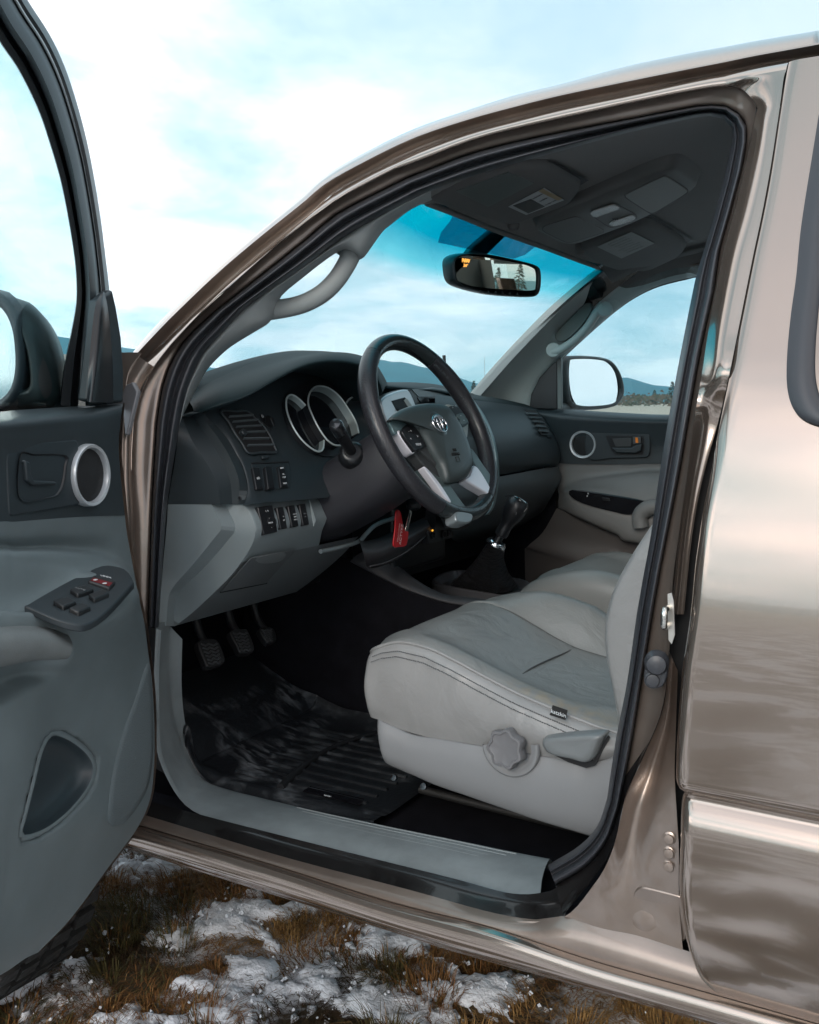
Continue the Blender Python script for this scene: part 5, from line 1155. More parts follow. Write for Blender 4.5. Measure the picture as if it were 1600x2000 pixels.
# three-oval emblem
em = pWh(857.5, 828, .033)
lathe('emblem_base', em - WN * .004, WN, [(.0265, -.002), (.0265, .003), (.0245, .0045), (.001, .0045)], mat('emblem_well', (.035, .045, .046), .3), abm, n=36)
def oval(nm, cx, cy, a, b, r, par): return tube(nm, [em + WR * (cx + a * math.cos(t)) + WU * (cy + b * math.sin(t)) + WN * .002 for t in [2 * math.pi * i / 40 for i in range(40)]], r, CHRM, par, n=8, steps=1, closed=True)
emb = oval('emblem', 0, 0, .0235, .0172, .0022, abm)
oval('emblem_oval', 0, .0078, .0158, .0072, .0017, emb); oval('emblem_oval', 0, -.0005, .0072, .0155, .0017, emb)
for s, u, v, h in (('SRS', 888, 879, .0062), ('AIRBAG', 890, 887, .0062)): text('lettering', s, pWh(u, v, .0328), WR, WU, h, BLACKM, abm, ext=.0012)
oo = [pWh(u, v, .0325) for u, v in ((890, 893), (896, 892), (899, 901), (893, 902))]
tube('airbag_symbol', oo, .0006, BLACKM, abm, n=6, steps=1, closed=True)
# ---------------------------------------------------------------- centre console and gear lever
con = empty('centre_console', (1, 0, FZ)); con.parent = truck; con.matrix_parent_inverse = Matrix.Translation(-truck.location)
BRN = mat('console_plastic', (.050, .050, .055), .46, bump=.25, bscale=800, bdist=.0004)
te = [pY(u, v, .10) for u, v in [(735, 1066), (765, 1098), (800, 1127), (840, 1150), (880, 1163), (960, 1172)]]
le = [pY(u, v, .135) for u, v in [(685, 1095), (735, 1122), (780, 1145), (822, 1161), (865, 1174), (925, 1184)]]
te.append(te[-1] + V((-.5, 0, -.01))); le.append(le[-1] + V((-.5, 0, -.01)))
patch('console_side', [[p + V((0, -.03, -.01)) for p in te], te, [a.lerp(b, .6) + V((0, .006, .004)) for a, b in zip(te, le)], le, [p + V((0, -.008, -.006)) for p in le]], BRN, con, nu=4, nv=4)
tn = [[p + V((0, -.010, 0)) for p in le], [V((p.x, .15, .5 * (p.z + FZ))) for p in le], [V((p.x, .19, FZ)) for p in le]]
f_ = tn[0][0]
for r in tn: r.insert(0, V((1.55, r[0].y + .02, r[0].z + .05)))
patch('tunnel', tn, CARPET, con, nu=3, nv=3)
patch('tunnel', [[V((x, -.12, z)) for x in (1.4, .9, .4, 0)] for z in (.78, .66, FZ)], CARPET, con, nu=2, nv=2)
box('console_floor', (.92, 0, .70), (.34, 0, 0), (0, .115, 0), (0, 0, .09), BRN, con, bevel=.01)
def pZc(u, v, z=.815): return pZ(u, v, z)
bz = [(847, 1130), (893, 1113), (994, 1127), (1025, 1133), (1039, 1143), (1037, 1148), (998, 1161), (985, 1163), (864, 1142)]
bo = [pZc(p.x, p.y, .825) for p in rs(bz, 60, True)]; bc = sum(bo, V()) / 60
br_ = lambda s_, dz: [bc + (p - bc) * s_ + V((0, 0, dz)) for p in bo + bo[:1]]
mk('lever_bezel', *grid([br_(1.02, -.035), br_(1.02, -.003), br_(1.0, .0), br_(.95, .0), br_(.93, -.008), br_(.90, -.022), br_(.01, -.024)]), mat('bezel_satin', (.13, .13, .14), .28, .2), con, auto=35)
kt = pY(1011, 986, -.015); kb = pY(969, 1062, .0); lax = (kt - kb).normalized()
bt = []
for t, hw, hd2, c in ((0, .080, .062, V((bc.x - .0, bc.y, .808))), (.12, .072, .056, None), (.35, .050, .042, None), (.6, .034, .032, None), (.85, .026, .026, None), (1, .021, .021, None)):
    c0 = V((bc.x, bc.y, .808)); cen = c0.lerp(kb, t) + V((.0, 0, .018 * math.sin(math.pi * t) * .5)); r = []
    for j in range(32):
        a = 2 * math.pi * j / 32; ca, sa = math.cos(a), math.sin(a); e = .55 + .45 * t
        wv = 1 + .10 * math.sin(4 * a + 3 * t) * (1 - t) + .035 * math.sin(9 * a + 7 * t) * (1 - t * .6)
        r.append(cen + V((hw * wv * math.copysign(abs(ca) ** e, ca), hd2 * wv * math.copysign(abs(sa) ** e, sa), 0)))
    bt.append(r + r[:1])
patch('lever_boot', bt, mat('boot_leather', (.034, .034, .037), .30, bump=.7, bscale=60, detail=5, bdist=.006), con, nu=1, nv=4)
gl_ = lathe('gear_lever', kb, lax, [(.0225, -.006), (.0225, .004), (.017, .006), (.0165, .004), (.010, .004), (.009, .02), (.0145, .022), (.0160, .030), (.0150, .042), (.0150, .050), (.0165, .058), (.0225, .070), (.0262, .086), (.0268, .098), (.0245, .110), (.018, .117), (.001, .119)], mat('knob_leather', (.016, .016, .018), .35, bump=.5, bscale=300, bdist=.0008), con, n=32)
lathe('lever_ring', kb, lax, [(.0238, -.004), (.0238, .003), (.0215, .006), (.0175, .006), (.0172, .002)], CHRM, gl_, n=32)
lathe('knob_cap', kb + lax * .106, (lax + V((0, -.15, 0))).normalized(), [(.0195, .004), (.0195, .011), (.0165, .0135), (.001, .0145)], mat('cap_gloss', (.02, .022, .025), .1, coat=1), gl_, n=28)
tube('knob_stitch', [kb + lax * h + (V((-.75, .62, 0))).normalized() * r + V((0, 0, 0)) + V((.62, .75, 0)) * o_ for h, r, o_ in ((.098, .0268, -.014), (.080, .0252, -.010), (.078, .025, 0.002), (.088, .0264, .008))], .0007, mat('grey_thread', (.3, .3, .3), .6), gl_, n=6)
# ================================================================ SEATS
def interp(tab, x):
    tab = sorted(tab)
    if x <= tab[0][0]: return tab[0][1]
    for (a, b), (c, d) in zip(tab, tab[1:]):
        if x <= c:
            t = (x - a) / (c - a); return b + (d - b) * t
    return tab[-1][1]
ZP = [(.34, .775), (.473, .786), (.505, .792), (.565, .806), (.628, .822), (.691, .843), (.742, .861), (.793, .876), (.846, .880), (.879, .872), (.905, .860), (.93, .84)]
ZCEN = [(.34, .80), (.5, .800), (.60, .806), (.655, .8165), (.66, .8175), (.665, .820), (.70, .832), (.745, .852), (.80, .875), (.845, .887), (.88, .884), (.91, .872), (.93, .855)]
ZR = [(.34, .80), (.5, .825), (.6, .858), (.654, .886), (.703, .898), (.742, .905), (.781, .904), (.822, .897), (.851, .889), (.88, .880), (.91, .866), (.93, .85)]
LEAT = mat('grey_seat_leather', (.222, .230, .226), .40, bump=.30, bscale=260, detail=6, var=.07, vscale=5, bdist=.0007)
LSIDE = mat('grey_seat_vinyl', (.268, .268, .265), .29, bump=.28, bump2=.55, b2scale=9, bscale=240, detail=6, var=.06, vscale=4, bdist=.0007)
VAL = mat('seat_valance_plastic', (.225, .232, .240), .45, bump=.25, bscale=900, bdist=.0004, var=.04, vscale=4)
# worn, yellowed patch on the driver's outer bolster
WORN = mat('worn_seat_leather', (.225, .224, .214), .42, bump=.35, bump2=.5, b2scale=11, bscale=240, detail=6, bdist=.0008)
t_ = WORN.node_tree; b_ = t_.nodes['Principled BSDF']; co = t_.nodes.new('ShaderNodeTexCoord')
def spot(cen, rad):
    vm = t_.nodes.new('ShaderNodeMapping'); vm.inputs['Location'].default_value = [-c / r for c, r in zip(cen, rad)]; vm.inputs['Scale'].default_value = [1 / r for r in rad]
    t_.links.new(co.outputs['Object'], vm.inputs[0]); ln = t_.nodes.new('ShaderNodeVectorMath'); ln.operation = 'LENGTH'; t_.links.new(vm.outputs[0], ln.inputs[0])
    m_ = t_.nodes.new('ShaderNodeMapRange'); m_.inputs[1].default_value = 1; m_.inputs[2].default_value = .35; t_.links.new(ln.outputs['Value'], m_.inputs[0]); return m_.outputs[0]
sp1 = spot((.55, .565, .815), (.14, .045, .06)); nz = t_.nodes.new('ShaderNodeTexNoise'); nz.inputs['Scale'].default_value = 60; nz.inputs['Detail'].default_value = 6; t_.links.new(co.outputs['Object'], nz.inputs[0])
rmp = t_.nodes.new('ShaderNodeValToRGB'); rmp.color_ramp.elements[0].position = .36; rmp.color_ramp.elements[1].position = .72; t_.links.new(nz.outputs['Fac'], rmp.inputs[0])
mu = t_.nodes.new('ShaderNodeMath'); mu.operation = 'MULTIPLY'; t_.links.new(sp1, mu.inputs[0]); t_.links.new(rmp.outputs[0], mu.inputs[1])
mx = t_.nodes.new('ShaderNodeMix'); mx.data_type = 'RGBA'; mx.inputs[6].default_value = (.232, .240, .235, 1); mx.inputs[7].default_value = (.30, .265, .205, 1); t_.links.new(mu.outputs[0], mx.inputs[0])
sp2 = spot((.78, .35, .87), (.05, .10, .05)); nz2 = t_.nodes.new('ShaderNodeTexNoise'); nz2.inputs['Scale'].default_value = 14; nz2.inputs['Detail'].default_value = 5; nz2.inputs['Distortion'].default_value = 1.5; t_.links.new(co.outputs['Object'], nz2.inputs[0])
r2 = t_.nodes.new('ShaderNodeValToRGB'); r2.color_ramp.elements[0].position = .50; r2.color_ramp.elements[1].position = .75; t_.links.new(nz2.outputs['Fac'], r2.inputs[0])
mu2 = t_.nodes.new('ShaderNodeMath'); mu2.operation = 'MULTIPLY'; t_.links.new(sp2, mu2.inputs[0]); t_.links.new(r2.outputs[0], mu2.inputs[1])
mx2 = t_.nodes.new('ShaderNodeMix'); mx2.data_type = 'RGBA'; mx2.inputs[7].default_value = (.13, .138, .138, 1); t_.links.new(mu2.outputs[0], mx2.inputs[0]); t_.links.new(mx.outputs[2], mx2.inputs[6]); t_.links.new(mx2.outputs[2], b_.inputs['Base Color'])
def seat(sg, y0):
    """sg=1: driver, outer side towards +Y; sg=-1: passenger"""
    st = empty('seat', (.6, y0, FZ)); st.parent = truck; st.matrix_parent_inverse = Matrix.Translation(-truck.location)
    W = lambda x, y, z: V((x, y0 + sg * (y - .36), z))          # y given as on the driver's seat
    xs = [.928, .915, .90, .88, .86, .84, .82, .80, .775, .75, .725, .70, .68, .667, .66, .653, .64, .62, .59, .56, .52, .48, .44, .40, .36]
    def rowz(x):
        zp, zc, zr = interp(ZP, x), interp(ZCEN, x), interp(ZR, x); sag = .006 * max(0, 1 - abs(x - .55) / .25)
        fr_ = max(0, (x - .84) / .09); cr_ = zp + .008
        return [(.588, zp), (.578, zp + .006), (.555, cr_ + .001), (.525, max(zp, zc) * .5 + .5 * zc + .002), (.49, zc - .002 + .25 * max(0, zp - zc)), (.42, zc - sag), (.35, zc - sag * 1.2), (.28, zc - sag * .6), (.242, zc + .001), (.237, zc - .002), (.230, zc + .003), (.205, zc + (zr - zc) * .55), (.175, zr - .003), (.150, zr), (.125, zr - .008), (.110, zr - .030), (.106, zr - .07), (.106, .74)]
    rows = [[W(x, y, z) for y, z in rowz(x)] for x in xs]
    f0 = rows[0]
    for r, k in ((rows[0], 1), (rows[1], .8), (rows[2], .5), (rows[3], .2)):
        for j in range(4): r[j] = r[j] + W(-.016 * k * (1, .75, .4, .12)[j], .36 - .012 * k * (1, .8, .4, .1)[j], 0) - W(0, .36, 0)
    rows = [[W(.885, min(y0_, .56), .70) for y0_, z in rowz(.928)], [W(.918, min(y0_, .565), min(z, .79)) for y0_, z in rowz(.928)], [W(.928, min(y0_, .568), min(z - .004, .84)) for y0_, z in rowz(.928)]] + rows
    cu = patch('cushion', rows, WORN if sg == 1 else LEAT, st, nu=3, nv=2)
    # outer side panel, wrapped round the front corner
    sx = [.36, .42, .475, .505, .565, .628, .691, .742, .793, .846, .88, .905]
    vt = [(.36, .77), (.44, .76), (.467, .745), (.504, .728), (.53, .730), (.68, .726), (.823, .722), (.888, .738), (.92, .74)]
    sp_ = []
    for t, yb in ((0, .589), (.06, .598), (.2, .606), (.5, .613), (.8, .608), (1, .601)):
        r = []
        for x in sx:
            zt, zb = interp(ZP, x), interp(vt, x); wob = .0025 * math.sin(x * 60 + t * 5) * math.sin(math.pi * t) + (.004 * math.exp(-((x - .55) / .03) ** 2) * math.exp(-((t - .45) / .2) ** 2))
            r.append(W(x + (.0 if x < .88 else .004 * math.sin(math.pi * t)), yb + wob, zt + (zb - zt) * t))
        zt, zb = .852, .74; z = zt + (zb - zt) * t; bul = .012 * math.sin(math.pi * min(1, t * 1.2))
        r += [W(.918 + bul * .3 - .012 * t, yb - .012, z), W(.928 + bul * .3 - .018 * t, yb - .045, z - .002), W(.936 - .02 * t, .45, z), W(.936 - .02 * t, .25, z)]
        sp_.append(r)
    sd_ = patch('side_panel', sp_, LSIDE, cu, nu=4, nv=4)
    for dz, dy, nm in ((.000, .001, 'piping'),):
        tube('piping', [W(x, .5895, interp(ZP, x) + .001) for x in sx] + [W(.918, .577, .851), W(.93, .545, .846)], .0032, LSIDE, cu, n=8, steps=4)
    sv = []; sf = []
    for off_y, off_z in ((.6045, -.011), (.6088, -.020)):
        for i in range(110):
            x = .47 + (.90 - .47) * i / 110; p = W(x, off_y, interp(ZP, x) + off_z); q = W(x + .0026, off_y, interp(ZP, x + .0026) + off_z); d = W(0, .0009, 0) - W(0, 0, 0); e = V((0, 0, .0007)); k = len(sv)
            sv += [p + d - e, q + d - e, q + d + e, p + d + e]; sf.append((k, k + 1, k + 2, k + 3))
    o = mk('stitching', sv, sf, mat('seam_thread', (.10, .105, .11), .7), cu, thick=.0012); o['kind'] = 'stuff'
    tube('seam', [W(.66 + dx, y, interp(ZCEN, .66 + dx) - .0012) for y, dx in ((.505, .004), (.47, .008), (.42, .009), (.36, .006), (.29, .001), (.243, -.002))], .0014, mat('seam_dark', (.095, .098, .098), .7), cu, n=6)
    tube('seam', [W(x, .2375, interp(ZCEN, x) - .0005) for x in (.86, .80, .745, .70, .66, .62, .58, .5, .42)], .002, bpy.data.materials['seam_dark'], cu, n=6)
    # plastic valance
    vb = [(.36, .600), (.495, .610), (.588, .616), (.787, .639), (.873, .655), (.92, .67)]
    vr = []
    for t, yb in ((0, .5985), (.04, .604), (.3, .612), (.7, .612), (.95, .604), (1, .596)):
        r = []
        for x in [.36, .40, .44, .467, .485, .504, .53, .58, .63, .68, .73, .78, .82, .86, .885]:
            zt, zb = interp(vt, x), interp(vb, x); r.append(W(x - .012 * t * (1 if x > .8 else .4), yb, zt + (zb - zt) * t))
        zt, zb = .742, .660; z = zt + (zb - zt) * t
        r += [W(.898 - .022 * t, yb - .015, z), W(.905 - .022 * t, yb - .045, z), W(.908 - .022 * t, .45, z)]
        vr.append(r)
    va = patch('valance', vr, VAL, st, nu=3, nv=4)
    # backrest
    XB = [(.70, .44), (.82, .452), (.87, .467), (.93, .477), (.97, .475), (1.02, .461), (1.06, .439), (1.11, .409), (1.2, .35), (1.32, .29), (1.40, .26)]
    br = []
    for z in (.74, .80, .85, .90, .95, 1.0, 1.05, 1.11, 1.2, 1.28, 1.34, 1.375, 1.395, 1.40):
        x = interp(XB, z); n_ = 1 if z < 1.35 else (.9 if z < 1.39 else .8); k = .06 * (1 if z < 1.5 else .6)
        br.append([W(x - .15, .36 + (.20) * n_, z), W(x - .13, .36 + .225 * n_, z), W(x - .06, .36 + .238 * n_, z), W(x - .012, .36 + .236 * n_, z), W(x + .004, .36 + .225 * n_, z), W(x + .006, .36 + .205 * n_, z), W(x - .02, .36 + .15 * n_, z), W(x - .040, .36 + .10 * n_, z), W(x - .045, .36, z), W(x - .040, .36 - .10 * n_, z), W(x - .02, .36 - .15 * n_, z), W(x + .006, .36 - .205 * n_, z), W(x - .012, .36 - .236 * n_, z), W(x - .06, .36 - .238 * n_, z), W(x - .15, .36 - .20 * n_, z)])
    ba = patch('backrest', br, LSIDE, st, nu=4, nv=3)
    tube('stitching', [W(interp(XB, z) + .0055, .36 + .219, z) for z in (.80, .85, .90, .95, 1.0, 1.05, 1.11, 1.2)], .0016, mat('pale_thread', (.34, .34, .32), .6), ba, n=6)
    hr = []
    for z, w_, d in ((1.41, .06, .02), (1.43, .12, .04), (1.47, .135, .05), (1.52, .12, .045), (1.54, .06, .02)): hr.append([W(.15 + d * math.cos(a), .36 + w_ * math.sin(a), z) for a in [2 * math.pi * i / 16 for i in range(17)]])
    patch('headrest', [[W(.15, .36, 1.405)] * 17] + hr + [[W(.15, .36, 1.543)] * 17], LSIDE, st, nu=1, nv=3)
    return st, cu, va
s1, cu1, va1 = seat(1, .36)
s2_, cu2, va2 = seat(-1, -.36)
# adjuster knob, recline lever and tag on the driver's seat
kc_ = pY(998, 1458, .612)
kbz = []
for r, h in ((.0505, -.002), (.0500, .004), (.047, .006), (.041, .001), (.036, .000)): kbz.append([kc_ + V((-r * math.cos(a), h, r * math.sin(a))) for a in [math.radians(185 + 190 * i / 30) for i in range(31)]])
mk('knob_recess', *grid(kbz), VAL, va1)
KNB = mat('knob_grey', (.165, .165, .172), .40, bump=.15, bscale=700, bdist=.0004)
lathe('adjuster_knob', kc_, (.08, 1, .1), [(.022, -.004), (.029, .002), (.0315, .006), (.0318, .020), (.0300, .024), (.0262, .0245), (.0252, .0225), (.0235, .0218), (.001, .0222)], KNB, va1, n=96, lobes=7, amp=.085)
lv_ = [(1066, 1440), (1078, 1434), (1120, 1430), (1184, 1427), (1182, 1440), (1160, 1481), (1120, 1475), (1082, 1466), (1068, 1453)]
lr_ = [pY(p.x, p.y, .612) for p in rs(lv_, 48, True)]; lc_ = sum(lr_, V()) / 48
ll = lambda s_, h, sz=1: [lc_ + V(((p - lc_).x * s_, h, (p - lc_).z * s_ * sz)) for p in lr_ + lr_[:1]]
mk('recline_lever', *grid([ll(1.02, -.004), ll(1.0, .010), ll(.95, .019), ll(.82, .023), ll(.5, .022), ll(.01, .0215)]), mat('lever_grey', (.18, .195, .20), .34, bump=.1, bscale=700, bdist=.0004), va1)
plate('lever_gap', [pY(u, v, .6095) for u, v in [(1078, 1462), (1120, 1478), (1160, 1484), (1188, 1436), (1192, 1440), (1164, 1494), (1146, 1499), (1110, 1487), (1085, 1474)]], (0, .003, 0), RUBD, va1)
tg = plate('maker_tag', [pY(u, v, .6125) for u, v in [(1080, 1377), (1109, 1387), (1105, 1406), (1074, 1396)]], (0, .0012, 0), BLACKM, cu1)
ux_ = pY(1109, 1387, .61) - pY(1080, 1377, .61); uy_ = pY(1080, 1377, .61) - pY(1074, 1396, .61)
text('lettering', 'katzkin', pY(1091, 1393.5, .6142), ux_, uy_, .0066, WHITE, tg, ext=.0002)
# seat rail in front of the carpet
tube('seat_rail', [(.86, .50, .578), (.6, .50, .572), (.3, .50, .57)], .008, mat('rail_steel', (.04, .04, .04), .5, .5), s1, n=8)
for u, v in ((770, 1519), (828, 1536)): lathe('rail_bolt', pY(u, v, .57), (0, 1, .4), [(.006, -.003), (.006, .003), (.001, .004)], CHRM, s1, n=8)
# ---------------------------------------------------------------- passenger door
DG2 = bpy.data.materials.new('clear_door_glass'); DG2.use_nodes = True; glass(DG2, (.90, .96, .97), .8)
pd = empty('passenger_door', (.6, -.7, FZ)); pd.parent = truck; pd.matrix_parent_inverse = Matrix.Translation(-truck.location)
def Rw(pts, ys, xb=-.0):
    o = [pY(u, v, y) for (u, v), y in zip(pts, ys)]
    e = o[-1]; o.append(V((.40, e.y, e.z))); o.append(V((.19, e.y, e.z))); return o
pu_ = [Rw([(1036, 795), (1098, 799), (1160, 803), (1230, 807), (1310, 810)], [-.735] * 5), Rw([(1036, 798), (1098, 802), (1160, 807), (1230, 811), (1310, 813)], [-.70] * 5), Rw([(1040, 804), (1095, 812), (1160, 817), (1230, 820), (1308, 822)], [-.675] * 5), Rw([(1062, 822), (1095, 830), (1160, 834), (1230, 836), (1304, 838)], [-.678] * 5),
      Rw([(1085, 865), (1110, 868), (1160, 870), (1230, 872), (1298, 873)], [-.690] * 5), Rw([(1086, 904), (1112, 906), (1160, 907), (1230, 907), (1292, 906)], [-.690] * 5)]
patch('upper_trim', pu_, DARKM, pd, nu=4, nv=4)
pl2 = [Rw([(1086, 904), (1112, 906), (1160, 907), (1230, 907), (1292, 906)], [-.694] * 5), Rw([(1088, 930), (1115, 932), (1160, 928), (1230, 922), (1292, 918)], [-.692] * 5), Rw([(1090, 958), (1106, 950), (1140, 942), (1190, 936), (1290, 930)], [-.688, -.680, -.672, -.668, -.668]), Rw([(1092, 966), (1112, 960), (1160, 960), (1210, 966), (1282, 975)], [-.685, -.635, -.625, -.63, -.64]),
       Rw([(1091, 980), (1115, 980), (1160, 992), (1210, 1006), (1275, 1020)], [-.682, -.622, -.612, -.612, -.615]), Rw([(1091, 990), (1118, 1003), (1165, 1024), (1205, 1040), (1250, 1058)], [-.68, -.630, -.622, -.622, -.622]), Rw([(1090, 992), (1118, 1006), (1165, 1028), (1205, 1044), (1248, 1062)], [-.685, -.665, -.665, -.665, -.665])]
patch('lower_trim', pl2, mat('warm_grey_trim', (.165, .165, .162), .52, bump=.2, bscale=900, bdist=.0004, var=.05, vscale=5), pd, nu=4, nv=5)
pl3 = [Rw([(1088, 992), (1118, 1006), (1165, 1028), (1205, 1044), (1248, 1062)], [-.668] * 5), Rw([(1060, 1040), (1100, 1050), (1150, 1062), (1200, 1072), (1240, 1085)], [-.672] * 5), Rw([(1030, 1068), (1090, 1082), (1150, 1100), (1200, 1115), (1235, 1130)], [-.66] * 5), Rw([(1025, 1090), (1085, 1110), (1150, 1140), (1200, 1170), (1235, 1200)], [-.67] * 5), [V((x, -.69, .56)) for x in (1.15, 1.0, .9, .8, .7, .4, .19)]]
patch('lower_trim', pl3, mat('brown_grey_trim', (.075, .068, .066), .5, bump=.2, bscale=900, bdist=.0004), pd, nu=4, nv=4)
PZ = V((0, 0, 1)); PXm = V((-1, 0, 0)); PN = V((0, 1, 0))
tw2 = pY(1140, 868, -.690)
rz2 = ringf(tw2, PN, PXm, PZ, [(.0415, -.004), (.0415, .006), (.0395, .010), (.0345, .009), (.0325, .003), (.032, -.004)], SILV, 'tweeter_ring', pd)
ringf(tw2, PN, PXm, PZ, [(.0328, .003), (.02, .006), (.0005, .007)], MESHM, 'tweeter_grille', rz2)
hb3 = plate('handle_bezel', [pY(p.x, p.y, -.688) for p in rs([(1150, 843), (1200, 843), (1262, 844), (1270, 850), (1270, 885), (1262, 893), (1200, 895), (1150, 895)], 40, True)], (0, .006, 0), DARK, pd, bevel=.002)
plate('handle_bowl', [pY(u, v, -.6825) for u, v in [(1183, 851), (1258, 851), (1259, 880), (1255, 888), (1202, 888), (1194, 880)]], (0, .001, 0), BLK, hb3)
plate('door_handle', [pY(u, v, -.680) for u, v in [(1196, 874), (1236, 874), (1246, 868), (1256, 867), (1254, 880), (1244, 885), (1206, 884)]], (0, .012, 0), DARK, hb3, bevel=.003)
plate('handle_plate', [pY(u, v, -.681) for u, v in [(1197, 857), (1234, 855), (1234, 872), (1203, 873)]], (0, .003, 0), mat('plate_grey', (.045, .047, .048), .35), hb3, bevel=.001)
lk2 = plate('lock_tab', [pY(u, v, -.679) for u, v in [(1237, 853), (1252, 853), (1253, 866), (1238, 867)]], (0, .006, 0), mat('tab_grey', (.08, .085, .085), .4), hb3, bevel=.001)
plate('lock_mark', [pY(u, v, -.6725) for u, v in [(1241, 854.5), (1246, 854.5), (1247, 865), (1242, 865)]], (0, .001, 0), mat('orange_mark', (.85, .22, .01), .45), lk2)
swq = [(1111, 959), (1122, 957), (1170, 963), (1257, 979), (1250, 992), (1231, 1005), (1195, 999), (1140, 984), (1114, 969)]
sp3 = plate('switch_panel', [pY(p.x, p.y, -.606) for p in rs(swq, 50, True)], (0, -.015, 0), GBLK, pd, bevel=.002)
plate('window_switch', [pY(u, v, -.604) for u, v in [(1175, 971), (1190, 973), (1192, 979), (1178, 978)]], (0, -.005, 0), SWM, sp3, bevel=.001)
for u, v in ((1149, 964), (1147, 969)): text('lettering', 'II', pY(u, v, -.6035), (-1, 0, 0), (0, 0, 1), .005, WHITE, sp3)
tube('pull_handle', [pY(u, v, -.60) for u, v in [(1252, 1030), (1250, 1010), (1258, 997), (1275, 990), (1300, 988)]], .022, bpy.data.materials['warm_grey_trim'], pd, n=14)
plate('mirror_sail', [pY(u, v, -.700) for u, v in [(1036, 798), (1040, 770), (1056, 738), (1080, 712), (1090, 705), (1091, 800)]], (0, .01, 0), BLK, pd, bevel=.003)
plate('window_post', [pY(u, v, -.705) for u, v in [(1089, 704), (1099, 697), (1100, 799), (1089, 799)]], (0, .012, 0), mat('post_grey', (.16, .165, .16), .5), pd, bevel=.002)
plate('window_glass', [(1.28, -.715, 1.26), (.19, -.715, 1.26), (.19, -.66, 1.66), (.97, -.66, 1.66)], (0, -.003, 0), DG2, pd)
quads('door_skin', [[(1.24, -.70, 1.235), (.19, -.70, 1.235), (.19, -.862, 1.24), (1.24, -.862, 1.24)]], PAINT, pd)
# passenger side exterior mirror
mh2 = [(1099, 699), (1120, 694), (1160, 695), (1190, 702), (1207, 720), (1217, 745), (1219, 768), (1211, 785), (1196, 796), (1150, 801), (1118, 798), (1103, 785), (1098, 740)]
mN = V((-.955, .296, .06)).normalized(); mp0 = pY(1160, 750, -.95)
def pM(u, v, d=0): return pP(u, v, mp0 + mN * d, mN)
mo2 = [pM(p.x, p.y) for p in rs(mh2, 60, True)]; mc2 = sum(mo2, V()) / 60
m2 = lambda s_, d: [mc2 + (p - mc2) * s_ + mN * d for p in mo2 + mo2[:1]]
md = mk('door_mirror', *grid([m2(.84, .000), m2(.86, .009), m2(.90, .011), m2(.97, .004), m2(1.0, -.012), m2(1.0, -.04), m2(.9, -.085), m2(.6, -.115), m2(.02, -.12)]), bpy.data.materials['mirror_housing'], pd)
gq2 = [(1117, 702), (1164, 702), (1186, 710), (1200, 730), (1205, 760), (1202, 779), (1194, 789), (1134, 796), (1124, 790), (1114, 768), (1110, 732), (1112, 706)]
g2o = [pM(p.x, p.y, .004) for p in rs(gq2, 48, True)]
MGL = mat('mirror_silver', (.88, .90, .92), .02, 1)
mg2 = plate('mirror_glass', g2o, mN * .003, MGL, md)
me_ = mg2.data
plate('mirror_arm', [(1.14, -.70, 1.262), (1.08, -.70, 1.262), (1.08, -.90, 1.27), (1.14, -.90, 1.27)], (0, 0, .03), bpy.data.materials['mirror_housing'], md, bevel=.01)
# ---------------------------------------------------------------- inside mirror
rn = V((-.937, .343, -.075)).normalized(); rp0 = pY(965, 538, .055)
def pR(u, v, d=0): return pP(u, v, rp0 + rn * d, rn)
rq = [(880, 505), (897, 496), (925, 494), (960, 498), (1006, 508), (1042, 518), (1052, 530), (1052, 562), (1044, 578), (1022, 580), (960, 575), (906, 562), (884, 549), (878, 522)]
ro2 = [pR(p.x, p.y) for p in rs(rq, 70, True)]; rc2 = sum(ro2, V()) / 70
r2_ = lambda s_, d, sv=1: [rc2 + (p - rc2) * s_ + rn * d for p in ro2 + ro2[:1]]
rm_ = mk('rear_view_mirror', *grid([r2_(.93, .004), r2_(.95, .010), r2_(.985, .008), r2_(1.0, -.002), r2_(1.0, -.022), r2_(.9, -.036), r2_(.5, -.044), r2_(.01, -.045)]), mat('mirror_shell', (.022, .028, .03), .35), truck)
MGD = mat('mirror_dark_glass', (.95, .88, .74), .012, 1)
gq3 = [(896, 503), (925, 500), (1006, 513), (1038, 522), (1046, 532), (1046, 560), (1040, 567), (1000, 566), (930, 560), (898, 550), (888, 540), (888, 515)]
plate('mirror_glass', [pR(p.x, p.y, .0075) for p in rs(gq3, 60, True)], -rn * .002, MGD, rm_)
AMB = mat('amber_display', (.5, .2, .02), .4, emit=(1.0, .48, .10), estr=1.1)
rux = (pR(1000, 512) - pR(900, 498)).normalized(); ruy = rn.cross(rux).normalized(); ruy = ruy if ruy.z > 0 else -ruy
text('lettering', 'NW', pR(911, 509.5, .0086), rux, ruy, .0088, AMB, rm_, ext=.0001)
text('lettering', '34\u00b0', pR(910.5, 519, .0086), rux, ruy, .0068, AMB, rm_, ext=.0001)
for i in range(6): lathe('mirror_button', pR(940 + i * 14, 569 + i * 1.1, .009), rn, [(.0032, -.001), (.0032, .001), (.001, .0014)], BLK, rm_, n=10)
arm = [(966, 445), (986, 455), (989, 461), (950, 500), (915, 494), (926, 480)]
plate('mirror_arm', [pP(u, v, rp0 + V((.02, 0, .06)), V((-.93, .3, .1))) for u, v in arm], V((.02, -.006, 0)), BLK, rm_, bevel=.004)
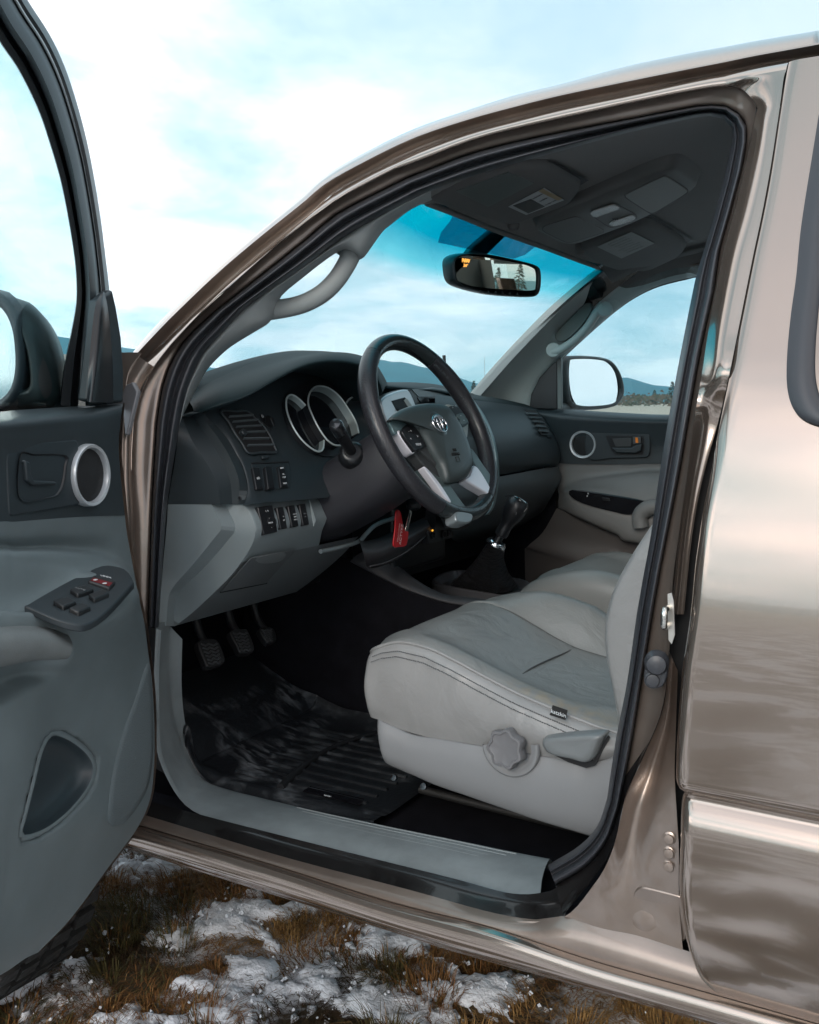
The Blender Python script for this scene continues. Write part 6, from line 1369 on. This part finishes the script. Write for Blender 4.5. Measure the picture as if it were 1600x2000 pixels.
# ---------------------------------------------------------------- pedals
PDL = mat('pedal_rubber', (.016, .016, .017), .5); CHV = mat('pedal_grip', (.055, .058, .06), .45)
pn_ = V((-.80, .1, .60)).normalized()
def pedal(nm, q, x0, rowsn, arm_):
    p0 = pX(*q[0], x0); f = lambda u, v, d=0: pP(u, v, p0 + pn_ * d, pn_)
    pe = plate(nm, [f(p.x, p.y) for p in rs(q, 32, True)], -pn_ * .018, PDL, truck, bevel=.003)
    c = sum((V((*a, 0)) for a in q), V()) / len(q)
    if rowsn:
        a, b, c_, d = [V((*q[i], 0)) for i in rowsn]            # top-left, top-right, bottom-right, bottom-left
        for i in range(6):
            t = (i + .6) / 6.6; l = a.lerp(d, t); r = b.lerp(c_, t); pts = []
            for k in range(5):
                m_ = l.lerp(r, .10 + .8 * k / 4); m_ += (d - a) * (.075 if k % 2 else 0); pts.append(f(m_.x, m_.y, .001))
            tube('grip', pts, .0022, CHV, pe, n=6, steps=1)
    o = f(c.x, c.y, -.015); tube('pedal_arm', [o, o + V((.05, -.01, .05)), o + V((.09, -.02, .22))], .009, PDL, pe, n=8)
pedal('clutch_pedal', [(387, 1253), (412, 1247), (427, 1253), (440, 1285), (436, 1296), (408, 1303), (399, 1290)], 1.36, (0, 2, 4, 5), 0)
pedal('brake_pedal', [(450, 1233), (478, 1228), (485, 1232), (497, 1262), (493, 1274), (471, 1275), (463, 1262)], 1.38, (0, 2, 4, 5), 0)
pedal('accelerator_pedal', [(508, 1228), (533, 1226), (541, 1248), (533, 1255), (522, 1254)], 1.40, (0, 1, 3, 4), 0)
# ---------------------------------------------------------------- loose things in the cab: floor mat, key, tag
MATM = mat('mat_rubber', (.013, .0145, .017), .36, bump=.5, bscale=120, detail=5, bdist=.002)
t_ = MATM.node_tree; b_ = t_.nodes['Principled BSDF']; co = t_.nodes.new('ShaderNodeTexCoord')
def sm(scale, xyz, lo, hi, dist=0):
    mp_ = t_.nodes.new('ShaderNodeMapping'); mp_.inputs['Scale'].default_value = xyz; t_.links.new(co.outputs['Object'], mp_.inputs[0])
    n_ = t_.nodes.new('ShaderNodeTexNoise'); n_.inputs['Scale'].default_value = scale; n_.inputs['Detail'].default_value = 7; n_.inputs['Distortion'].default_value = dist; t_.links.new(mp_.outputs[0], n_.inputs[0])
    r_2 = t_.nodes.new('ShaderNodeMapRange'); r_2.inputs[1].default_value = lo; r_2.inputs[2].default_value = hi; t_.links.new(n_.outputs['Fac'], r_2.inputs[0]); return r_2.outputs[0]
a1 = sm(7, (1, .7, 1), .46, .62, .8); a2 = sm(30, (.5, 1.5, 1), .45, .62, .8)
mm_ = t_.nodes.new('ShaderNodeMath'); mm_.operation = 'MULTIPLY'; t_.links.new(a1, mm_.inputs[0]); t_.links.new(a2, mm_.inputs[1])
mx = t_.nodes.new('ShaderNodeMix'); mx.data_type = 'RGBA'; mx.inputs[6].default_value = (.012, .0135, .016, 1); mx.inputs[7].default_value = (.14, .15, .16, 1); t_.links.new(mm_.outputs[0], mx.inputs[0]); t_.links.new(mx.outputs[2], b_.inputs['Base Color'])
lpx = [(362, 1420), (365, 1452), (377, 1490), (397, 1519), (427, 1539), (470, 1554), (540, 1573), (620, 1591), (700, 1602), (730, 1604)]
lip = [pY(u, v, .645) for u, v in lpx]
def mz(x): return .562 + .55 * max(0, x - 1.22) ** 1.35
rows = [[p + V((0, .004, -.012)) for p in lip], lip, [V((p.x, .636, p.z)) for p in lip]]
for y, dz in ((.618, .006), (.59, 0), (.5, 0), (.38, 0), (.26, 0), (.22, .01), (.205, .03)): rows.append([V((min(p.x + .0, 1.5) - (.0 if y > .5 else 0), y, mz(p.x) + dz)) for p in lip])
frt = [V((p.x, p.y, p.z)) for p in [r[0] for r in rows]]
for i, r in enumerate(rows):
    y = r[0].y; r.insert(0, V((1.38, min(y, .62), mz(1.38) + .02))); r.insert(0, V((1.52, min(y, .60), mz(1.52) + .02)))
fm = patch('floor_mat', rows, MATM, None, nu=4, nv=3)
tag(fm, 'black rubber floor mat smeared with dried mud below the pedals', 'floor mat')
for k in range(9):                                        # moulded ribs across the mat
    y = .575 - k * .036; tube('rib', [(x, y, mz(x) + .001) for x in (.93, 1.0, 1.08, 1.16, 1.24)], .0045, MATM, fm, n=6, steps=2)
tube('mat_channel', [pP(u, v, (1, .4, mz(1.1) + .004), (0, 0, 1)) for u, v in [(548, 1538), (575, 1512), (612, 1482), (660, 1455), (735, 1430)]], lambda t: .008 * (1 - .4 * t), RUBD, fm, n=8)
lg = plate('logo_bar', [pP(u, v, (1, .5, mz(1) + .003), (0, 0, 1)) for u, v in [(592, 1546), (606, 1537), (712, 1562), (703, 1574)]], (0, 0, .002), GBLK, fm)
text('lettering', 'ww', pP(640, 1554, (1, .5, mz(1) + .006), (0, 0, 1)), V((-1, 0, 0)), V((0, -1, 0)), .008, WHITE, lg, ext=.0002)
ky = tag(empty('ignition_key', pX(808, 985, 1.02)), 'black headed car key hanging in the ignition below the steering column', 'key')
plate('key_blade', [pX(u, v, 1.018) for u, v in [(799, 997), (804, 999), (795, 1038), (790, 1036)]], (-.002, 0, 0), STEEL, ky, bevel=.0004)
plate('key_groove', [pX(u, v, 1.0155) for u, v in [(800.6, 1001), (802, 1001.5), (794, 1034), (792.6, 1033.5)]], (-.0005, 0, 0), RUBD, ky)
lathe('key_head', pX(808, 984, 1.024), (-.3, .25, -.9), [(.010, -.012), (.016, -.008), (.017, .006), (.012, .012), (.001, .013)], BLK, ky, n=20)
rt_ = [(772, 999), (780, 998), (784, 1016), (788, 1034), (796, 1037), (794, 1057), (791, 1066), (780, 1068), (767, 1066), (770, 1033)]
kt_ = plate('key_tag', [pX(p.x, p.y, 1.03) for p in rs(rt_, 40, True)], (-.0025, 0, 0), mat('red_tag', (.50, .012, .018), .35, var=.15, vscale=40), None, bevel=.0006)
tag(kt_, 'red key tag with white print dangling under the steering column', 'key tag')
rx, ry = pX(782.5, 1058, 1.026) - pX(786, 1030, 1.026), V((0, -1, 0))
text('lettering', 'ACTYRE', pX(784, 1044, 1.0272), -rx, V((0, 1, 0)), .0085, mat('tag_print', (.75, .55, .55), .5), kt_, ext=.0001)
text('lettering', 'FOUNDATION', pX(779, 1040, 1.0272), -rx, V((0, 1, 0)), .0042, bpy.data.materials['tag_print'], kt_, ext=.0001)
# aerial on the far wing
pa = pY(868, 705, -.80)
tube('aerial', [pY(870, 760, -.80), pY(869, 730, -.80), pY(867.5, 694, -.80)], .0058, BLK, truck, n=8)
# ================================================================ THE PLACE
rnd0 = random.Random(3)
def rough(x, y, s=1.0): return pnoise(V((x * s, y * s, 3.7)))
def gz(x, y):
    d = max(0, 1 - max(abs(x - 1.0) / 4, abs(y - .4) / 4))
    return (.020 * rough(x, y, 3.0) + .010 * rough(x, y, 11)) * min(1, d * 3) - .004
fine = [-2.0 + .05 * i for i in range(101)]
ax1 = [-14000, -6000, -2500, -900, -350, -120, -45, -18, -8, -4, -2.6] + fine + [3.4, 4.2, 6, 10, 20, 45, 120, 350, 900, 2500, 6000, 14000]
gx_ = [[V((x, y, gz(x, y))) for y in ax1] for x in ax1]
GRM = bpy.data.materials.new('snowy_field'); GRM.use_nodes = True
t_ = GRM.node_tree; b_ = t_.nodes['Principled BSDF']; b_.inputs['Roughness'].default_value = .9; co = t_.nodes.new('ShaderNodeTexCoord')
def gn(sc_, det, lo, hi, dist=0, ro=.55):
    n_ = t_.nodes.new('ShaderNodeTexNoise'); n_.inputs['Scale'].default_value = sc_; n_.inputs['Detail'].default_value = det; n_.inputs['Distortion'].default_value = dist; n_.inputs['Roughness'].default_value = ro
    t_.links.new(co.outputs['Object'], n_.inputs[0]); r_2 = t_.nodes.new('ShaderNodeMapRange'); r_2.inputs[1].default_value = lo; r_2.inputs[2].default_value = hi; t_.links.new(n_.outputs['Fac'], r_2.inputs[0]); return r_2.outputs[0], n_.outputs['Fac']
def gmix(f, a, b):
    m_ = t_.nodes.new('ShaderNodeMix'); m_.data_type = 'RGBA'
    for s, x in ((m_.inputs[0], f), (m_.inputs[6], a), (m_.inputs[7], b)):
        if isinstance(x, tuple): s.default_value = x
        else: t_.links.new(x, s)
    return m_.outputs[2]
s1_, _ = gn(2.6, 8, .47, .53, .4, .62); s2_n, _ = gn(.02, 4, .42, .6); br1, f1 = gn(9, 6, .35, .65); br2, _ = gn(30, 5, .4, .6)
soil = gmix(br1, (.030, .022, .014, 1), (.105, .062, .030, 1)); soil = gmix(br2, soil, (.055, .045, .022, 1))
field = gmix(br1, (.30, .255, .19, 1), (.42, .38, .31, 1))
sb_n, _ = gn(2.0, 9, .485, .53, .6, .66)
d2 = t_.nodes.new('ShaderNodeVectorMath'); d2.operation = 'LENGTH'; t_.links.new(co.outputs['Object'], d2.inputs[0]); d2r = t_.nodes.new('ShaderNodeMapRange'); d2r.inputs[1].default_value = 2.2; d2r.inputs[2].default_value = 4; t_.links.new(d2.outputs['Value'], d2r.inputs[0])
sn_m = t_.nodes.new('ShaderNodeMath'); sn_m.operation = 'MULTIPLY'; t_.links.new(sb_n, sn_m.inputs[0]); t_.links.new(d2r.outputs[0], sn_m.inputs[1]); sn_x = t_.nodes.new('ShaderNodeMix'); t_.links.new(d2r.outputs[0], sn_x.inputs[0]); t_.links.new(s1_, sn_x.inputs[2]); t_.links.new(sb_n, sn_x.inputs[3])
near = gmix(sn_x.outputs[0], soil, (.74, .76, .80, 1))
dist = t_.nodes.new('ShaderNodeVectorMath'); dist.operation = 'LENGTH'; t_.links.new(co.outputs['Object'], dist.inputs[0])
dr = t_.nodes.new('ShaderNodeMapRange'); dr.inputs[1].default_value = 14; dr.inputs[2].default_value = 60; t_.links.new(dist.outputs['Value'], dr.inputs[0])
t_.links.new(gmix(dr.outputs[0], near, field), b_.inputs['Base Color'])
bp_n = t_.nodes.new('ShaderNodeBump'); bp_n.inputs['Strength'].default_value = .8; bp_n.inputs['Distance'].default_value = .02; t_.links.new(f1, bp_n.inputs['Height']); t_.links.new(bp_n.outputs[0], b_.inputs['Normal'])
gr = mk('ground', *grid(gx_), GRM); gr['kind'] = 'structure'
# crumbling old snow, lying in patches between the grass
SNM = mat('old_snow', (.78, .81, .86), .55, bump=.8, bscale=110, detail=6, bdist=.006, var=.10, vscale=16)
x0, x1, y0_, y1_ = .1, 2.7, -1.0, 1.25; st_ = .0125
nx, ny = int((x1 - x0) / st_), int((y1_ - y0_) / st_)
def snow(x, y):
    q = V((x + .06 * rough(x, y, 6), y + .06 * rough(y, x, 6), 0))
    return pnoise(q * 2.3 + V((4.1, 1.3, 0))) * .30 + pnoise(q * 5.5 + V((2.2, 7.7, 0))) * .52 + pnoise(q * 15) * .28 + pnoise(q * 41) * .22 - .06
vs = []; fs = []; hv = []
for i in range(nx + 1):
    for j in range(ny + 1):
        x, y = x0 + i * st_, y0_ + j * st_; h = snow(x, y)
        cr_ = .007 * pnoise(V((x * 30, y * 30, 1))) + .008 * pnoise(V((x * 75, y * 75, 5))) + .006 * rnd0.random(); hv.append(h)
        z = gz(x, y) + (min(.022, h * .07 + .006) + cr_ if h > -.06 else -.05)
        vs.append(V((x + .006 * rnd0.random(), y + .006 * rnd0.random(), z)))
for i in range(nx):
    for j in range(ny):
        f = (i * (ny + 1) + j, i * (ny + 1) + j + 1, (i + 1) * (ny + 1) + j + 1, (i + 1) * (ny + 1) + j)
        if max(hv[k] for k in f) > -.05: fs.append(f)
me = bpy.data.meshes.new('snow'); me.from_pydata([tuple(v) for v in vs], [], fs); me.polygons.foreach_set('use_smooth', [True] * len(fs)); me.materials.append(SNM)
sn = bpy.data.objects.new('snow', me); C.objects.link(sn); tag(sn, 'crumbly white patches of old snow among the grass', 'snow', kind='stuff')
# matted dead grass with tufts
rnd = random.Random(11)
gm = []
for nm, c in (('grass_rust', (.19, .088, .029)), ('grass_straw', (.31, .18, .066)), ('grass_olive', (.085, .072, .026)), ('grass_dark', (.055, .032, .015))):
    gm.append(mat(nm, c, .75, spec=.2))
gv = []; gf = []; gi = []
def blade(x, y, L, dx, dy, up, w_, mi):
    d = V((dx, dy, 0)); p = V((x, y, gz(x, y) - .003)); n_ = V((-dy, dx, 0)); n_ = n_.normalized() * w_ if n_.length > 1e-6 else V((w_, 0, 0))
    p1 = p + d * (L * .40) + V((0, 0, L * up * .75)); p2 = p + d * L + V((0, 0, L * up * rnd.uniform(.6, 1.0))); k = len(gv)
    gv.extend([p - n_, p + n_, p1 + n_ * .8, p1 - n_ * .8, p2]); gf.extend([(k, k + 1, k + 2, k + 3), (k + 3, k + 2, k + 4)]); gi.extend([mi, mi])
n_mat = 0
while n_mat < 80000:
    x, y = rnd.uniform(.15, 2.5), rnd.uniform(-.9, 1.1); s = snow(x, y)
    if s > .02 + .10 * rnd.random(): continue
    n_mat += 1; a = 6.28 * pnoise(V((x * 4, y * 4, 8))) + rnd.gauss(0, .8); k = pnoise(V((x * 3.1, y * 3.1, 2))) + rnd.gauss(0, .22)
    blade(x, y, rnd.uniform(.02, .052), math.cos(a), math.sin(a), rnd.uniform(.15, .75), rnd.uniform(.0006, .0014), 1 if k > .28 else 0 if k > -.12 else 2 if k > -.35 else 3)
cl = 0
while cl < 210:
    cx, cy = rnd.uniform(.15, 2.5), rnd.uniform(-.9, 1.1); s = snow(cx, cy)
    if s > .05: continue
    cl += 1; k = pnoise(V((cx * 3.1, cy * 3.1, 2))); kind = 1 if k > .22 else 0 if k > -.12 else 2; big = rnd.uniform(.6, 1.25); lean = 6.28 * pnoise(V((cx * 2, cy * 2, 8)))
    for _ in range(int(190 * big)):
        r = .05 * big * math.sqrt(rnd.random()); a = rnd.uniform(0, 6.28); dr_ = a + rnd.gauss(0, .45); o = rnd.uniform(.3, 1.0)
        blade(cx + r * math.cos(a), cy + r * math.sin(a), rnd.uniform(.032, .075) * big, math.cos(dr_) * o + .4 * math.cos(lean), math.sin(dr_) * o + .4 * math.sin(lean), rnd.uniform(.45, 1.0), rnd.uniform(.0005, .0012), kind if rnd.random() < .7 else rnd.randrange(4))
me = bpy.data.meshes.new('grass'); me.from_pydata([tuple(v) for v in gv], [], gf)
for m_ in gm: me.materials.append(m_)
me.polygons.foreach_set('material_index', gi)
go = bpy.data.objects.new('grass', me); C.objects.link(go); tag(go, 'matted rust brown and olive dead grass beside the truck', 'grass', kind='stuff')
cv = []; cf = []; nc = 0
while nc < 1300:
    x, y = rnd.uniform(.2, 2.4), rnd.uniform(-.7, 1.1); s = snow(x, y)
    if s < -.22 or (s < -.05 and rnd.random() < .6): continue
    nc += 1; r = rnd.uniform(.0015, .005) * (1.5 if rnd.random() < .06 else 1); o = V((x, y, gz(x, y) + .012 + max(0, min(.02, s * .06)) + rnd.random() * .010)); k = len(cv)
    e = [V((rnd.uniform(-1, 1), rnd.uniform(-1, 1), rnd.uniform(-.5, 1))) * r for _ in range(6)]
    cv += [o + q for q in (V((r, 0, 0)) + e[0] * .4, V((-r, 0, 0)) + e[1] * .4, V((0, r * 1.4, 0)) + e[2] * .4, V((0, -r, 0)) + e[3] * .4, V((0, 0, r)) + e[4] * .4, V((0, 0, -r)))]
    cf += [tuple(k + i for i in f) for f in ((0, 2, 4), (2, 1, 4), (1, 3, 4), (3, 0, 4), (2, 0, 5), (1, 2, 5), (3, 1, 5), (0, 3, 5))]
me = bpy.data.meshes.new('snow_crumbs'); me.from_pydata([tuple(v) for v in cv], [], cf); me.materials.append(SNM)
cr2 = bpy.data.objects.new('snow_crumbs', me); C.objects.link(cr2); tag(cr2, 'loose crumbs of snow scattered over the grass', 'snow', kind='stuff')
# hills along the skyline, given as height above the horizon in the photograph
def head(u): return 60 + math.degrees(math.atan((u - CX) / F))          # degrees to the right of straight ahead
prof = [(-60, 2.0), (-20, 3.0), (10, 3.6), (28, 4.1), (39.5, 3.9), (43, 3.3), (45.5, 2.9), (48.5, 2.0), (51, 1.5), (55, 1.8), (58, 2.5), (60, 2.25), (62, 1.75), (64, 1.05), (67, .95), (70, 1.3), (72.5, 1.45), (74, 1.0), (76, .8), (80, 1.2), (95, 1.0), (120, 1.5), (160, .9), (200, 1.2), (240, .8), (280, 1.2), (300, 2.0)]
HM = mat('hazed_forest_hill', (.010, .075, .105), .9, var=.35, vscale=.004)  # forest colour pushed to blue: haze painted in besides the volume
hr = []; 
for k in range(7):
    r_0 = (3300, 3600, 3900, 4200, 4500, 4750, 5200)[k]; f = (0, .30, .62, .90, 1.0, .80, 0)[k]; row = []
    for i in range(721):
        a = -60 + i * .5; h = interp(prof, a); wob = .10 * pnoise(V((a * .35, k * .7, 0))) + .06 * pnoise(V((a * 1.3, k, 4))) + .03 * pnoise(V((a * 4, k * 2, 9)))
        z = r_0 * math.tan(math.radians(max(.15, h + wob * h * .9))) * f * (4400 / r_0) * 1.0 if k else -2
        t = math.radians(a); row.append(V((r_0 * math.cos(t), -r_0 * math.sin(t), z)))
    hr.append(row)
hl_ = mk('hills', *grid(hr), HM); hl_['kind'] = 'structure'
# trees: a far belt of bare brush, and single conifers
def crown_conifer(o, h, w_, seed, m, nm, par):
    q = random.Random(seed); vs = []; fs = []
    for _ in range(int(260)):
        t = q.random() ** .8; r = w_ * (1 - t) ** .85 * q.uniform(.35, 1.0) + .05 * w_; a = q.uniform(0, 6.28); z = h * (.10 + .90 * t); s = h * .055 * q.uniform(.6, 1.3) * (1.15 - .5 * t)
        c = V((r * math.cos(a), r * math.sin(a), z)); d = V((math.cos(a), math.sin(a), -.35)).normalized(); e = V((-math.sin(a), math.cos(a), q.uniform(-.3, .3)))
        k = len(vs); vs += [o + c - d * s * .5 - e * s * .45, o + c - d * s * .4 + e * s * .45, o + c + d * s * 1.1 + e * s * .2, o + c + d * s * 1.0 - e * s * .2, o + c + V((0, 0, s * .5))]
        fs += [(k, k + 1, k + 4), (k + 1, k + 2, k + 4), (k + 2, k + 3, k + 4), (k + 3, k, k + 4)]
    vs.append(o + V((0, 0, h * 1.02))); k = len(vs); 
    return mk(nm, vs[:-1], fs, m, par, smooth=False)
CONM = mat('conifer_green', (.028, .040, .026), .9, var=.4, vscale=.6); TRK = mat('bark', (.06, .045, .035), .9)
def conifer(hdg, r, h, w_, label, seed, group):
    t = math.radians(hdg); o = V((r * math.cos(t), CAM.y - r * math.sin(t), 0)); e = tag(empty('pine_tree', o), label, 'tree', group)
    tube('trunk', [o + V((0, 0, -.3)), o + V((.05, 0, h * .5)), o + V((0, 0, h * .97))], lambda q: .022 * h * (1 - .85 * q), TRK, e, n=8)
    crown_conifer(o, h, w_, seed, CONM, 'crown', e); return e
conifer(head(924.5), 300, 7.6, 1.9, 'pointed conifer seen through the windscreen just left of the far pillar', 1, None)
conifer(head(1309), 270, 6.6, 2.0, 'tall dark conifer above the brush beyond the passenger window', 2, None)
conifer(head(1275), 300, 4.8, 1.6, 'low conifer in the brush seen over the passenger mirror', 3, None)
conifer(head(446), 320, 8.0, 2.4, 'conifer showing over the left end of the dashboard', 4, None)
bh = [(155.35, 200, 6.0, 1.3), (154.95, 205, 7.0, 1.5), (153.70, 198, 7.8, 2.1), (150.5, 230, 7.5, 1.3), (159.5, 240, 7.0, 1.2)]
for i, (a, r, h, w_) in enumerate(bh): conifer(a, r, h, w_, 'dark conifer standing in the field behind the truck', 20 + i, 'conifers behind the truck')
BRM = [mat('brush_brown', (.115, .098, .078), .95), mat('brush_olive', (.075, .085, .060), .95), mat('brush_dark', (.055, .062, .052), .95)]
q = random.Random(5); bv = []; bf = []; bi = []
for i in range(15000):
    a = q.uniform(20, 100); r = q.uniform(262, 330); t = math.radians(a)
    top = 3.1 + 1.4 * pnoise(V((a * .9, 0, 2))) + .8 * pnoise(V((a * 3.1, 5, 2))) + (1.3 if q.random() < .04 else 0); z = top * q.random() ** .7; s = q.uniform(.25, .75)
    o = V((r * math.cos(t), CAM.y - r * math.sin(t), z)); e = V((-math.sin(t), -math.cos(t), q.uniform(-.4, .4))) * s; u_ = V((q.uniform(-.3, .3), q.uniform(-.3, .3), 1)) * s * q.uniform(.6, 1.4)
    k = len(bv); bv += [o - e, o + e * q.uniform(.4, 1), o + u_, o - e * .4 + u_ * .7]; bf += [(k, k + 1, k + 2, k + 3)]; bi.append(q.choices((0, 1, 2), (4, 3, 2))[0])
me = bpy.data.meshes.new('treeline'); me.from_pydata([tuple(v) for v in bv], [], bf)
for m_ in BRM: me.materials.append(m_)
me.polygons.foreach_set('material_index', bi)
tl_ = bpy.data.objects.new('treeline', me); C.objects.link(tl_); tag(tl_, 'grey brown belt of bare brush at the far edge of the field', 'brush', kind='stuff')
# lattice mast
a = math.radians(head(945)); o = V((600 * math.cos(a), CAM.y - 600 * math.sin(a), 0)); mv = []; mf = []
mast = tag(empty('radio_mast', o), 'thin grey lattice mast rising behind the far trees', 'mast'); MS = mat('mast_steel', (.30, .34, .36), .6)
tube('mast_frame', [o, o + V((0, 0, 29))], .10, MS, mast, n=6, steps=1)
for k in range(6): tube('mast_brace', [o + V((-.5, .3, 3 + 4 * k)), o + V((.5, -.3, 6 + 4 * k))], .06, MS, mast, n=4, steps=1)
# ---------------------------------------------------------------- the air between here and the hills
hz_ = bpy.data.materials.new('haze_air'); hz_.use_nodes = True; t_ = hz_.node_tree; t_.nodes.clear()
o_ = t_.nodes.new('ShaderNodeOutputMaterial'); pv_ = t_.nodes.new('ShaderNodeVolumePrincipled'); t_.links.new(pv_.outputs[0], o_.inputs['Volume'])
pv_.inputs['Color'].default_value = (.34, .80, .96, 1); pv_.inputs['Density'].default_value = 1.4e-4; pv_.inputs['Anisotropy'].default_value = .2
hb_ = box('haze', (0, 0, 205), (5400, 0, 0), (0, 5400, 0), (0, 0, 210), hz_, None, smooth=False); hb_['kind'] = 'stuff'
# ---------------------------------------------------------------- keep the tree of parts at thing > part > sub-part
def depth_of(o):
    n = 0
    while o.parent: o = o.parent; n += 1
    return n
for o in list(bpy.data.objects):
    if o.parent and depth_of(o) > 2:
        a = o
        while depth_of(a) > 1: a = a.parent
        o.parent = a; o.matrix_parent_inverse = Matrix.Translation(-a.location)
